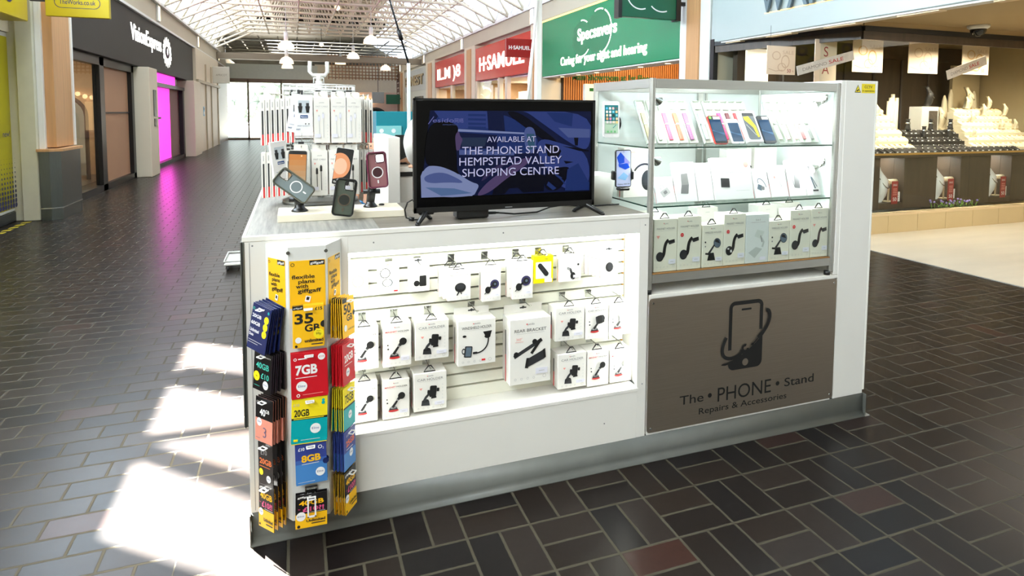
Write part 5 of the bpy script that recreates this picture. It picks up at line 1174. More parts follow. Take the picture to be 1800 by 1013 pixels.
for x, y, z1, lab in ((1.52, 2.36, 1.05, 'rear box behind the first two tall boxes at the left of the case floor'), (1.80, 2.36, 1.06, 'rear box behind the open magnet mount box on the case floor'), (2.15, 2.36, 1.055, 'rear box left behind the second tall box from the right on the case floor'), (2.29, 2.36, 1.06, 'rear box at the right end of the case floor')):
    product_box(lab, x-.05, x+.065, CZ, z1, y, .07, lambda c, W, H: (c.text('yesido', W*.5, H*.9, W*.06, LGREY)), 'box', 'rear boxes on the case floor', True, CARD, stripe=False)
# acrylic risers
m = MB()
for x0, x1 in ((1.45, 1.79), (1.80, 2.42)):
    m.box(x0, 2.25, 1.1015, x1-.02, 2.29, 1.108, ACRYL)
tag(m.build('acrylic_riser'), 'clear acrylic riser under the leaning boxes on the middle shelf', 'riser')
MIDG = 'white boxes leaning on the middle shelf'
def hub(c, W, H): c.rr(W*.5, H*.4, W*.5, H*.25, W*.05, LGREY, .5); c.rr(W*.5, H*.4, W*.2, H*.12, W*.03, MGREY, .5); c.stroke(bez((W*.3, H*.5), (W*.1, H*.7), (W*.5, H*.75), (W*.45, H*.55), 8), W*.03, LGREY)
def flap(c, W, H): c.poly([(W*.3, H*.42), (W*.66, H*.43), (W*.64, H*.72), (W*.32, H*.70)], MATS['silver_grey']); c.poly([(W*.3, H*.42), (W*.66, H*.43), (W*.58, H*.20), (W*.22, H*.21)], MGREY)
def tablet(c, W, H): c.text('CHARGER', W*.4, H*.72, W*.07, LGREY, w=W*.5); c.text('COMBINATION', W*.44, H*.62, W*.07, LGREY, w=W*.6); c.rr(W*.30, H*.40, W*.22, H*.22, W*.01, DGREY, -.05); c.disc(W*.88, H*.83, W*.06, PINKP); c.rect(W*.55, H*.2, W*.9, H*.21, PALE); c.text('yesido', W*.2, H*.86, W*.04, LGREY)
def dongle(c, W, H): c.stroke(bez((W*.3, H*.5), (W*.2, H*.75), (W*.7, H*.7), (W*.8, H*.35), 10), W*.05, BLUEG); c.rr(W*.36, H*.36, W*.3, H*.18, W*.04, BLUEG, -.4); c.rr(W*.55, H*.33, W*.22, H*.12, W*.04, MGREY, -.2); c.rect(W*.3, H*.8, W*.7, H*.81, PALE)
def earbud(c, W, H): c.disc(W*.3, H*.62, W*.06, PINKP); c.stroke([(W*.55, H*.5), (W*.65, H*.32)], W*.04, LGREY); c.ring(W*.62, H*.3, W*.05, W*.07, LGREY, n=10); c.rect(W*.2, H*.75, W*.8, H*.76, PALE)
def powerb(c, W, H): c.rr(W*.5, H*.4, W*.34, H*.36, W*.03, MGREY, -.1); c.stroke(bez((W*.5, H*.6), (W*.55, H*.78), (W*.8, H*.7), (W*.66, H*.5), 10), W*.025, DGREY); c.stroke([(W*.24, H*.45), (W*.3, H*.25)], W*.04, MGREY); c.disc(W*.8, H*.82, W*.06, PINKP); c.rect(W*.2, H*.72, W*.6, H*.73, LGREY)
def tripod(c, W, H): c.stroke([(W*.35, H*.7), (W*.66, H*.2)], W*.09, BLUEG); c.rr(W*.3, H*.8, W*.5, H*.14, W*.03, DGREY); c.stroke([(W*.5, H*.55), (W*.8, H*.25)], W*.05, BLUEG); c.rr(W*.66, H*.14, W*.4, H*.05, W*.02, DGREY)
MID = [(1.475, 1.568, 1.109, 1.225, hub, 'white box with a small grey hub, first at the left on the middle shelf'), (1.572, 1.680, 1.109, 1.285, flap, 'white box with a grey folding panel, second on the middle shelf'), (1.686, 1.768, 1.109, 1.280, lambda c, W, H: c.rect(W*.3, H*.8, W*.7, H*.82, PALE), 'plain white box left of the widest box on the middle shelf'), (1.772, 1.988, 1.109, 1.300, tablet, 'widest white box with a small dark tablet picture on the middle shelf'), (2.000, 2.085, 1.109, 1.247, dongle, 'white box with a grey-blue cable dongle on the middle shelf'), (2.095, 2.190, 1.109, 1.260, earbud, 'white box with a small red dot and faint earpiece on the middle shelf'), (2.203, 2.298, 1.109, 1.282, powerb, 'white box with a grey power bank picture on the middle shelf'), (2.302, 2.385, 1.109, 1.270, tripod, 'rightmost white box with a slim tripod picture on the middle shelf')]
for x0, x1, z0, z1, art, lab in MID: product_box(lab, x0, x1, z0, z1, 2.262, .02, art, 'box', MIDG, False, WHT, lean=.045)
def phones_box(c, W, H): c.text('yesido', W*.3, H*.9, W*.05, PINKP); c.text('WIRE', W*.45, H*.74, W*.12, LGREY); c.disc(W*.8, H*.34, W*.2, DGREY, ry=W*.3); c.ring(W*.7, H*.4, W*.36, W*.42, DGREY, a0=40, a1=150)
product_box('white headphone box at the back left of the middle shelf', 1.44, 1.60, 1.1015, 1.335, 2.50, .06, phones_box, 'box', 'boxes at the back of the middle shelf', False, CARD)
product_box('white headphone box at the back of the middle shelf near the centre', 2.02, 2.17, 1.1015, 1.32, 2.50, .06, phones_box, 'box', 'boxes at the back of the middle shelf', False, CARD, stripe=False)
product_box('white box at the back right of the middle shelf', 2.19, 2.33, 1.1015, 1.325, 2.50, .06, lambda c, W, H: (c.text('yesido', W*.5, H*.9, W*.05, LGREY), c.rect(W*.2, H*.76, W*.8, H*.77, PALE)), 'box', 'boxes at the back of the middle shelf', False, CARD, stripe=False)
# watch straps in clear trays
STRAPS = [(1.478, 2.36, 'khaki', (150, 142, 110)), (1.534, 2.36, 'pale grey', (200, 198, 190)), (1.590, 2.36, 'rose red', (226, 100, 130)), (1.646, 2.36, 'coral', (255, 118, 92)), (1.702, 2.36, 'mauve', (160, 110, 150)), (1.785, 2.36, 'ice blue', (196, 214, 216)), (1.833, 2.34, 'blush', (240, 224, 216)), (1.880, 2.34, 'hot pink', (240, 60, 120)), (1.927, 2.34, 'maroon', (90, 20, 34)), (1.974, 2.34, 'bright red', (224, 30, 40)), (2.021, 2.34, 'white', (236, 236, 232)), (2.138, 2.28, 'oatmeal', (206, 202, 186)), (2.186, 2.28, 'pale pink', (234, 186, 190)), (2.234, 2.28, 'shell pink', (246, 220, 214)), (2.282, 2.28, 'plum brown', (140, 92, 92)), (2.330, 2.28, 'steel grey mesh', (128, 132, 128))]
TRAY = mat('tray_white', (206, 214, 204), .3, noise=.01)
for x, y, nm, col in STRAPS:
    m = MB(); w_, h_ = .0445, .226
    m.box(0, .010, 0, w_, .012, h_, TRAY); 
    for a0, b0, a1, b1 in ((0, 0, .0015, h_), (w_-.0015, 0, w_, h_), (0, 0, w_, .0015), (0, h_-.0015, w_, h_)): m.box(a0, -.004, b0, a1, .012, b1, TRAY)
    o = m.build('strap_tray'); o.location = (x, y, 1.361); o.rotation_euler = (-.54, 0, 0)
    tag(o, 'slim white tray holding a %s watch strap on the top shelf' % nm, 'watch strap tray', 'watch strap trays on the top shelf')
    m = MB(); SM = mat('strap_'+nm.replace(' ', '_'), col, .5, noise=.06); m.box(w_*.28, .001, .02, w_*.72, .0095, h_*.44, SM, .002); m.box(w_*.26, 0, h_*.46, w_*.74, .0095, h_*.72, SM, .002); m.box(w_*.3, -.002, h_*.44, w_*.7, .006, h_*.46, CHROME)
    c = Cv(m, (0, 0, 0), X, Z, .0004)
    for i in range(5): c.disc(w_*.5, .035+.011*i, .0015, DGREY, n=8)
    c.rect(w_*.12, h_*.8, w_*.8, h_*.92, PALE); m.build('watch_strap', o)
# phones and a boxed phone on the top shelf
SCR = mat('dark_blue_screen', (28, 62, 96), .12, noise=.25, nscale=12)
def handset(name, lab, cat, grp, w, h, body, art, t=.008, r=.01):
    m = MB(); m.prism((0, -t, 0), X, Z, rrect(w, h, r, 5, 0, h/2), t, body)
    c = Cv(m, (0, -t, h/2), X, Z); art(c, w, h); o = m.build(name); return tag(o, lab, cat, grp)
def scr_label(frontc, sticker):
    def f(c, w, h):
        c.rr(0, 0, w*.94, h*.97, .008, frontc); c.rr(0, -.005, w*.88, h*.76, .003, SCR); c.poly([(-w*.44, -h*.05), (w*.44, -h*.12), (w*.44, -h*.2), (-w*.44, .0)], mat('painted_sheen', (70, 110, 150), .12, noise=.05)); c.rect(-w*.1, h*.36, w*.42, h*.46, WHT)  # lighter slanted band is a sheen painted across the screen
        if sticker: c.disc(-w*.32, h*.42, w*.1, mat('green_dot', (120, 200, 80), .5, noise=.02))
    return f
PH = 'phones leaning on the top shelf'
for x, w_, z, h_, body, fc, st, lab in ((1.795, .070, 1.359, .142, mat('phone_red', (220, 56, 50), .35, noise=.03), INK, True, 'red-edged phone leaning at the left of the top shelf phones'), (1.888, .066, 1.359, .124, WHT, WHT, False, 'white-framed phone second among those on the top shelf'), (2.068, .068, 1.359, .142, mat('phone_navy', (24, 36, 52), .3, noise=.05), INK, False, 'black-framed phone right of the boxed phone on the top shelf')):
    o = handset('phone', lab, 'phone', PH, w_, h_, body, scr_label(fc, st)); o.location = (x, 2.262, z); o.rotation_euler = (-.5, 0, .0)
    m = MB(); m.box(-.025, -.03, -.004, .025, .03, 0, ACRYL); m.tube([(-.02, -.03, 0), (-.02, -.032, .012)], .002, ACRYL, 5); s_ = m.build('phone_rest', o); s_.rotation_euler = (.5, 0, 0); s_.location = (0, 0, 0)
def boxart(c, w, h):
    c.rr(0, .0, w*.78, h*.86, .012, mat('phone_art_grey', (110, 116, 122), .3, noise=.1)); c.rr(0, h*.38, w*.76, h*.1, .006, DGREY)
    c.poly([(-w*.34, h*.30), (w*.0, h*.32), (w*.3, 0), (w*.34, -h*.34), (w*.2, -h*.36), (w*.1, -h*.05), (-w*.32, h*.2)], mat('phone_art_yellow', (244, 220, 60), .3, noise=.05)); c.stroke([(-w*.3, h*.05), (w*.15, -h*.3)], w*.03, PALE)
m = MB(); m.box(-.043, -.022, 0, .043, 0, .160, WHT, .001); c = Cv(m, (0, -.022, .08), X, Z); boxart(c, .086, .16); o = m.build('phone_box'); o.location = (1.982, 2.272, 1.359); o.rotation_euler = (-.5, 0, 0); tag(o, 'white phone box with a yellow and grey petal picture on the top shelf', 'box')
# ------------------------------------------------------------------ television
tv = thing('television', 'black television showing a woman driving under white capitals', 'television', (0, 0, 0))
TY = 2.29
m = MB(); m.box(.420, TY, 1.113, 1.179, TY+.022, 1.549, GLOSSB, .004); m.box(.50, TY+.02, 1.135, 1.10, TY+.065, 1.42, BLACK, .012); m.build('cabinet', tv)
m = MB()
for a in ((.420, 1.540, 1.179, 1.549), (.420, 1.113, .431, 1.549), (1.168, 1.113, 1.179, 1.549), (.420, 1.113, 1.179, 1.134)): m.box(a[0], TY-.004, a[1], a[2], TY+.001, a[3], BLACK, .001)
c = Cv(m, (.8, TY-.004, 1.121), X, Z); c.rr(.0, 0, .03, .004, .001, MGREY); c.rect(-.365, .418, -.345, .420, DGREY); m.build('bezel', tv)
TVBLK = mat('tv_panel_black', (3, 3, 4), .12, noise=.1, spec=.15)
m = MB(); m.box(.431, TY-.0015, 1.134, 1.168, TY+.0005, 1.540, TVBLK)
c = Cv(m, (0, TY-.0015, 0), X, Z, .00015)
def S(px_, py_):   # picture coordinates -> metres on the panel
    u = (px_-45)/1395; bot_ = 815-45*u
    return (.446+u*.713, 1.503-(py_-115)/(bot_-115)*.331)
def em(n, rgb, s=.62):
    m_ = mat('tv_'+n, (3, 3, 5), .15, emit=s, ecol=rgb, spec=.12); m_.cycles.emission_sampling = 'NONE'; return m_
def smooth(P, k=2):
    for _ in range(k):
        Q = []
        for i in range(len(P)):
            a, b = P[i], P[(i+1) % len(P)]; Q += [(a[0]*.75+b[0]*.25, a[1]*.75+b[1]*.25), (a[0]*.25+b[0]*.75, a[1]*.25+b[1]*.75)]
        P = Q
    return P
def pg(pts, mt):
    if len(pts) > 5: pts = smooth(pts)
    c.poly([S(*p) for p in pts], mt)

DKB, B1, B2, B3, B4, LB, SKN, HAIR = em('night', (8, 10, 26)), em('blue1', (18, 28, 70)), em('blue2', (36, 58, 124)), em('blue3', (56, 74, 146)), em('blue4', (92, 108, 170)), em('light', (150, 164, 214)), em('skin', (96, 78, 124)), em('hair', (3, 3, 8))
pg([(45, 815), (1440, 770), (1440, 115), (120, 115)], B1)
pg([(140, 118), (700, 118), (1000, 330), (960, 470), (330, 470), (200, 300)], B2); pg([(150, 118), (560, 118), (570, 255), (320, 260), (200, 190)], B3)
for i, y0 in enumerate((140, 175, 210, 240)): pg([(410, y0), (550, y0+3), (550, y0+20), (410, y0+18)], B2)
pg([(560, 125), (690, 130), (705, 280), (570, 270)], B1); pg([(330, 262), (900, 292), (940, 306), (330, 282)], LB); pg([(340, 290), (640, 310), (640, 420), (350, 420)], B1); pg([(350, 330), (560, 330), (540, 400), (360, 400)], em('olive', (44, 60, 90)))
pg([(340, 430), (780, 450), (780, 475), (340, 470)], B4); pg([(340, 480), (760, 480), (700, 560), (400, 560)], B1)
pg([(810, 118), (1440, 120), (1440, 420), (1330, 425), (1000, 205), (880, 120)], B3); pg([(1050, 125), (1280, 130), (1270, 240), (1120, 200)], B2); pg([(1290, 330), (1330, 320), (1325, 395), (1300, 395)], DKB); pg([(1150, 250), (1430, 260), (1430, 330), (1240, 330)], B4)
pg([(690, 118), (815, 118), (1010, 260), (1170, 375), (1060, 372), (900, 270)], DKB); pg([(1000, 330), (1190, 380), (1420, 450), (1440, 760), (1200, 770), (1030, 560), (960, 420)], B3)
pg([(1040, 380), (1140, 395), (1180, 440), (1150, 500), (1060, 480)], DKB); pg([(1190, 400), (1330, 415), (1425, 435), (1425, 445), (1340, 440)], DKB); pg([(1200, 520), (1290, 530), (1220, 545)], DKB)
pg([(1060, 600), (1230, 560), (1265, 600), (1210, 700), (1150, 770), (1050, 760), (1030, 680)], DKB); pg([(1070, 690), (1140, 745), (1110, 762), (1055, 720)], B2); pg([(1235, 590), (1330, 540), (1430, 700), (1430, 762), (1215, 765)], B2)
for q in range(3): pg([(1090+40*q, 600+30*q), (1190+15*q, 660+25*q), (1185+15*q, 668+25*q), (1088+40*q, 610+30*q)], B2)
pg([(860, 250), (930, 240), (960, 300), (960, 440), (900, 470), (860, 380)], B4); pg([(880, 300), (945, 300), (950, 420), (900, 430)], em('teal', (60, 100, 130)))
pg([(640, 640), (860, 600), (1040, 640), (1030, 770), (600, 795)], DKB); pg([(700, 790), (740, 745), (810, 740), (860, 785)], B1)
pg([(470, 800), (560, 690), (700, 590), (860, 490), (930, 500), (870, 560), (720, 660), (600, 760), (520, 800)], SKN); pg([(490, 710), (640, 590), (760, 520), (800, 470), (700, 530), (560, 600)], em('skin_dark', (60, 52, 96)))
c.poly([S(*p) for p in [(45, 640), (50, 812), (440, 803), (470, 760), (300, 640), (150, 570), (60, 600)]], LB)
pg([(55, 600), (120, 545), (230, 560), (330, 620), (430, 690), (500, 710), (470, 770), (450, 805), (180, 815), (60, 740)], LB); pg([(60, 640), (200, 600), (330, 660), (380, 700), (260, 690), (90, 700)], B4); pg([(80, 730), (300, 740), (440, 780), (200, 800)], em('shirt_mid', (100, 130, 180)))
pg([(300, 290), (335, 275), (345, 320), (368, 345), (350, 385), (345, 430), (310, 440)], SKN)
pg([(70, 560), (90, 300), (130, 215), (230, 195), (320, 225), (335, 275), (305, 310), (312, 400), (322, 500), (320, 590), (345, 635), (290, 600), (180, 555)], HAIR)
TXL = em('caption', (200, 200, 240), .9)
for s_, x_, z_, w_, h_ in (('AVAILABLE AT', .81, 1.381, .205, .0225), ('THE PHONE STAND', .811, 1.334, .407, .0315), ('HEMPSTEAD VALLEY', .811, 1.291, .430, .0325), ('SHOPPING CENTRE', .811, 1.2475, .406, .0325)):
    c.text(s_, x_+.0025, z_-.002, h_, DKB, w=w_); c.text(s_, x_, z_, h_, TXL, w=w_)
TL_ = em('logo', (120, 122, 190), .7)
c.stroke([(.476, 1.452), (.497, 1.480)], .003, TL_); c.text('esido', .492, 1.458, .017, TL_, w=.082, al='l', slant=.1); c.text('网络', .595, 1.458, .014, TL_, w=.035)
c.text('AFFILIATION', .56, 1.447, .005, B4, w=.06)
m.build('screen', tv)
for xx, s_ in ((.47, -1), (1.145, 1)):
    m = MB(); m.tube([(xx, TY+.012, 1.118), (xx+s_*.005, TY, 1.112), (xx+s_*.046, 2.232, 1.083)], [.011, .011, .009], BLACK, 4); m.tube([(xx, TY+.012, 1.116), (xx-s_*.002, TY+.03, 1.105), (xx-s_*.026, 2.352, 1.082)], [.011, .01, .008], BLACK, 4); m.box(xx-.03, TY+.002, 1.105, xx+.03, TY+.03, 1.125, BLACK, .004)
    m.cyl((xx+s_*.046, 2.232, 1.0775), (xx+s_*.046, 2.232, 1.085), .009, BLACK, n=8); m.cyl((xx-s_*.026, 2.352, 1.0775), (xx-s_*.026, 2.352, 1.085), .009, BLACK, n=8); m.build('foot', tv)
m = MB(); m.box(.592, 2.30, 1.079, .722, 2.37, 1.118, BLACK, .006); mbx = m.build('media_box'); tag(mbx, 'small black box under the television', 'media box')
for i in range(4): 
    f_0 = MB(); f_0.cyl((.61+.095*(i % 2), 2.315+.04*(i//2), 1.0772), (.61+.095*(i % 2), 2.315+.04*(i//2), 1.08), .005, INK, n=8); f_0.build('rubber_foot', mbx)
m = MB(); m.cyl((.722, 2.325, 1.094), (.758, 2.325, 1.094), .006, BLACK, n=8); m.cyl((.758, 2.325, 1.094), (.772, 2.325, 1.093), .004, BLACK, n=8)
m.tube([(.77, 2.325, 1.093), (.84, 2.335, 1.083), (.95, 2.36, 1.081), (1.02, 2.385, 1.095), (1.10, 2.40, 1.10), (1.2, 2.43, 1.082), (1.33, 2.45, 1.081), (1.385, 2.44, 1.083)], .0035, BLACK, 6); tag(m.build('power_cable'), 'black cable running along the worktop under the television', 'cable')
m = MB(); m.tube([(.424, 2.33, 1.16), (.405, 2.335, 1.15), (.395, 2.34, 1.12), (.40, 2.335, 1.09), (.425, 2.33, 1.082), (.46, 2.33, 1.081)], .003, BLACK, 6); m.cyl((.41, 2.335, 1.086), (.43, 2.33, 1.084), .008, BLACK, n=8); tag(m.build('aerial_cable'), 'looped black cable at the left edge of the television', 'cable')
# white tub behind
tb = thing('storage_tub', 'pale grey plastic tub with a slot handle behind the television', 'tub', (0, 0, 0))
m = MB(); TUB = mat('tub_plastic', (222, 224, 216), .35, noise=.02)
zz0, zz1 = 1.0775, 1.214
P0 = rrect(.25, .17, .03, 5, 1.255, 2.565); P1 = rrect(.275, .195, .035, 5, 1.255, 2.565); n = len(P0)
P = [(x, y, zz0) for x, y in P0]+[(x, y, zz1) for x, y in P1]+[(1.255+(x-1.255)*.96, 2.565+(y-2.565)*.95, zz1) for x, y in P1]+[(1.255+(x-1.255)*.96, 2.565+(y-2.565)*.95, zz0+.004) for x, y in P0]
F = [tuple(reversed(range(n)))]+[(k*n+i, k*n+(i+1) % n, (k+1)*n+(i+1) % n, (k+1)*n+i) for k in range(3) for i in range(n)]+[tuple(range(3*n, 4*n))]
m.add(P, F, TUB, [False]+[True]*(3*n)+[False]); m.build('body', tb)
m = MB(); c = Cv(m, (1.255, 2.4705, 1.192), X, V(0, -.09, 1)); c.rr(.03, 0, .075, .013, .006, mat('slot_dark', (150, 152, 146), .5, noise=.03)); c.rr(.03, -.001, .07, .009, .004, WHT); m.build('handle_slot', tb)

# ------------------------------------------------------------------ phone holders on the cream board
BRD = mat('cream_display_board', (240, 232, 212), .4, noise=.02)
m = MB(); m.box(-.066, 2.447, 1.0772, .412, 2.64, 1.105, BRD, .0015); tag(m.build('display_board'), 'cream display board on the worktop carrying the phone holders', 'display board')
BT = 1.1052
def case_mesh(o, R, w, h, shell, rim, ringc, disc_c):
    """phone case standing in its own x-z plane, front towards -y"""
    m = MB(); t = .009
    hx0, hx1, hz0, hz1 = -.004, w*.40, h*.20, h*.44
    for a in ((-w/2+.004, -h/2+.004, hx0, h/2-.004), (hx1, -h/2+.004, w/2-.004, h/2-.004), (hx0, -h/2+.004, hx1, hz0), (hx0, hz1, hx1, h/2-.004)): m.box(a[0], 0, a[1], a[2], .0015, a[3], shell)
    b = m.build('shell', o)
    m = MB(); pts = [(x, 0, z) for x, z in rrect(w-.003, h-.003, .012, 5)]
    m.tube([(x, -.002, z) for x, _, z in pts], .0032, rim, 6, closed=True); m.tube([(x*.985, -.008, z*.99) for x, _, z in pts], .0022, rim, 6, closed=True)
    n = len(pts); m.add([(x, -.002, z) for x, _, z in pts]+[(x, -.009, z) for x, _, z in pts], [(i, (i+1) % n, n+(i+1) % n, n+i) for i in range(n)]+[(n+i, n+(i+1) % n, (i+1) % n, i) for i in range(n)], rim)
    hp = [(x, -.001, z) for x, z in rrect(hx1-hx0, hz1-hz0, .008, 4, (hx0+hx1)/2, (hz0+hz1)/2)]; m.tube(hp, .0016, rim, 6, closed=True); m.build('rim', o)
    m = MB(); c = Cv(m, (0, -.0004, -h*.07), X, Z, .0004); c.disc(0, 0, .0195, disc_c); c.ring(0, 0, .0195, .0235, ringc, n=32); c.rr(0, -.0375, .0055, .014, .0025, ringc); m.build('magnet_ring', o)
def holder(lab, base, head_, name='phone_holder', R=.024):
    o = thing(name, lab, 'phone holder', base)
    m = MB(); m.lathe((0, 0, 0), [(R*1.15, 0), (R*1.15, .004), (R*.95, .009), (R*.7, .016), (R*.6, .028), (.002, .03)], BLACK, 20); m.build('suction_base', o)
    hd = V(*head_)-V(*base); mid = V(hd.x*.25, .004, hd.z*.45)
    m = MB(); m.tube([(0, 0, .02), tuple(mid), (hd.x, hd.y, hd.z)], [.017, .018, .011], BLACK, 10); m.sphere(tuple(mid), .02, BLACK, 10, 7); m.build('arm', o)
    m = MB(); m.cyl(tuple(mid+V(-.034, 0, 0)), tuple(mid+V(.034, 0, 0)), .01, BLACK, n=10); m.build('knob', o)
    m = MB(); m.lathe((0, 0, 0), [(.024, 0), (.024, -.004), (.02, -.007)], BLACK, 20, 'y'); mo = m.build('magnet_head', o); mo.location = hd
    return o
holder('black suction holder behind the tilted grey phone case', (.014, 2.528, BT), (-.004, 2.508, 1.205), R=.027)
o = holder('black suction holder behind the dark green-grey phone case', (.185, 2.48, BT), (.178, 2.412, 1.165), R=.02)
holder('black suction holder behind the burgundy phone case', (.290, 2.558, BT), (.314, 2.538, 1.245), R=.025)
def pcase(lab, loc, ang, tiltb, w, h, *cols):
    o = thing('phone_case', lab, 'phone case', loc); o.rotation_euler = (-tiltb, ang, 0); case_mesh(o, None, w, h, *cols)
SHG = mat('smoke_shell', (122, 134, 136), .25, noise=.03); RMG = mat('olive_rim', (88, 88, 74), .35, noise=.03)
SHD = mat('dark_olive_shell', (74, 82, 72), .25, noise=.03); SHB = mat('rosy_shell', (150, 100, 104), .3, noise=.03); RMB = mat('burgundy_rim', (96, 30, 58), .3, noise=.05)
pcase('smoky grey phone case tilted on its side, white ring on its back', (-.005, 2.492, 1.212), math.radians(-52), .12, .074, .148, SHG, RMG, WHT, mat('grey_disc', (110, 122, 126), .3, noise=.05))
pcase('dark green-grey phone case with black rim at the front edge of the board', (.176, 2.402, 1.170), math.radians(9), .05, .078, .142, SHD, BLACK, mat('bronze_ring', (84, 70, 54), .35, noise=.05), mat('dark_disc', (36, 40, 36), .35, noise=.05))
pcase('burgundy phone case with a white magnet ring', (.315, 2.522, 1.2605), math.radians(-4), .03, .078, .145, SHB, RMB, WHT, mat('maroon_disc', (62, 30, 36), .35, noise=.05))
m = MB(); m.lathe((0, 0, 0), [(.011, 0), (.012, .003), (.009, .006), (.004, .007)], BLACK, 18); o = m.build('metal_disc'); o.location = (.340, 2.59, BT); tag(o, 'small black disc lying on the cream board near its right end', 'disc')
# upright display phones behind the board
def orange1(c, w, h):
    OR = [mat('amber_%d' % i, (186-3*i, 118+6*i, 62+12*i), .2, noise=.03) for i in range(6)]
    c.rr(0, 0, w*.95, h*.97, .006, INK)
    for i in range(6): c.rect(-w*.46, h*(.40-.145*(i+1)), w*.46, h*(.40-.145*i), OR[i])
    c.disc(w*.2, h*.36, .003, mat('pale_sun', (255, 200, 140), .3, noise=.02))
def orange2(c, w, h):
    c.rr(0, 0, w*.96, h*.98, .006, INK); c.poly([(-w*.46, -h*.36)]+arc(-w*.2, h*.02, w*.6, -62, 128, 16, h*.34)+[(-w*.46, h*.28)], mat('peach_glow', (226, 150, 108), .2, noise=.05)); c.disc(-w*.14, 0, w*.36, mat('peach_pale', (238, 190, 160), .2, noise=.03), ry=h*.22)
    c.text('Galaxy A16', -w*.4, -h*.44, h*.045, WHT, w=w*.6, al='l', bold=.02); c.disc(0, h*.45, .002, DGREY)
for lab, loc, ang, art, body in (('display phone with an amber wallpaper behind the tilted grey case', (.005, 2.70, 1.175), 0.05, orange1, mat('dark_silver', (120, 120, 118), .3, .5, noise=.03)), ('display phone with a glowing peach circle, white edged', (.178, 2.68, 1.185), .17, orange2, WHT)):
    o = handset('display_phone', lab, 'phone', 'display phones behind the cream board', .074, .158, body, art); o.location = loc; o.rotation_euler = (-.08, ang, 0)
    m = MB(); m.tube([(0, .004, .03), (0, .03, -.02), (0, .035, 1.079-loc[2])], .006, BLACK, 8); m.cyl((0, .035, 1.0785-loc[2]), (0, .035, 1.084-loc[2]), .03, BLACK, n=16); s_ = m.build('stand', o)
# two phones clamped to the outside of the case glass
def icons(c, w, h):
    c.rr(0, 0, w*.86, h*.78, .002, mat('teal_wallpaper', (38, 118, 124), .2, noise=.1)); c.rect(-w*.43, -h*.39, w*.43, -h*.05, mat('pale_green_wallpaper', (188, 214, 190), .2, noise=.1))
    cl = [(80, 190, 230), (250, 250, 250), (250, 190, 190), (90, 90, 90), (250, 240, 230), (250, 250, 250), (120, 210, 240), (240, 200, 150), (250, 220, 180), (255, 250, 240), (30, 60, 60), (120, 200, 210), (250, 180, 120), (230, 140, 190), (110, 190, 200), (250, 210, 170), (240, 230, 230), (230, 210, 220), (240, 220, 200), (250, 200, 130)]
    for i, q in enumerate(cl): c.rr(-w*.30+w*.2*(i % 4), h*.30-h*.095*(i//4), w*.13, w*.13, .002, mat('icon_%d' % i, q, .3, noise=.02))
    c.stroke([(w*.05, -h*.24), (w*.25, -h*.15)], .003, TEAL)
    for i in range(3): c.disc(-w*.28+w*.22*i, -h*.34, w*.06, mat('icon_green', (110, 190, 120), .3, noise=.03))
    c.rr(-.002, h*.45, .012, .0015, .0007, LGREY); c.ring(0, -h*.445, .0035, .0042, PALE, n=16)
def bluewall(c, w, h):
    c.rr(0, 0, w*.92, h*.95, .005, mat('lilac_wallpaper', (196, 206, 240), .2, noise=.06)); RB_ = mat('royal_blue', (26, 80, 210), .2, noise=.2)
    c.poly([(-w*.44, h*.30), (-w*.2, h*.44), (w*.1, h*.30), (w*.05, h*.15), (-w*.3, h*.12)], RB_); c.poly([(w*.05, h*.32), (w*.42, h*.16), (w*.3, h*.05), (w*.05, h*.12)], mat('violet_wall', (150, 150, 226), .2, noise=.1)); c.poly([(-w*.35, h*.12), (w*.25, h*.14), (w*.4, h*.02), (w*.1, -h*.03), (-w*.3, h*.05)], RB_)
    c.poly([(-w*.4, -h*.25), (0, -h*.1), (w*.3, -h*.2), (w*.1, -h*.32)], mat('sky_pale', (140, 190, 236), .2, noise=.1)); c.text('Galaxy A55 5G', 0, -h*.43, h*.035, INK, w=w*.8, bold=.01); c.disc(0, h*.445, .0018, INK)
def glass_mount(loc, zc):
    o = thing('phone_holder', 'x', 'phone holder', (0, 0, 0)); x, y, z = loc
    m = MB(); m.lathe((0, 0, 0), [(.034, 0), (.033, -.006), (.022, -.014), (.012, -.02)], BLACK, 20, 'x'); q = m.build('suction_cup', o); q.location = (1.4045, y+.03, zc)
    m = MB(); m.tube([(1.388, y+.03, zc), (x+.012, y+.03, zc), (x, y+.018, zc)], .008, BLACK, 8); m.build('arm', o)
    return o
o = handset('display_phone', 'white phone with app icons held on the upper glass side of the case', 'phone', 'phones held on the case glass', .083, .164, WHT, icons); o.location = (1.352, 2.47, 1.386); o.rotation_euler = (-.03, 0, .06)
h1 = glass_mount((1.352, 2.47, 1.46), 1.45); h1['label'] = 'black suction holder of the white phone with app icons'
m = MB(); m.lathe((0, 0, 0), [(.022, 0), (.022, -.006)], BLACK, 16, 'y'); q = m.build('magnet_head', h1); q.location = (1.352, 2.479, 1.45)
o = handset('display_phone', 'black-rimmed phone with blue wallpaper clamped on the case glass', 'phone', 'phones held on the case glass', .080, .164, INK, bluewall); o.location = (1.355, 2.36, 1.172); o.rotation_euler = (-.03, -.13*0, .08)
h2 = glass_mount((1.355, 2.36, 1.22), 1.225); h2['label'] = 'black clamp holder of the phone with blue wallpaper'
m = MB(); m.box(1.302, 2.345, 1.205, 1.316, 2.372, 1.245, BLACK, .004); m.box(1.394, 2.345, 1.205, 1.4035, 2.372, 1.24, BLACK, .003); m.box(1.315, 2.3635, 1.21, 1.395, 2.378, 1.235, BLACK); m.build('clamp', h2)
m = MB(); m.box(1.33, 2.34, 1.158, 1.382, 2.375, 1.171, BLACK, .004); m.box(1.345, 2.364, 1.165, 1.365, 2.376, 1.22, BLACK); m.build('foot_rest', h2)

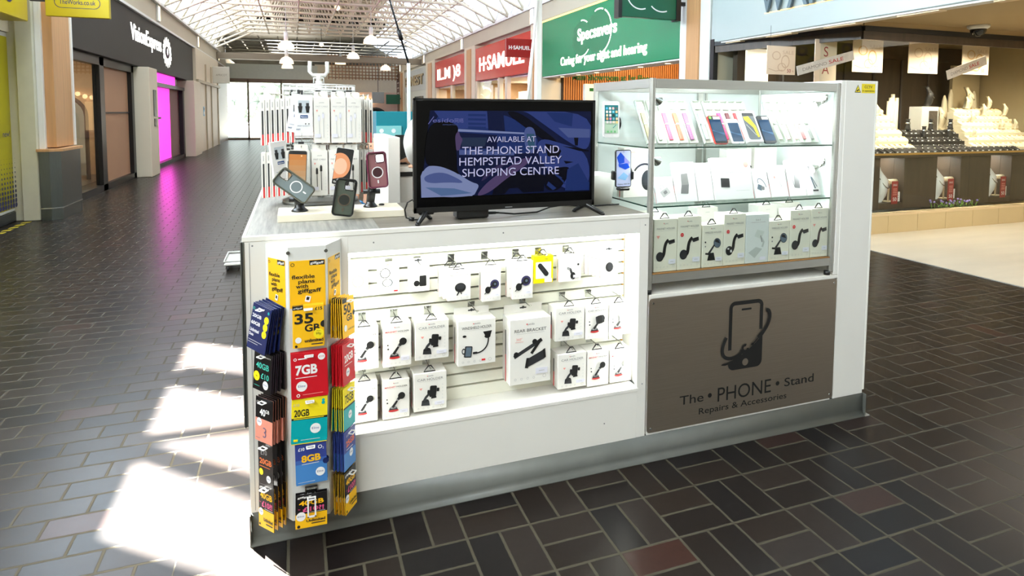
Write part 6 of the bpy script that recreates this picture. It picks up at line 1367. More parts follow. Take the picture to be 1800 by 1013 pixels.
# ------------------------------------------------------------------ cable rack on the left arm of the counter
rk = thing('cable_rack', 'white wire cable rack standing on the counter behind the cream board', 'rack', (.112, 3.0, 1.0775))
m = MB(); m.lathe((0, 0, 0), [(.17, 0), (.17, .012), (.15, .018)], mat('rack_base_grey', (150, 150, 146), .4, noise=.05), 28); m.build('base', rk)
m = MB(); m.cyl((0, 0, .015), (0, 0, .56), .016, WHITE2, n=14); m.build('column', rk)
WIRE = mat('white_wire', (236, 238, 236), .35, noise=.01)
m = MB()
for z in (.30, .50, .27, .04):
    m.tube([(-.12, -.12, z), (.12, -.12, z), (.12, .12, z), (-.12, .12, z)], .003, WIRE, 5, closed=True)
for i in range(7):
    t = -.12+.04*i
    for a, b in ((t, -.12), (t, .12), (-.12, t), (.12, t)): m.cyl((a, b, .03), (a, b, .50), .0018, WIRE, n=4, caps=False)
for z in (.04, .5): m.cyl((-.12, -.12, z), (.12, .12, z), .003, WIRE, n=5); m.cyl((.12, -.12, z), (-.12, .12, z), .003, WIRE, n=5)
m.build('grid', rk)
m = MB(); oc = [(-.155, -.06), (-.07, -.135), (.07, -.135), (.155, -.06), (.155, .07), (.07, .135), (-.07, .135), (-.155, .07)]
for z in (.538, .515): m.tube([(x, y, z) for x, y in oc], .004, WIRE, 6, closed=True)
for i in range(8):
    a, b = oc[i], oc[(i+1) % 8]
    for q in range(3): m.cyl((a[0]+(b[0]-a[0])*q/3, a[1]+(b[1]-a[1])*q/3, .495), (a[0]+(b[0]-a[0])*q/3, a[1]+(b[1]-a[1])*q/3, .54), .0028, WIRE, n=5)
    m.cyl((a[0], a[1], .515), (0, 0, .525), .003, WIRE, n=5)
m.build('top_rim', rk)
m = MB(); m.tube([(-.038, .03, .652), (-.040, .03, .605), (-.028, .03, .588), (.028, .03, .588), (.040, .03, .605), (.038, .03, .652)], .009, WHITE2, 8); m.cyl((0, .03, .55), (0, .03, .59), .012, WHITE2, n=10); m.tube([(-.022, .03, .55), (-.022, .03, .575), (.022, .03, .575), (.022, .03, .55)], .004, WIRE, 6); m.build('top_cradle', rk)
def rhook(x, y, z, dx, dy):
    m = MB(); L = .085; m.tube([(x, y, z), (x+dx*L, y+dy*L, z), (x+dx*(L+.012), y+dy*(L+.012), z+.008)], .002, CHROME, 5)
    m.box(x-.012*(abs(dy))-.003*abs(dx), y-.012*abs(dx)-.003*abs(dy), z-.004, x+.012*abs(dy)+.003*abs(dx), y+.012*abs(dx)+.003*abs(dy), z+.022, DGREY); return m.build('hook', rk)
for z in (.493, .262):
    for t in (-.085, -.01, .062, .135-.01): 
        rhook(t, -.12, z, 0, -1)
    for t in (-.09, -.02, .06): rhook(-.12, t, z, -1, 0); rhook(.12, t, z, 1, 0)
# cable boxes
def cable_box(dark):
    m = MB(); W_, H_, D_ = .067, .198, .019
    m.box(-W_/2, 0, -H_-.012, W_/2, D_, -.012, CARD, .0008); m.box(-W_/2+.006, D_-.0015, -.012, W_/2-.006, D_, .012, CARD)
    c = Cv(m, (-W_/2, 0, -H_-.012), X, Z, .0002)
    c.text('yesido', W_/2, H_*.88, W_*.07, MGREY, w=W_*.3); c.text('FAST CABLE', W_/2, H_*.79, W_*.1, LGREY if not dark else MGREY, w=W_*.74); c.rect(W_*.25, H_*.765, W_*.75, H_*.768, PALE)
    c.poly([(W_*.14, H_*.73), (W_*.26, H_*.73), (W_*.2, H_*.68)], PINKP)
    pc_ = INK if dark else PALE
    for u, top_ in ((.32, .60), (.58, .66)):
        c.rr(W_*u, H_*(top_-.06), W_*.14, H_*.12, W_*.03, pc_ if dark else LAV); c.rr(W_*u, H_*top_, W_*.09, H_*.04, W_*.01, DGREY if dark else PALE); c.stroke([(W_*u, H_*(top_-.1)), (W_*(u+.02), H_*.12)], W_*.045, pc_)
    for i in range(5): c.ring(W_*.85, H_*(.12+.07*i), W_*.02, W_*.035, PALE, n=8)
    c.rect(W_*.06, H_*.12, W_*.42, H_*.2, LAV)
    for s in (-1, 1):   # thin sides with the black and red stripe
        c2 = Cv(m, (s*W_/2, 0 if s > 0 else D_, -H_-.012), Y*s, Z, .0002); c2.rect(D_*.32, H_*.24, D_*.68, H_*.76, DGREY); c2.rect(D_*.32, H_*.0, D_*.68, H_*.24, RED); c2.rect(D_*.4, H_*.82, D_*.6, H_*.94, LGREY)
    return m.build('cable_box')
CB = {0: cable_box(False), 1: cable_box(True)}; used_cb = {0: 0, 1: 0}
G2 = 'cable boxes hanging on the white rack'
def hang_cable(kind, x, y, z, n_, lab, grp=G2):
    o = CB[kind] if not used_cb[kind] else dup(CB[kind]); used_cb[kind] += 1
    n_ = V(*n_); r = Z.cross(n_); o.matrix_world = frame((x, y, z), r, -n_, Z); tag(o, lab, 'cable box', grp); return o
RX, RY, RZ = .112, 3.0, 1.0775
nmz = ('upper', 'lower')
for row, z in ((0, RZ+.491), (1, RZ+.260)):
    for i, t in enumerate((-.085, -.01, .062, .125)):
        if row == 0 and i == 0: continue
        nth = ('first', 'second', 'third', 'fourth')[i]
        hang_cable(row, RX+t+(.012 if row == 0 else 0), RY-.12-.082, z, (0, -1, 0), '%s front cable box from the left in the %s row of the rack' % (nth, nmz[row]))
        hang_cable(row, RX+t+(.012 if row == 0 else 0)-.003, RY-.12-.055, z+.003, (0, -1, 0), 'cable box right behind the %s front one in the %s row of the rack' % (nth, nmz[row]))
    for i, (t, nth) in enumerate(((-.09, 'front'), (-.02, 'middle'), (.06, 'back'))):
        for k in range(7 if i == 0 else 5):
            hang_cable(row, RX-.12-.008-.0205*k, RY+t, z-.002*k, (-1, 0, 0), 'cable box seen edge-on in the %s column of the rack left side, %s row' % (nth, nmz[row]), 'edge-on boxes, left side %s column, %s row' % (nth, nmz[row]))
    for i, (t, nth) in enumerate(((-.09, 'front'), (-.02, 'middle'))):
        for k in range(4 if i == 0 else 2):
            hang_cable(row, RX+.12+.045+.0215*k, RY+t, z-.002*k, (1, 0, 0), 'cable box seen edge-on in the %s column of the rack right side, %s row' % (nth, nmz[row]), 'edge-on boxes, right side %s column, %s row' % (nth, nmz[row]))
# white pack with a picture of two plugs and its tilted twin
m = MB(); W_, H_ = .074, .155; m.box(-W_/2, 0, -H_, W_/2, .016, .012, WHT, .0008); c = Cv(m, (-W_/2, 0, -H_), X, Z, .0002)
BLN = mat('navy_label', (30, 72, 130), .5, noise=.03)
c.rr(W_*.52, H_*.74, W_*.62, H_*.36, .003, mat('window_grey', (196, 206, 214), .3, noise=.05))
for u in (.32, .72): c.rr(W_*u, H_*.80, W_*.16, H_*.1, .001, DGREY); c.poly([(W_*(u-.13), H_*.76), (W_*(u+.13), H_*.76), (W_*(u+.07), H_*.58), (W_*(u-.07), H_*.58)], INK)
c.rr(W_*.52, H_*.47, W_*.42, H_*.085, .001, BLN); c.text('Mylone', W_*.52, H_*.45, W_*.075, WHT, w=W_*.34, bold=.02); c.text('HIGH QUALITY', W_*.5, H_*.2, W_*.065, BLN, w=W_*.7); c.text('FAST', W_*.2, H_*.1, W_*.075, BLN, bold=.03); c.disc(W_*.6, H_*.27, W_*.035, INK); c.disc(W_*.78, H_*.27, W_*.035, INK)
mp = m.build('cable_pack'); mp.location = (RX-.073, RY-.205, RZ+.478); tag(mp, 'white pack picturing two black plugs with a navy label, hanging upper left on the rack', 'cable pack')
d = dup(mp, 'tilted white pack hanging behind the one with two black plugs'); d.location = mp.location+V(-.012, .022, .002); d.rotation_euler = (0, .16, 0)
d = dup(mp, 'tilted white pack with a navy label in the lower left of the rack'); d.location = (RX-.18, RY-.14, RZ+.275); d.rotation_euler = (0, -.12, .5)
# ------------------------------------------------------------------ SIM card stand on the kiosk front
FROST = mat('frosted_acrylic', (224, 224, 220), .3, noise=.02)
ss = thing('sim_card_stand', 'white three-sided SIM card stand fixed to the left end of the kiosk front', 'stand')
m = MB(); poly = [(-.100, FY-.002), (-.027, 2.108), (.092, 2.108), (.147, FY-.002)]
m.prism((0, 0, 1.052), X, Y, poly, .935, FROST); m.build('column', ss)
SF = [(V(-.027, 2.108, 0), V(-.100, FY, 0)), (V(-.027, 2.108, 0), V(.092, 2.108, 0)), (V(.092, 2.108, 0), V(.147, FY, 0))]
NF = [V(-.799, -.601, 0).normalized(), V(0, -1, 0), V(.870, -.494, 0).normalized()]
def gig(c, w, h):
    c.rect(w*.56, h*.89, w*.985, h*.99, INK); c.text('giffgaff', w*.77, h*.915, h*.05, WHT, w=w*.38, bold=.02); c.ring(w*.09, h*.92, w*.04, w*.055, INK, n=12)
    for i, (s_, u) in enumerate((('flexible', .06), ('plans', .24), ('with', .17), ('giffgaff', .22))): c.text(s_, w*u, h*(.62-.1*i), h*.082, INK, al='l', w=w*(.64, .46, .34, .66)[i], bold=.02)
    c.rr(w*.5, h*.18, w*.15, h*.13, .003, WHT, -.25); c.rr(w*.5, h*.19, w*.08, h*.07, .002, INK, -.25); c.rect(w*.05, h*.03, w*.4, h*.036, mat('gold_small_print', (170, 120, 20), .5, noise=.03))
for (a, b), n_, w_, nm in ((SF[0], NF[0], .090, 'left'), (SF[1], NF[1], .1125, 'front'), (SF[2], NF[2], .086, 'right')):
    ctr = (a+b)/2; r = Z.cross(n_); m = MB(); m.box(-w_/2, -.0015, 0, w_/2, -.0002, .158, YEL); c = Cv(m, (-w_/2, -.0015, 0), X, Z, .0002); gig(c, w_, .158)
    o = m.build('header_poster', ss); o.matrix_world = frame((ctr.x, ctr.y, .848), r, -n_, Z)
m = MB()
for x, y in ((-.027, 2.108), (.092, 2.108)): m.cyl((x, y-.002, 1.035), (x, y-.006, 1.035), .006, CHROME, n=10)
m.build('clip', ss)
ROWS = [.850, .693, .538, .383, .238]
for k_, (n_, L) in enumerate(((NF[0], .062), (NF[1], .03), (NF[2], .055))):
    a, b = SF[k_]; ctr = (a+b)/2; r = Z.cross(n_)
    for i, z in enumerate(ROWS):
        zz = z if not (k_ == 1 and i == 4) else .205
        m = MB(); p = V(ctr.x, ctr.y, zz)
        for s in (-.012, .012): m.tube([tuple(p+r*s), tuple(p+r*s+n_*(L+.012))], .0022, WHT, 6)
        m.tube([tuple(p+r*-.012+n_*(L+.012)), tuple(p+r*.012+n_*(L+.012))], .0022, WHT, 6)
        if k_ == 1 and i == 4: m.box(p.x-.02, p.y-.012, zz, p.x+.02, p.y, zz+.03, CHROME, .002); m.box(p.x-.014, p.y-L-.014, zz-.06, p.x-.009, p.y-L-.010, zz+.002, WHT); m.box(p.x+.009, p.y-L-.014, zz-.06, p.x+.014, p.y-L-.010, zz+.002, WHT); m.box(p.x-.014, p.y-L-.014, zz-.06, p.x+.014, p.y-L-.010, zz-.055, WHT)
        m.build('hook', ss)
# pack artwork, w x h with origin at the lower left
PKB = mat('pack_black', (20, 18, 20), .35, noise=.05); NVY = mat('pack_navy', (22, 34, 84), .35, noise=.05); TQ = mat('pack_turquoise', (0, 164, 170), .35, noise=.02); SAL = mat('pack_salmon', (226, 146, 126), .4, noise=.03); CRM = mat('pack_crimson', (196, 20, 34), .35, noise=.02); SKB = mat('pack_sky', (70, 130, 196), .35, noise=.05); MDB = mat('pack_mid_blue', (52, 66, 140), .35, noise=.05); PNK = mat('pack_pink', (226, 86, 140), .4, noise=.02); ORG = mat('pack_orange', (236, 120, 60), .4, noise=.02); TEALT = mat('pack_teal_text', (70, 190, 170), .4, noise=.02); PLUM = mat('pack_plum_back', (110, 96, 122), .4, noise=.05)
def elite(c, w, h, u, v): c.disc(w*u, h*v, w*.15, WHT); c.text('Elite', w*u, h*(v-.015), h*.05, MDB, w=w*.2)
def a_multi(c, w, h):
    for i, (s_, q) in enumerate((('20GB', '10'), ('60GB', '15'), ('Unlimited', '20'))):
        v = .70-.155*i; c.text(s_, w*.06, h*v, h*.075, WHT, al='l', w=w*.48, bold=.02); c.disc(w*.82, h*(v+.03), w*.12, YEL2); c.text('£'+q, w*.82, h*(v+.01), h*.04, INK, w=w*.13)
    c.text('Data', w*.06, h*.30, h*.06, WHT, al='l', bold=.02); c.rect(w*.06, h*.2, w*.8, h*.21, PALE); c.rect(w*.06, h*.15, w*.6, h*.16, PALE); c.text('ID', w*.12, h*.86, h*.06, TEALT, bold=.02); c.disc(w*.9, h*.9, w*.05, TQ)
def a_40t(c, w, h): c.text('SMARTY', w*.74, h*.88, h*.035, WHT, w=w*.4, bold=.02); c.text('40GB', w*.5, h*.58, h*.15, TEALT, w=w*.72, bold=.02); c.text('£10', w*.66, h*.34, h*.14, TEALT, w=w*.44, bold=.02); c.disc(w*.2, h*.36, w*.17, YEL2); c.text('99p', w*.2, h*.34, h*.04, INK); elite(c, w, h, .72, .2); c.rect(w*.08, h*.12, w*.4, h*.13, TEALT)
def a_three(c, w, h): c.rect(0, 0, w, h*.52, SAL); c.text('£10', w*.14, h*.86, h*.05, WHT); c.text('40', w*.42, h*.6, h*.15, WHT, bold=.03); c.text('GB', w*.7, h*.68, h*.08, WHT, bold=.02); elite(c, w, h, .24, .44); c.text('3', w*.56, h*.12, h*.24, PLUM, bold=-.005); c.rect(w*.06, h*.07, w*.3, h*.08, PLUM)
def a_20o(c, w, h): c.text('20GB', w*.5, h*.5, h*.13, ORG, w=w*.8, bold=.02); c.text('£10', w*.4, h*.72, h*.12, LGREY, rot=.1); c.rect(w*.1, h*.43, w*.8, h*.445, ORG); c.disc(w*.2, h*.3, w*.14, YEL2); elite(c, w, h, .7, .18)
def a_40g(c, w, h):
    c.rect(0, 0, w, h*.42, YEL); c.text('giffgaff', w*.28, h*.9, h*.05, WHT, w=w*.44, bold=.02); c.text('40GB', w*.5, h*.68, h*.14, YEL, w=w*.78, bold=.03); c.text('for', w*.12, h*.56, h*.04, PNK); c.text('£10?!', w*.56, h*.49, h*.13, PNK, w=w*.68, bold=.03); c.rect(w*.4, h*.445, w*.94, h*.46, LGREY); elite(c, w, h, .17, .36); c.text('Unlimited', w*.64, h*.17, h*.08, INK, w=w*.6, bold=.03); c.rect(w*.5, h*.1, w*.94, h*.13, DGREY); c.disc(w*.1, h*.07, w*.05, INK)
def a_35(c, w, h):
    c.rect(0, h*.9, w*.34, h, INK); c.text('giffgaff', w*.17, h*.93, h*.035, WHT, w=w*.28); c.text('£15', w*.83, h*.87, h*.075, INK, w=w*.24, bold=.03); c.text('35', w*.36, h*.58, h*.24, INK, w=w*.6, bold=.03); c.text('GB', w*.62, h*.38, h*.17, INK, w=w*.48, bold=.03); c.poly([(w, h*.44)]+arc(w, h*.53, w*.12, 270, 90, 10)+[(w, h*.62)], INK); c.disc(w*.82, h*.31, w*.17, YEL2); c.text('from', w*.82, h*.36, h*.03, INK); c.text('99p', w*.82, h*.28, h*.06, INK); c.disc(w*.17, h*.19, w*.1, WHT); c.text('unlimited', w*.67, h*.13, h*.075, INK, w=w*.6, bold=.03); c.rect(w*.58, h*.06, w*.95, h*.085, DGREY); c.disc(w*.1, h*.05, w*.045, INK)
def a_50(c, w, h): c.rect(0, h*.88, w*.4, h, INK); c.text('50', w*.4, h*.6, h*.24, INK, w=w*.6, bold=.03); c.text('GB', w*.56, h*.4, h*.17, INK, w=w*.48, bold=.03); c.disc(w*.93, h*.55, w*.1, INK); c.disc(w*.2, h*.24, w*.12, WHT); c.text('unlimited', w*.66, h*.16, h*.06, INK, w=w*.5)
def a_7(c, w, h): c.ring(w*.12, h*.86, w*.025, w*.045, WHT, n=12); c.rect(w*.2, h*.85, w*.45, h*.875, WHT); c.disc(w*.84, h*.87, w*.1, WHT); c.text('£10', w*.84, h*.855, h*.04, CRM, w=w*.13); c.text('7GB', w*.42, h*.53, h*.2, WHT, w=w*.6, bold=.04); c.rect(w*.12, h*.45, w*.7, h*.465, WHT); elite(c, w, h, .28, .27); c.rect(w*.3, h*.08, w*.85, h*.09, PINKP); c.ring(w*.18, h*.08, w*.03, w*.05, WHT, n=10)
def a_20r(c, w, h): c.text('20GB', w*.5, h*.55, h*.18, WHT, w=w*.7, bold=.03, rot=.06); elite(c, w, h, .4, .28); c.rect(w*.15, h*.46, w*.75, h*.475, WHT)
def a_20e(c, w, h): c.rect(0, h*.02, w, h*.53, TQ); c.rect(0, h*.53, w, h*.575, INK); c.rect(w*.06, h*.545, w*.9, h*.56, YEL2); c.text('£10', w*.13, h*.83, h*.06, LGREY, w=w*.17); c.text('20GB', w*.28, h*.61, h*.15, INK, w=w*.42, bold=.02); c.disc(w*.88, h*.86, w*.05, TQ); c.disc(w*.88, h*.92, w*.04, TQ); elite(c, w, h, .67, .32); c.rr(w*.12, h*.1, w*.12, h*.05, .002, YEL2); c.rect(w*.26, h*.09, w*.8, h*.1, PALE)
def a_75(c, w, h): c.rect(0, 0, w, h*.5, TQ); c.rect(0, h*.5, w, h*.54, INK); c.text('75GB', w*.5, h*.62, h*.2, INK, w=w*.7, bold=.02); elite(c, w, h, .55, .3)
def a_8(c, w, h): c.rect(0, 0, w, h*.5, SKB); c.rect(0, h*.5, w, h*.6, mat('pack_blend_blue', (60, 96, 168), .35, noise=.05)); c.text('£10', w*.2, h*.83, h*.075, WHT, w=w*.2, bold=.02); c.text('O', w*.80, h*.82, h*.09, WHT, bold=.02); c.text('2', w*.9, h*.80, h*.05, WHT); c.text('8GB', w*.5, h*.55, h*.16, YEL, w=w*.62, bold=.04); c.rect(w*.2, h*.49, w*.75, h*.505, PALE); elite(c, w, h, .78, .26); c.disc(w*.97, h*.5, w*.1, NVY); c.rect(w*.06, h*.06, w*.6, h*.07, PALE)
def a_25(c, w, h): c.rect(0, 0, w, h*.45, SKB); c.text('£15', w*.3, h*.84, h*.06, WHT); c.text('25GB', w*.54, h*.6, h*.16, ORG, w=w*.7, bold=.03, rot=.1); c.rect(w*.2, h*.5, w*.75, h*.52, PALE); elite(c, w, h, .6, .36)
def pack_mesh(w, h, base, art, back=None):
    m = MB(); m.box(-w/2, 0, -h+.012, w/2, .0022, .012, base, .0006)
    if back: m.box(-w/2+.001, .0022, -h+.013, w/2-.001, .0034, .011, back)
    c = Cv(m, (-w/2, 0, -h+.012), X, Z, .00018); art(c, w, h)
    c.rr(w/2, h-.012, .030, .006, .003, WHT)
    return m.build('sim_card_pack')
def stack(face, row, n, w, h, base, art, lab, lab2, lean=.06, roll=0, back=None, dr=0):
    n_ = NF[face]; a, b = SF[face]; ctr = (a+b)/2; r = Z.cross(n_); L = (.058, .026, .05)[face]
    z = ROWS[row] if not (face == 1 and row == 4) else .205
    o0 = None; grp = lab2
    for i in range(n):
        o = pack_mesh(w, h, base, art, back) if i == 0 else dup(o0)
        if i == 0: o0 = o
        d = L - i*(L-.012)/max(1, n-1) if n > 1 else L
        M = frame((ctr.x+n_.x*d+r.x*dr, ctr.y+n_.y*d+r.y*dr, z), r, -n_, Z) @ Matrix.Rotation(-lean*(1-.08*i), 4, 'X') @ Matrix.Rotation(roll+.008*i*(1 if i % 2 else -1), 4, 'Y')
        o.matrix_world = M
        tag(o, lab if i == 0 else lab2, 'SIM card pack', 'SIM card packs on the stand' if i == 0 else grp)
SB = 'SIM pack hanging behind the front one, '
stack(0, 0, 8, .100, .150, NVY, a_multi, 'front navy SIM pack listing 20GB, 60GB and unlimited data, top of the left column', SB+'top of the left column', .14, .1, PKB)
stack(0, 1, 7, .095, .130, PKB, a_40t, 'front black SIM pack with teal 40GB, second in the left column', SB+'second in the left column', .06, .03, PLUM)
stack(0, 2, 6, .092, .146, PKB, a_three, 'front black and salmon SIM pack, third in the left column', SB+'third in the left column', .06, -.03, SAL)
stack(0, 3, 4, .080, .140, PKB, a_20o, 'front black SIM pack with orange 20GB, fourth in the left column', SB+'fourth in the left column', .04, -.06)
stack(0, 4, 4, .082, .145, PKB, a_40g, 'front black and yellow SIM pack at the bottom of the left column', SB+'bottom of the left column', .05, -.05, YEL)
stack(1, 0, 3, .098, .140, YEL, a_35, 'front yellow SIM pack reading 35GB, top of the middle column', SB+'top of the middle column', .03, 0)
stack(1, 1, 3, .115, .154, CRM, a_7, 'front red SIM pack reading 7GB in the middle column', SB+'second in the middle column', .03, -.01)
stack(1, 2, 3, .113, .155, YEL2, a_20e, 'front lemon and turquoise SIM pack reading 20GB in the middle column', SB+'third in the middle column', .03, .03)
stack(1, 3, 3, .099, .140, MDB, a_8, 'front blue SIM pack reading 8GB in the middle column', SB+'fourth in the middle column', .03, -.02)
stack(1, 4, 2, .101, .112, PKB, a_40g, 'front black and yellow SIM pack at the foot of the middle column', SB+'bottom of the middle column', .06, .02)
stack(2, 0, 6, .090, .132, YEL, a_50, 'front yellow SIM pack reading 50GB, top of the right column', SB+'top of the right column', .08, .1, PKB)
stack(2, 1, 7, .095, .140, CRM, a_20r, 'front red SIM pack reading 20GB, second in the right column', SB+'second in the right column', .05, .08, CRM)
stack(2, 2, 6, .092, .142, YEL2, a_75, 'front lemon and turquoise SIM pack reading 75GB in the right column', SB+'third in the right column', .05, .1, PKB)
stack(2, 3, 7, .090, .130, MDB, a_25, 'front blue SIM pack reading 25GB, fourth in the right column', SB+'fourth in the right column', .05, .1, NVY)
stack(2, 4, 7, .090, .140, PKB, a_40g, 'front black and yellow SIM pack at the bottom of the right column', SB+'bottom of the right column', .06, .08, YEL)

# ------------------------------------------------------------------ behind the kiosk: rear counter, till and staff
rc = thing('rear_counter', 'white rear counter with drawers behind the television', 'counter', (0, 0, 0))
m = MB(); m.box(.515, 3.62, 0, .585, 4.3, 1.345, LAM, .002); m.build('end_panel', rc)
m = MB(); m.box(.585, 3.66, 1.135, 2.3, 4.3, 1.165, LAM, .002); m.box(.585, 3.70, 0, 2.3, 4.28, 1.135, WHITE2); m.box(.587, 3.695, 1.105, 2.3, 3.7, 1.134, INK); m.build('body', rc)  # black strip stands in for the dark gap under the desk top
for z0, z1 in ((.62, .86), (.88, 1.10)):
    for x0 in (.595, 1.02, 1.45):
        m = MB(); m.box(x0, 3.68, z0, x0+.41, 3.70, z1, LAM, .002); d_ = m.build('drawer', rc); m = MB(); m.box(x0+.1, 3.672, z1-.012, x0+.31, 3.68, z1-.004, ALU); m.build('handle', d_)
m = MB(); m.box(.60, 4.0, 1.165, .8, 4.02, 1.33, mat('lilac_leaflet', (226, 206, 220), .5, noise=.05)); tag(m.build('leaflet'), 'pale lilac leaflet standing on the rear counter', 'leaflet')
tl = thing('card_terminal', 'dark card terminal on the rear counter beside the white sleeve', 'card terminal', (.70, 3.93, 1.1655))
m = MB(); m.box(-.09, -.06, 0, .09, .09, .03, DGREY, .006); m.cyl((-.05, -.05, .02), (-.05, -.05, .055), .022, BLACK, n=14); m.build('base', tl)
m = MB(); m.prism((-.085, 0, 0), Y, Z, [(-.0, .03), (.05, .03), (.10, .17), (.06, .18)], -.13, BLACK); m.build('screen', tl)
def skin_body(name, verts, edges, radii, mats_, parent=None, sub=2, root=0):
    me = bpy.data.meshes.new(name); me.from_pydata([tuple(v) for v in verts], edges, [])
    o = bpy.data.objects.new(name, me); COL.objects.link(o)
    if parent: o.parent = parent
    md = o.modifiers.new('skin', 'SKIN'); md.use_smooth_shade = True
    if not me.skin_vertices: me.attributes  # layer is created by the modifier
    if len(me.skin_vertices) == 0:
        bpy.context.view_layer.objects.active = o
        o.select_set(True); bpy.ops.mesh.customdata_skin_add()
    for i, r in enumerate(radii):
        sv = me.skin_vertices[0].data[i]; sv.radius = (r, r) if not isinstance(r, tuple) else r; sv.use_root = (i == root)
    ss_ = o.modifiers.new('sub', 'SUBSURF'); ss_.levels = sub; ss_.render_levels = sub
    me.materials.append(mats_)
    return o
SKINM = mat('skin_tone', (214, 164, 134), .5, noise=.04, nscale=20); HAIRD = mat('dark_hair', (40, 30, 26), .6, noise=.2, nscale=40); SHIRT = mat('white_shirt_cloth', (236, 234, 230), .7, noise=.04, nscale=15, bump=.3); TROU = mat('dark_trousers', (40, 42, 50), .7, noise=.1)
# member of staff bending over the rear counter, mostly hidden by the television
pv = [(1.02, 3.42, .93), (.98, 3.42, 1.10), (.84, 3.40, 1.28), (.76, 3.38, 1.40), (.74, 3.37, 1.43), (.73, 3.36, 1.45),
      (1.02, 3.33, .88), (1.00, 3.31, .48), (1.03, 3.33, .09), (.93, 3.33, .05), (1.02, 3.51, .88), (1.05, 3.52, .48), (1.08, 3.53, .09), (.98, 3.53, .05),
      (.70, 3.24, 1.42), (.595, 3.24, 1.33), (.64, 3.335, 1.215), (.665, 3.45, 1.185), (.78, 3.54, 1.38), (.72, 3.62, 1.26), (.72, 3.70, 1.195), (.70, 3.76, 1.19)]
pe = [(0, 1), (1, 2), (2, 3), (3, 4), (4, 5), (0, 6), (6, 7), (7, 8), (8, 9), (0, 10), (10, 11), (11, 12), (12, 13), (3, 14), (14, 15), (15, 16), (16, 17), (3, 18), (18, 19), (19, 20), (20, 21)]
pr_ = [.14, .13, .15, .13, .06, .05, .095, .065, .045, .04, .095, .065, .045, .04, .065, .052, .03, .026, .065, .052, .032, .026]
st = skin_body('person', pv, pe, pr_, SKINM); tag(st, 'member of staff in a white shirt bending over behind the television', 'person')
def head_mesh(mb_, c_, r, hair, facing):
    f = Vector(facing).normalized(); side = f.cross(Z)
    mb_.sphere(c_, r, SKINM, 18, 12, (.86, .95, 1.12)); c0 = Vector(c_)
    mb_.sphere(c0+f*r*.93+Z*(-.02), r*.16, SKINM, 8, 6, (1, 1, 1.3))
    for s in (-1, 1):
        mb_.sphere(c0+f*r*.80+side*s*r*.34+Z*r*.12, r*.09, INK, 8, 6); mb_.sphere(c0+side*s*r*.88, r*.2, SKINM, 8, 6, (.5, .6, 1))
    mb_.sphere(c0+f*r*.80-Z*r*.5, r*.16, mat('lips', (180, 100, 96), .5, noise=.05), 8, 5, (1.2, 1.2, .4))
m = MB(); head_mesh(m, (.80, 3.36, 1.43), .092, HAIRD, (.3, -.4, -.8)); m.build('head', st)
m = MB(); m.sphere((.80, 3.365, 1.445), .1, HAIRD, 16, 10, (.9, .95, .98)); m.build('hair', st)
shv = [(1.02, 3.42, .93), (.98, 3.42, 1.10), (.84, 3.40, 1.28), (.75, 3.38, 1.40), (.665, 3.27, 1.43), (.600, 3.24, 1.335), (.642, 3.345, 1.21), (.78, 3.54, 1.375), (.73, 3.62, 1.26), (.71, 3.67, 1.20)]
skin_body('shirt', shv, [(0, 1), (1, 2), (2, 3), (3, 4), (4, 5), (5, 6), (3, 7), (7, 8), (8, 9)], [.155, .145, .155, .12, .088, .078, .05, .085, .07, .05], SHIRT, st)
skin_body('trousers', [(1.02, 3.42, .95), (1.02, 3.33, .86), (1.00, 3.31, .48), (1.03, 3.33, .10), (1.02, 3.51, .86), (1.05, 3.52, .48), (1.08, 3.53, .10)], [(0, 1), (1, 2), (2, 3), (0, 4), (4, 5), (5, 6)], [.16, .108, .08, .065, .108, .08, .065], TROU, st)
def hand(o, w_, d_):
    w_, d_ = Vector(w_), Vector(d_).normalized(); s = d_.cross(Z).normalized(); vs = [w_, w_+d_*.04, w_+d_*.075]; es = [(0, 1), (1, 2)]; rs = [.022, .028, .024]
    for i, (q, L) in enumerate(((-.021, .06), (-.007, .07), (.007, .066), (.021, .05))):
        n0 = len(vs); vs += [w_+d_*.08+s*q, w_+d_*(.08+L*.5)+s*q-Z*.006, w_+d_*(.08+L)+s*q-Z*.02]; es += [(2, n0), (n0, n0+1), (n0+1, n0+2)]; rs += [.0095, .0085, .0075]
    n0 = len(vs); vs += [w_+d_*.045-s*.035, w_+d_*.075-s*.05-Z*.008]; es += [(1, n0), (n0, n0+1)]; rs += [.0105, .009]
    return skin_body('hand', vs, es, rs, SKINM, o, 1)
hand(st, (.665, 3.46, 1.185), (.1, 1, .0)); hand(st, (.70, 3.76, 1.195), (-.3, .6, 0))
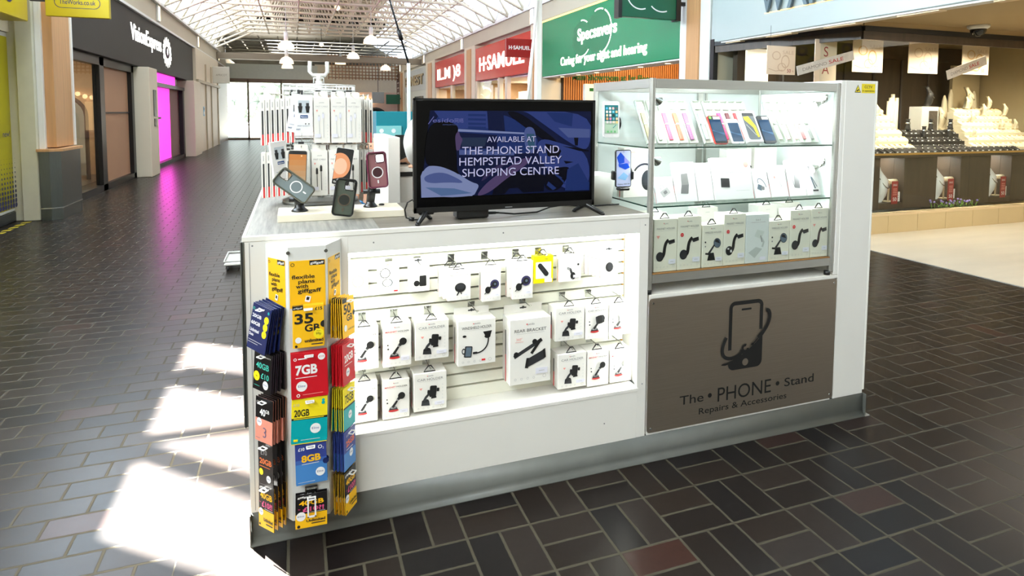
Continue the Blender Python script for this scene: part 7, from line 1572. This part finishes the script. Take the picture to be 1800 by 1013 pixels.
# child walking behind the rack
cx, cy_ = .745, 6.1
cvv = [(0, 0, .62), (0, 0, .78), (0, .0, .92), (0, -.01, 1.0), (0, -.01, 1.05), (-.07, 0, .58), (-.075, -.05, .32), (-.07, .0, .06), (-.075, -.09, .035), (.07, 0, .58), (.075, .06, .32), (.07, .10, .06), (.075, .02, .035), (-.13, 0, .92), (-.19, -.02, .74), (-.20, -.08, .60), (.13, 0, .92), (.19, .02, .74), (.2, -.02, .60)]
ch = skin_body('person', [(x+cx, y+cy_, z) for x, y, z in cvv], [(0, 1), (1, 2), (2, 3), (3, 4), (0, 5), (5, 6), (6, 7), (7, 8), (0, 9), (9, 10), (10, 11), (11, 12), (2, 13), (13, 14), (14, 15), (2, 16), (16, 17), (17, 18)], [.10, .095, .10, .05, .04, .07, .05, .034, .03, .07, .05, .034, .03, .05, .036, .024, .05, .036, .024], SKINM)
tag(ch, 'child in blue shorts and a white top walking by, mostly hidden behind the cable rack', 'person')
m = MB(); head_mesh(m, (cx, cy_-.01, 1.15), .088, HAIRD, (-.3, -1, 0)); m.build('head', ch)
m = MB(); m.sphere((cx+.008, cy_+.018, 1.175), .093, mat('brown_hair', (110, 76, 52), .6, noise=.2, nscale=40), 16, 10, (.92, .95, 1.02)); m.build('hair', ch)
BLUC = mat('bright_blue_cloth', (60, 150, 214), .7, noise=.1)
skin_body('shorts', [(cx, cy_, .66), (cx-.07, cy_, .58), (cx-.078, cy_-.03, .42), (cx+.07, cy_, .58), (cx+.078, cy_+.035, .42)], [(0, 1), (1, 2), (0, 3), (3, 4)], [.12, .092, .085, .092, .085], BLUC, ch)
skin_body('top', [(cx, cy_, .66), (cx, cy_, .80), (cx, cy_, .925), (cx-.135, cy_, .915), (cx-.17, cy_-.01, .81), (cx+.135, cy_, .915), (cx+.17, cy_+.01, .81)], [(0, 1), (1, 2), (2, 3), (3, 4), (2, 5), (5, 6)], [.115, .108, .112, .062, .055, .062, .055], SHIRT, ch)
hand(ch, (cx-.20, cy_-.09, .59), (0, -.3, -1)); hand(ch, (cx+.2, cy_-.03, .59), (0, -.2, -1))
# low white trolley corner beside the kiosk
tr = thing('floor_trolley', 'low white wire platform poking out beside the kiosk left side', 'trolley', (-.42, 6.3, 0))
m = MB(); m.box(-.22, -.12, .05, .3, .3, .07, WHITE2, .006); m.tube([(-.22, -.12, .09), (.3, -.12, .09), (.3, .3, .09), (-.22, .3, .09)], .008, WIRE, 6, closed=True); m.build('platform', tr)
for x, y in ((-.19, -.09), (.27, -.09), (-.19, .27), (.27, .27)): 
    m = MB(); m.cyl((x-.01, y, .026), (x+.01, y, .026), .026, DGREY, n=12); m.cyl((x, y, .03), (x, y, .055), .008, CHROME, n=6); m.build('caster', tr)
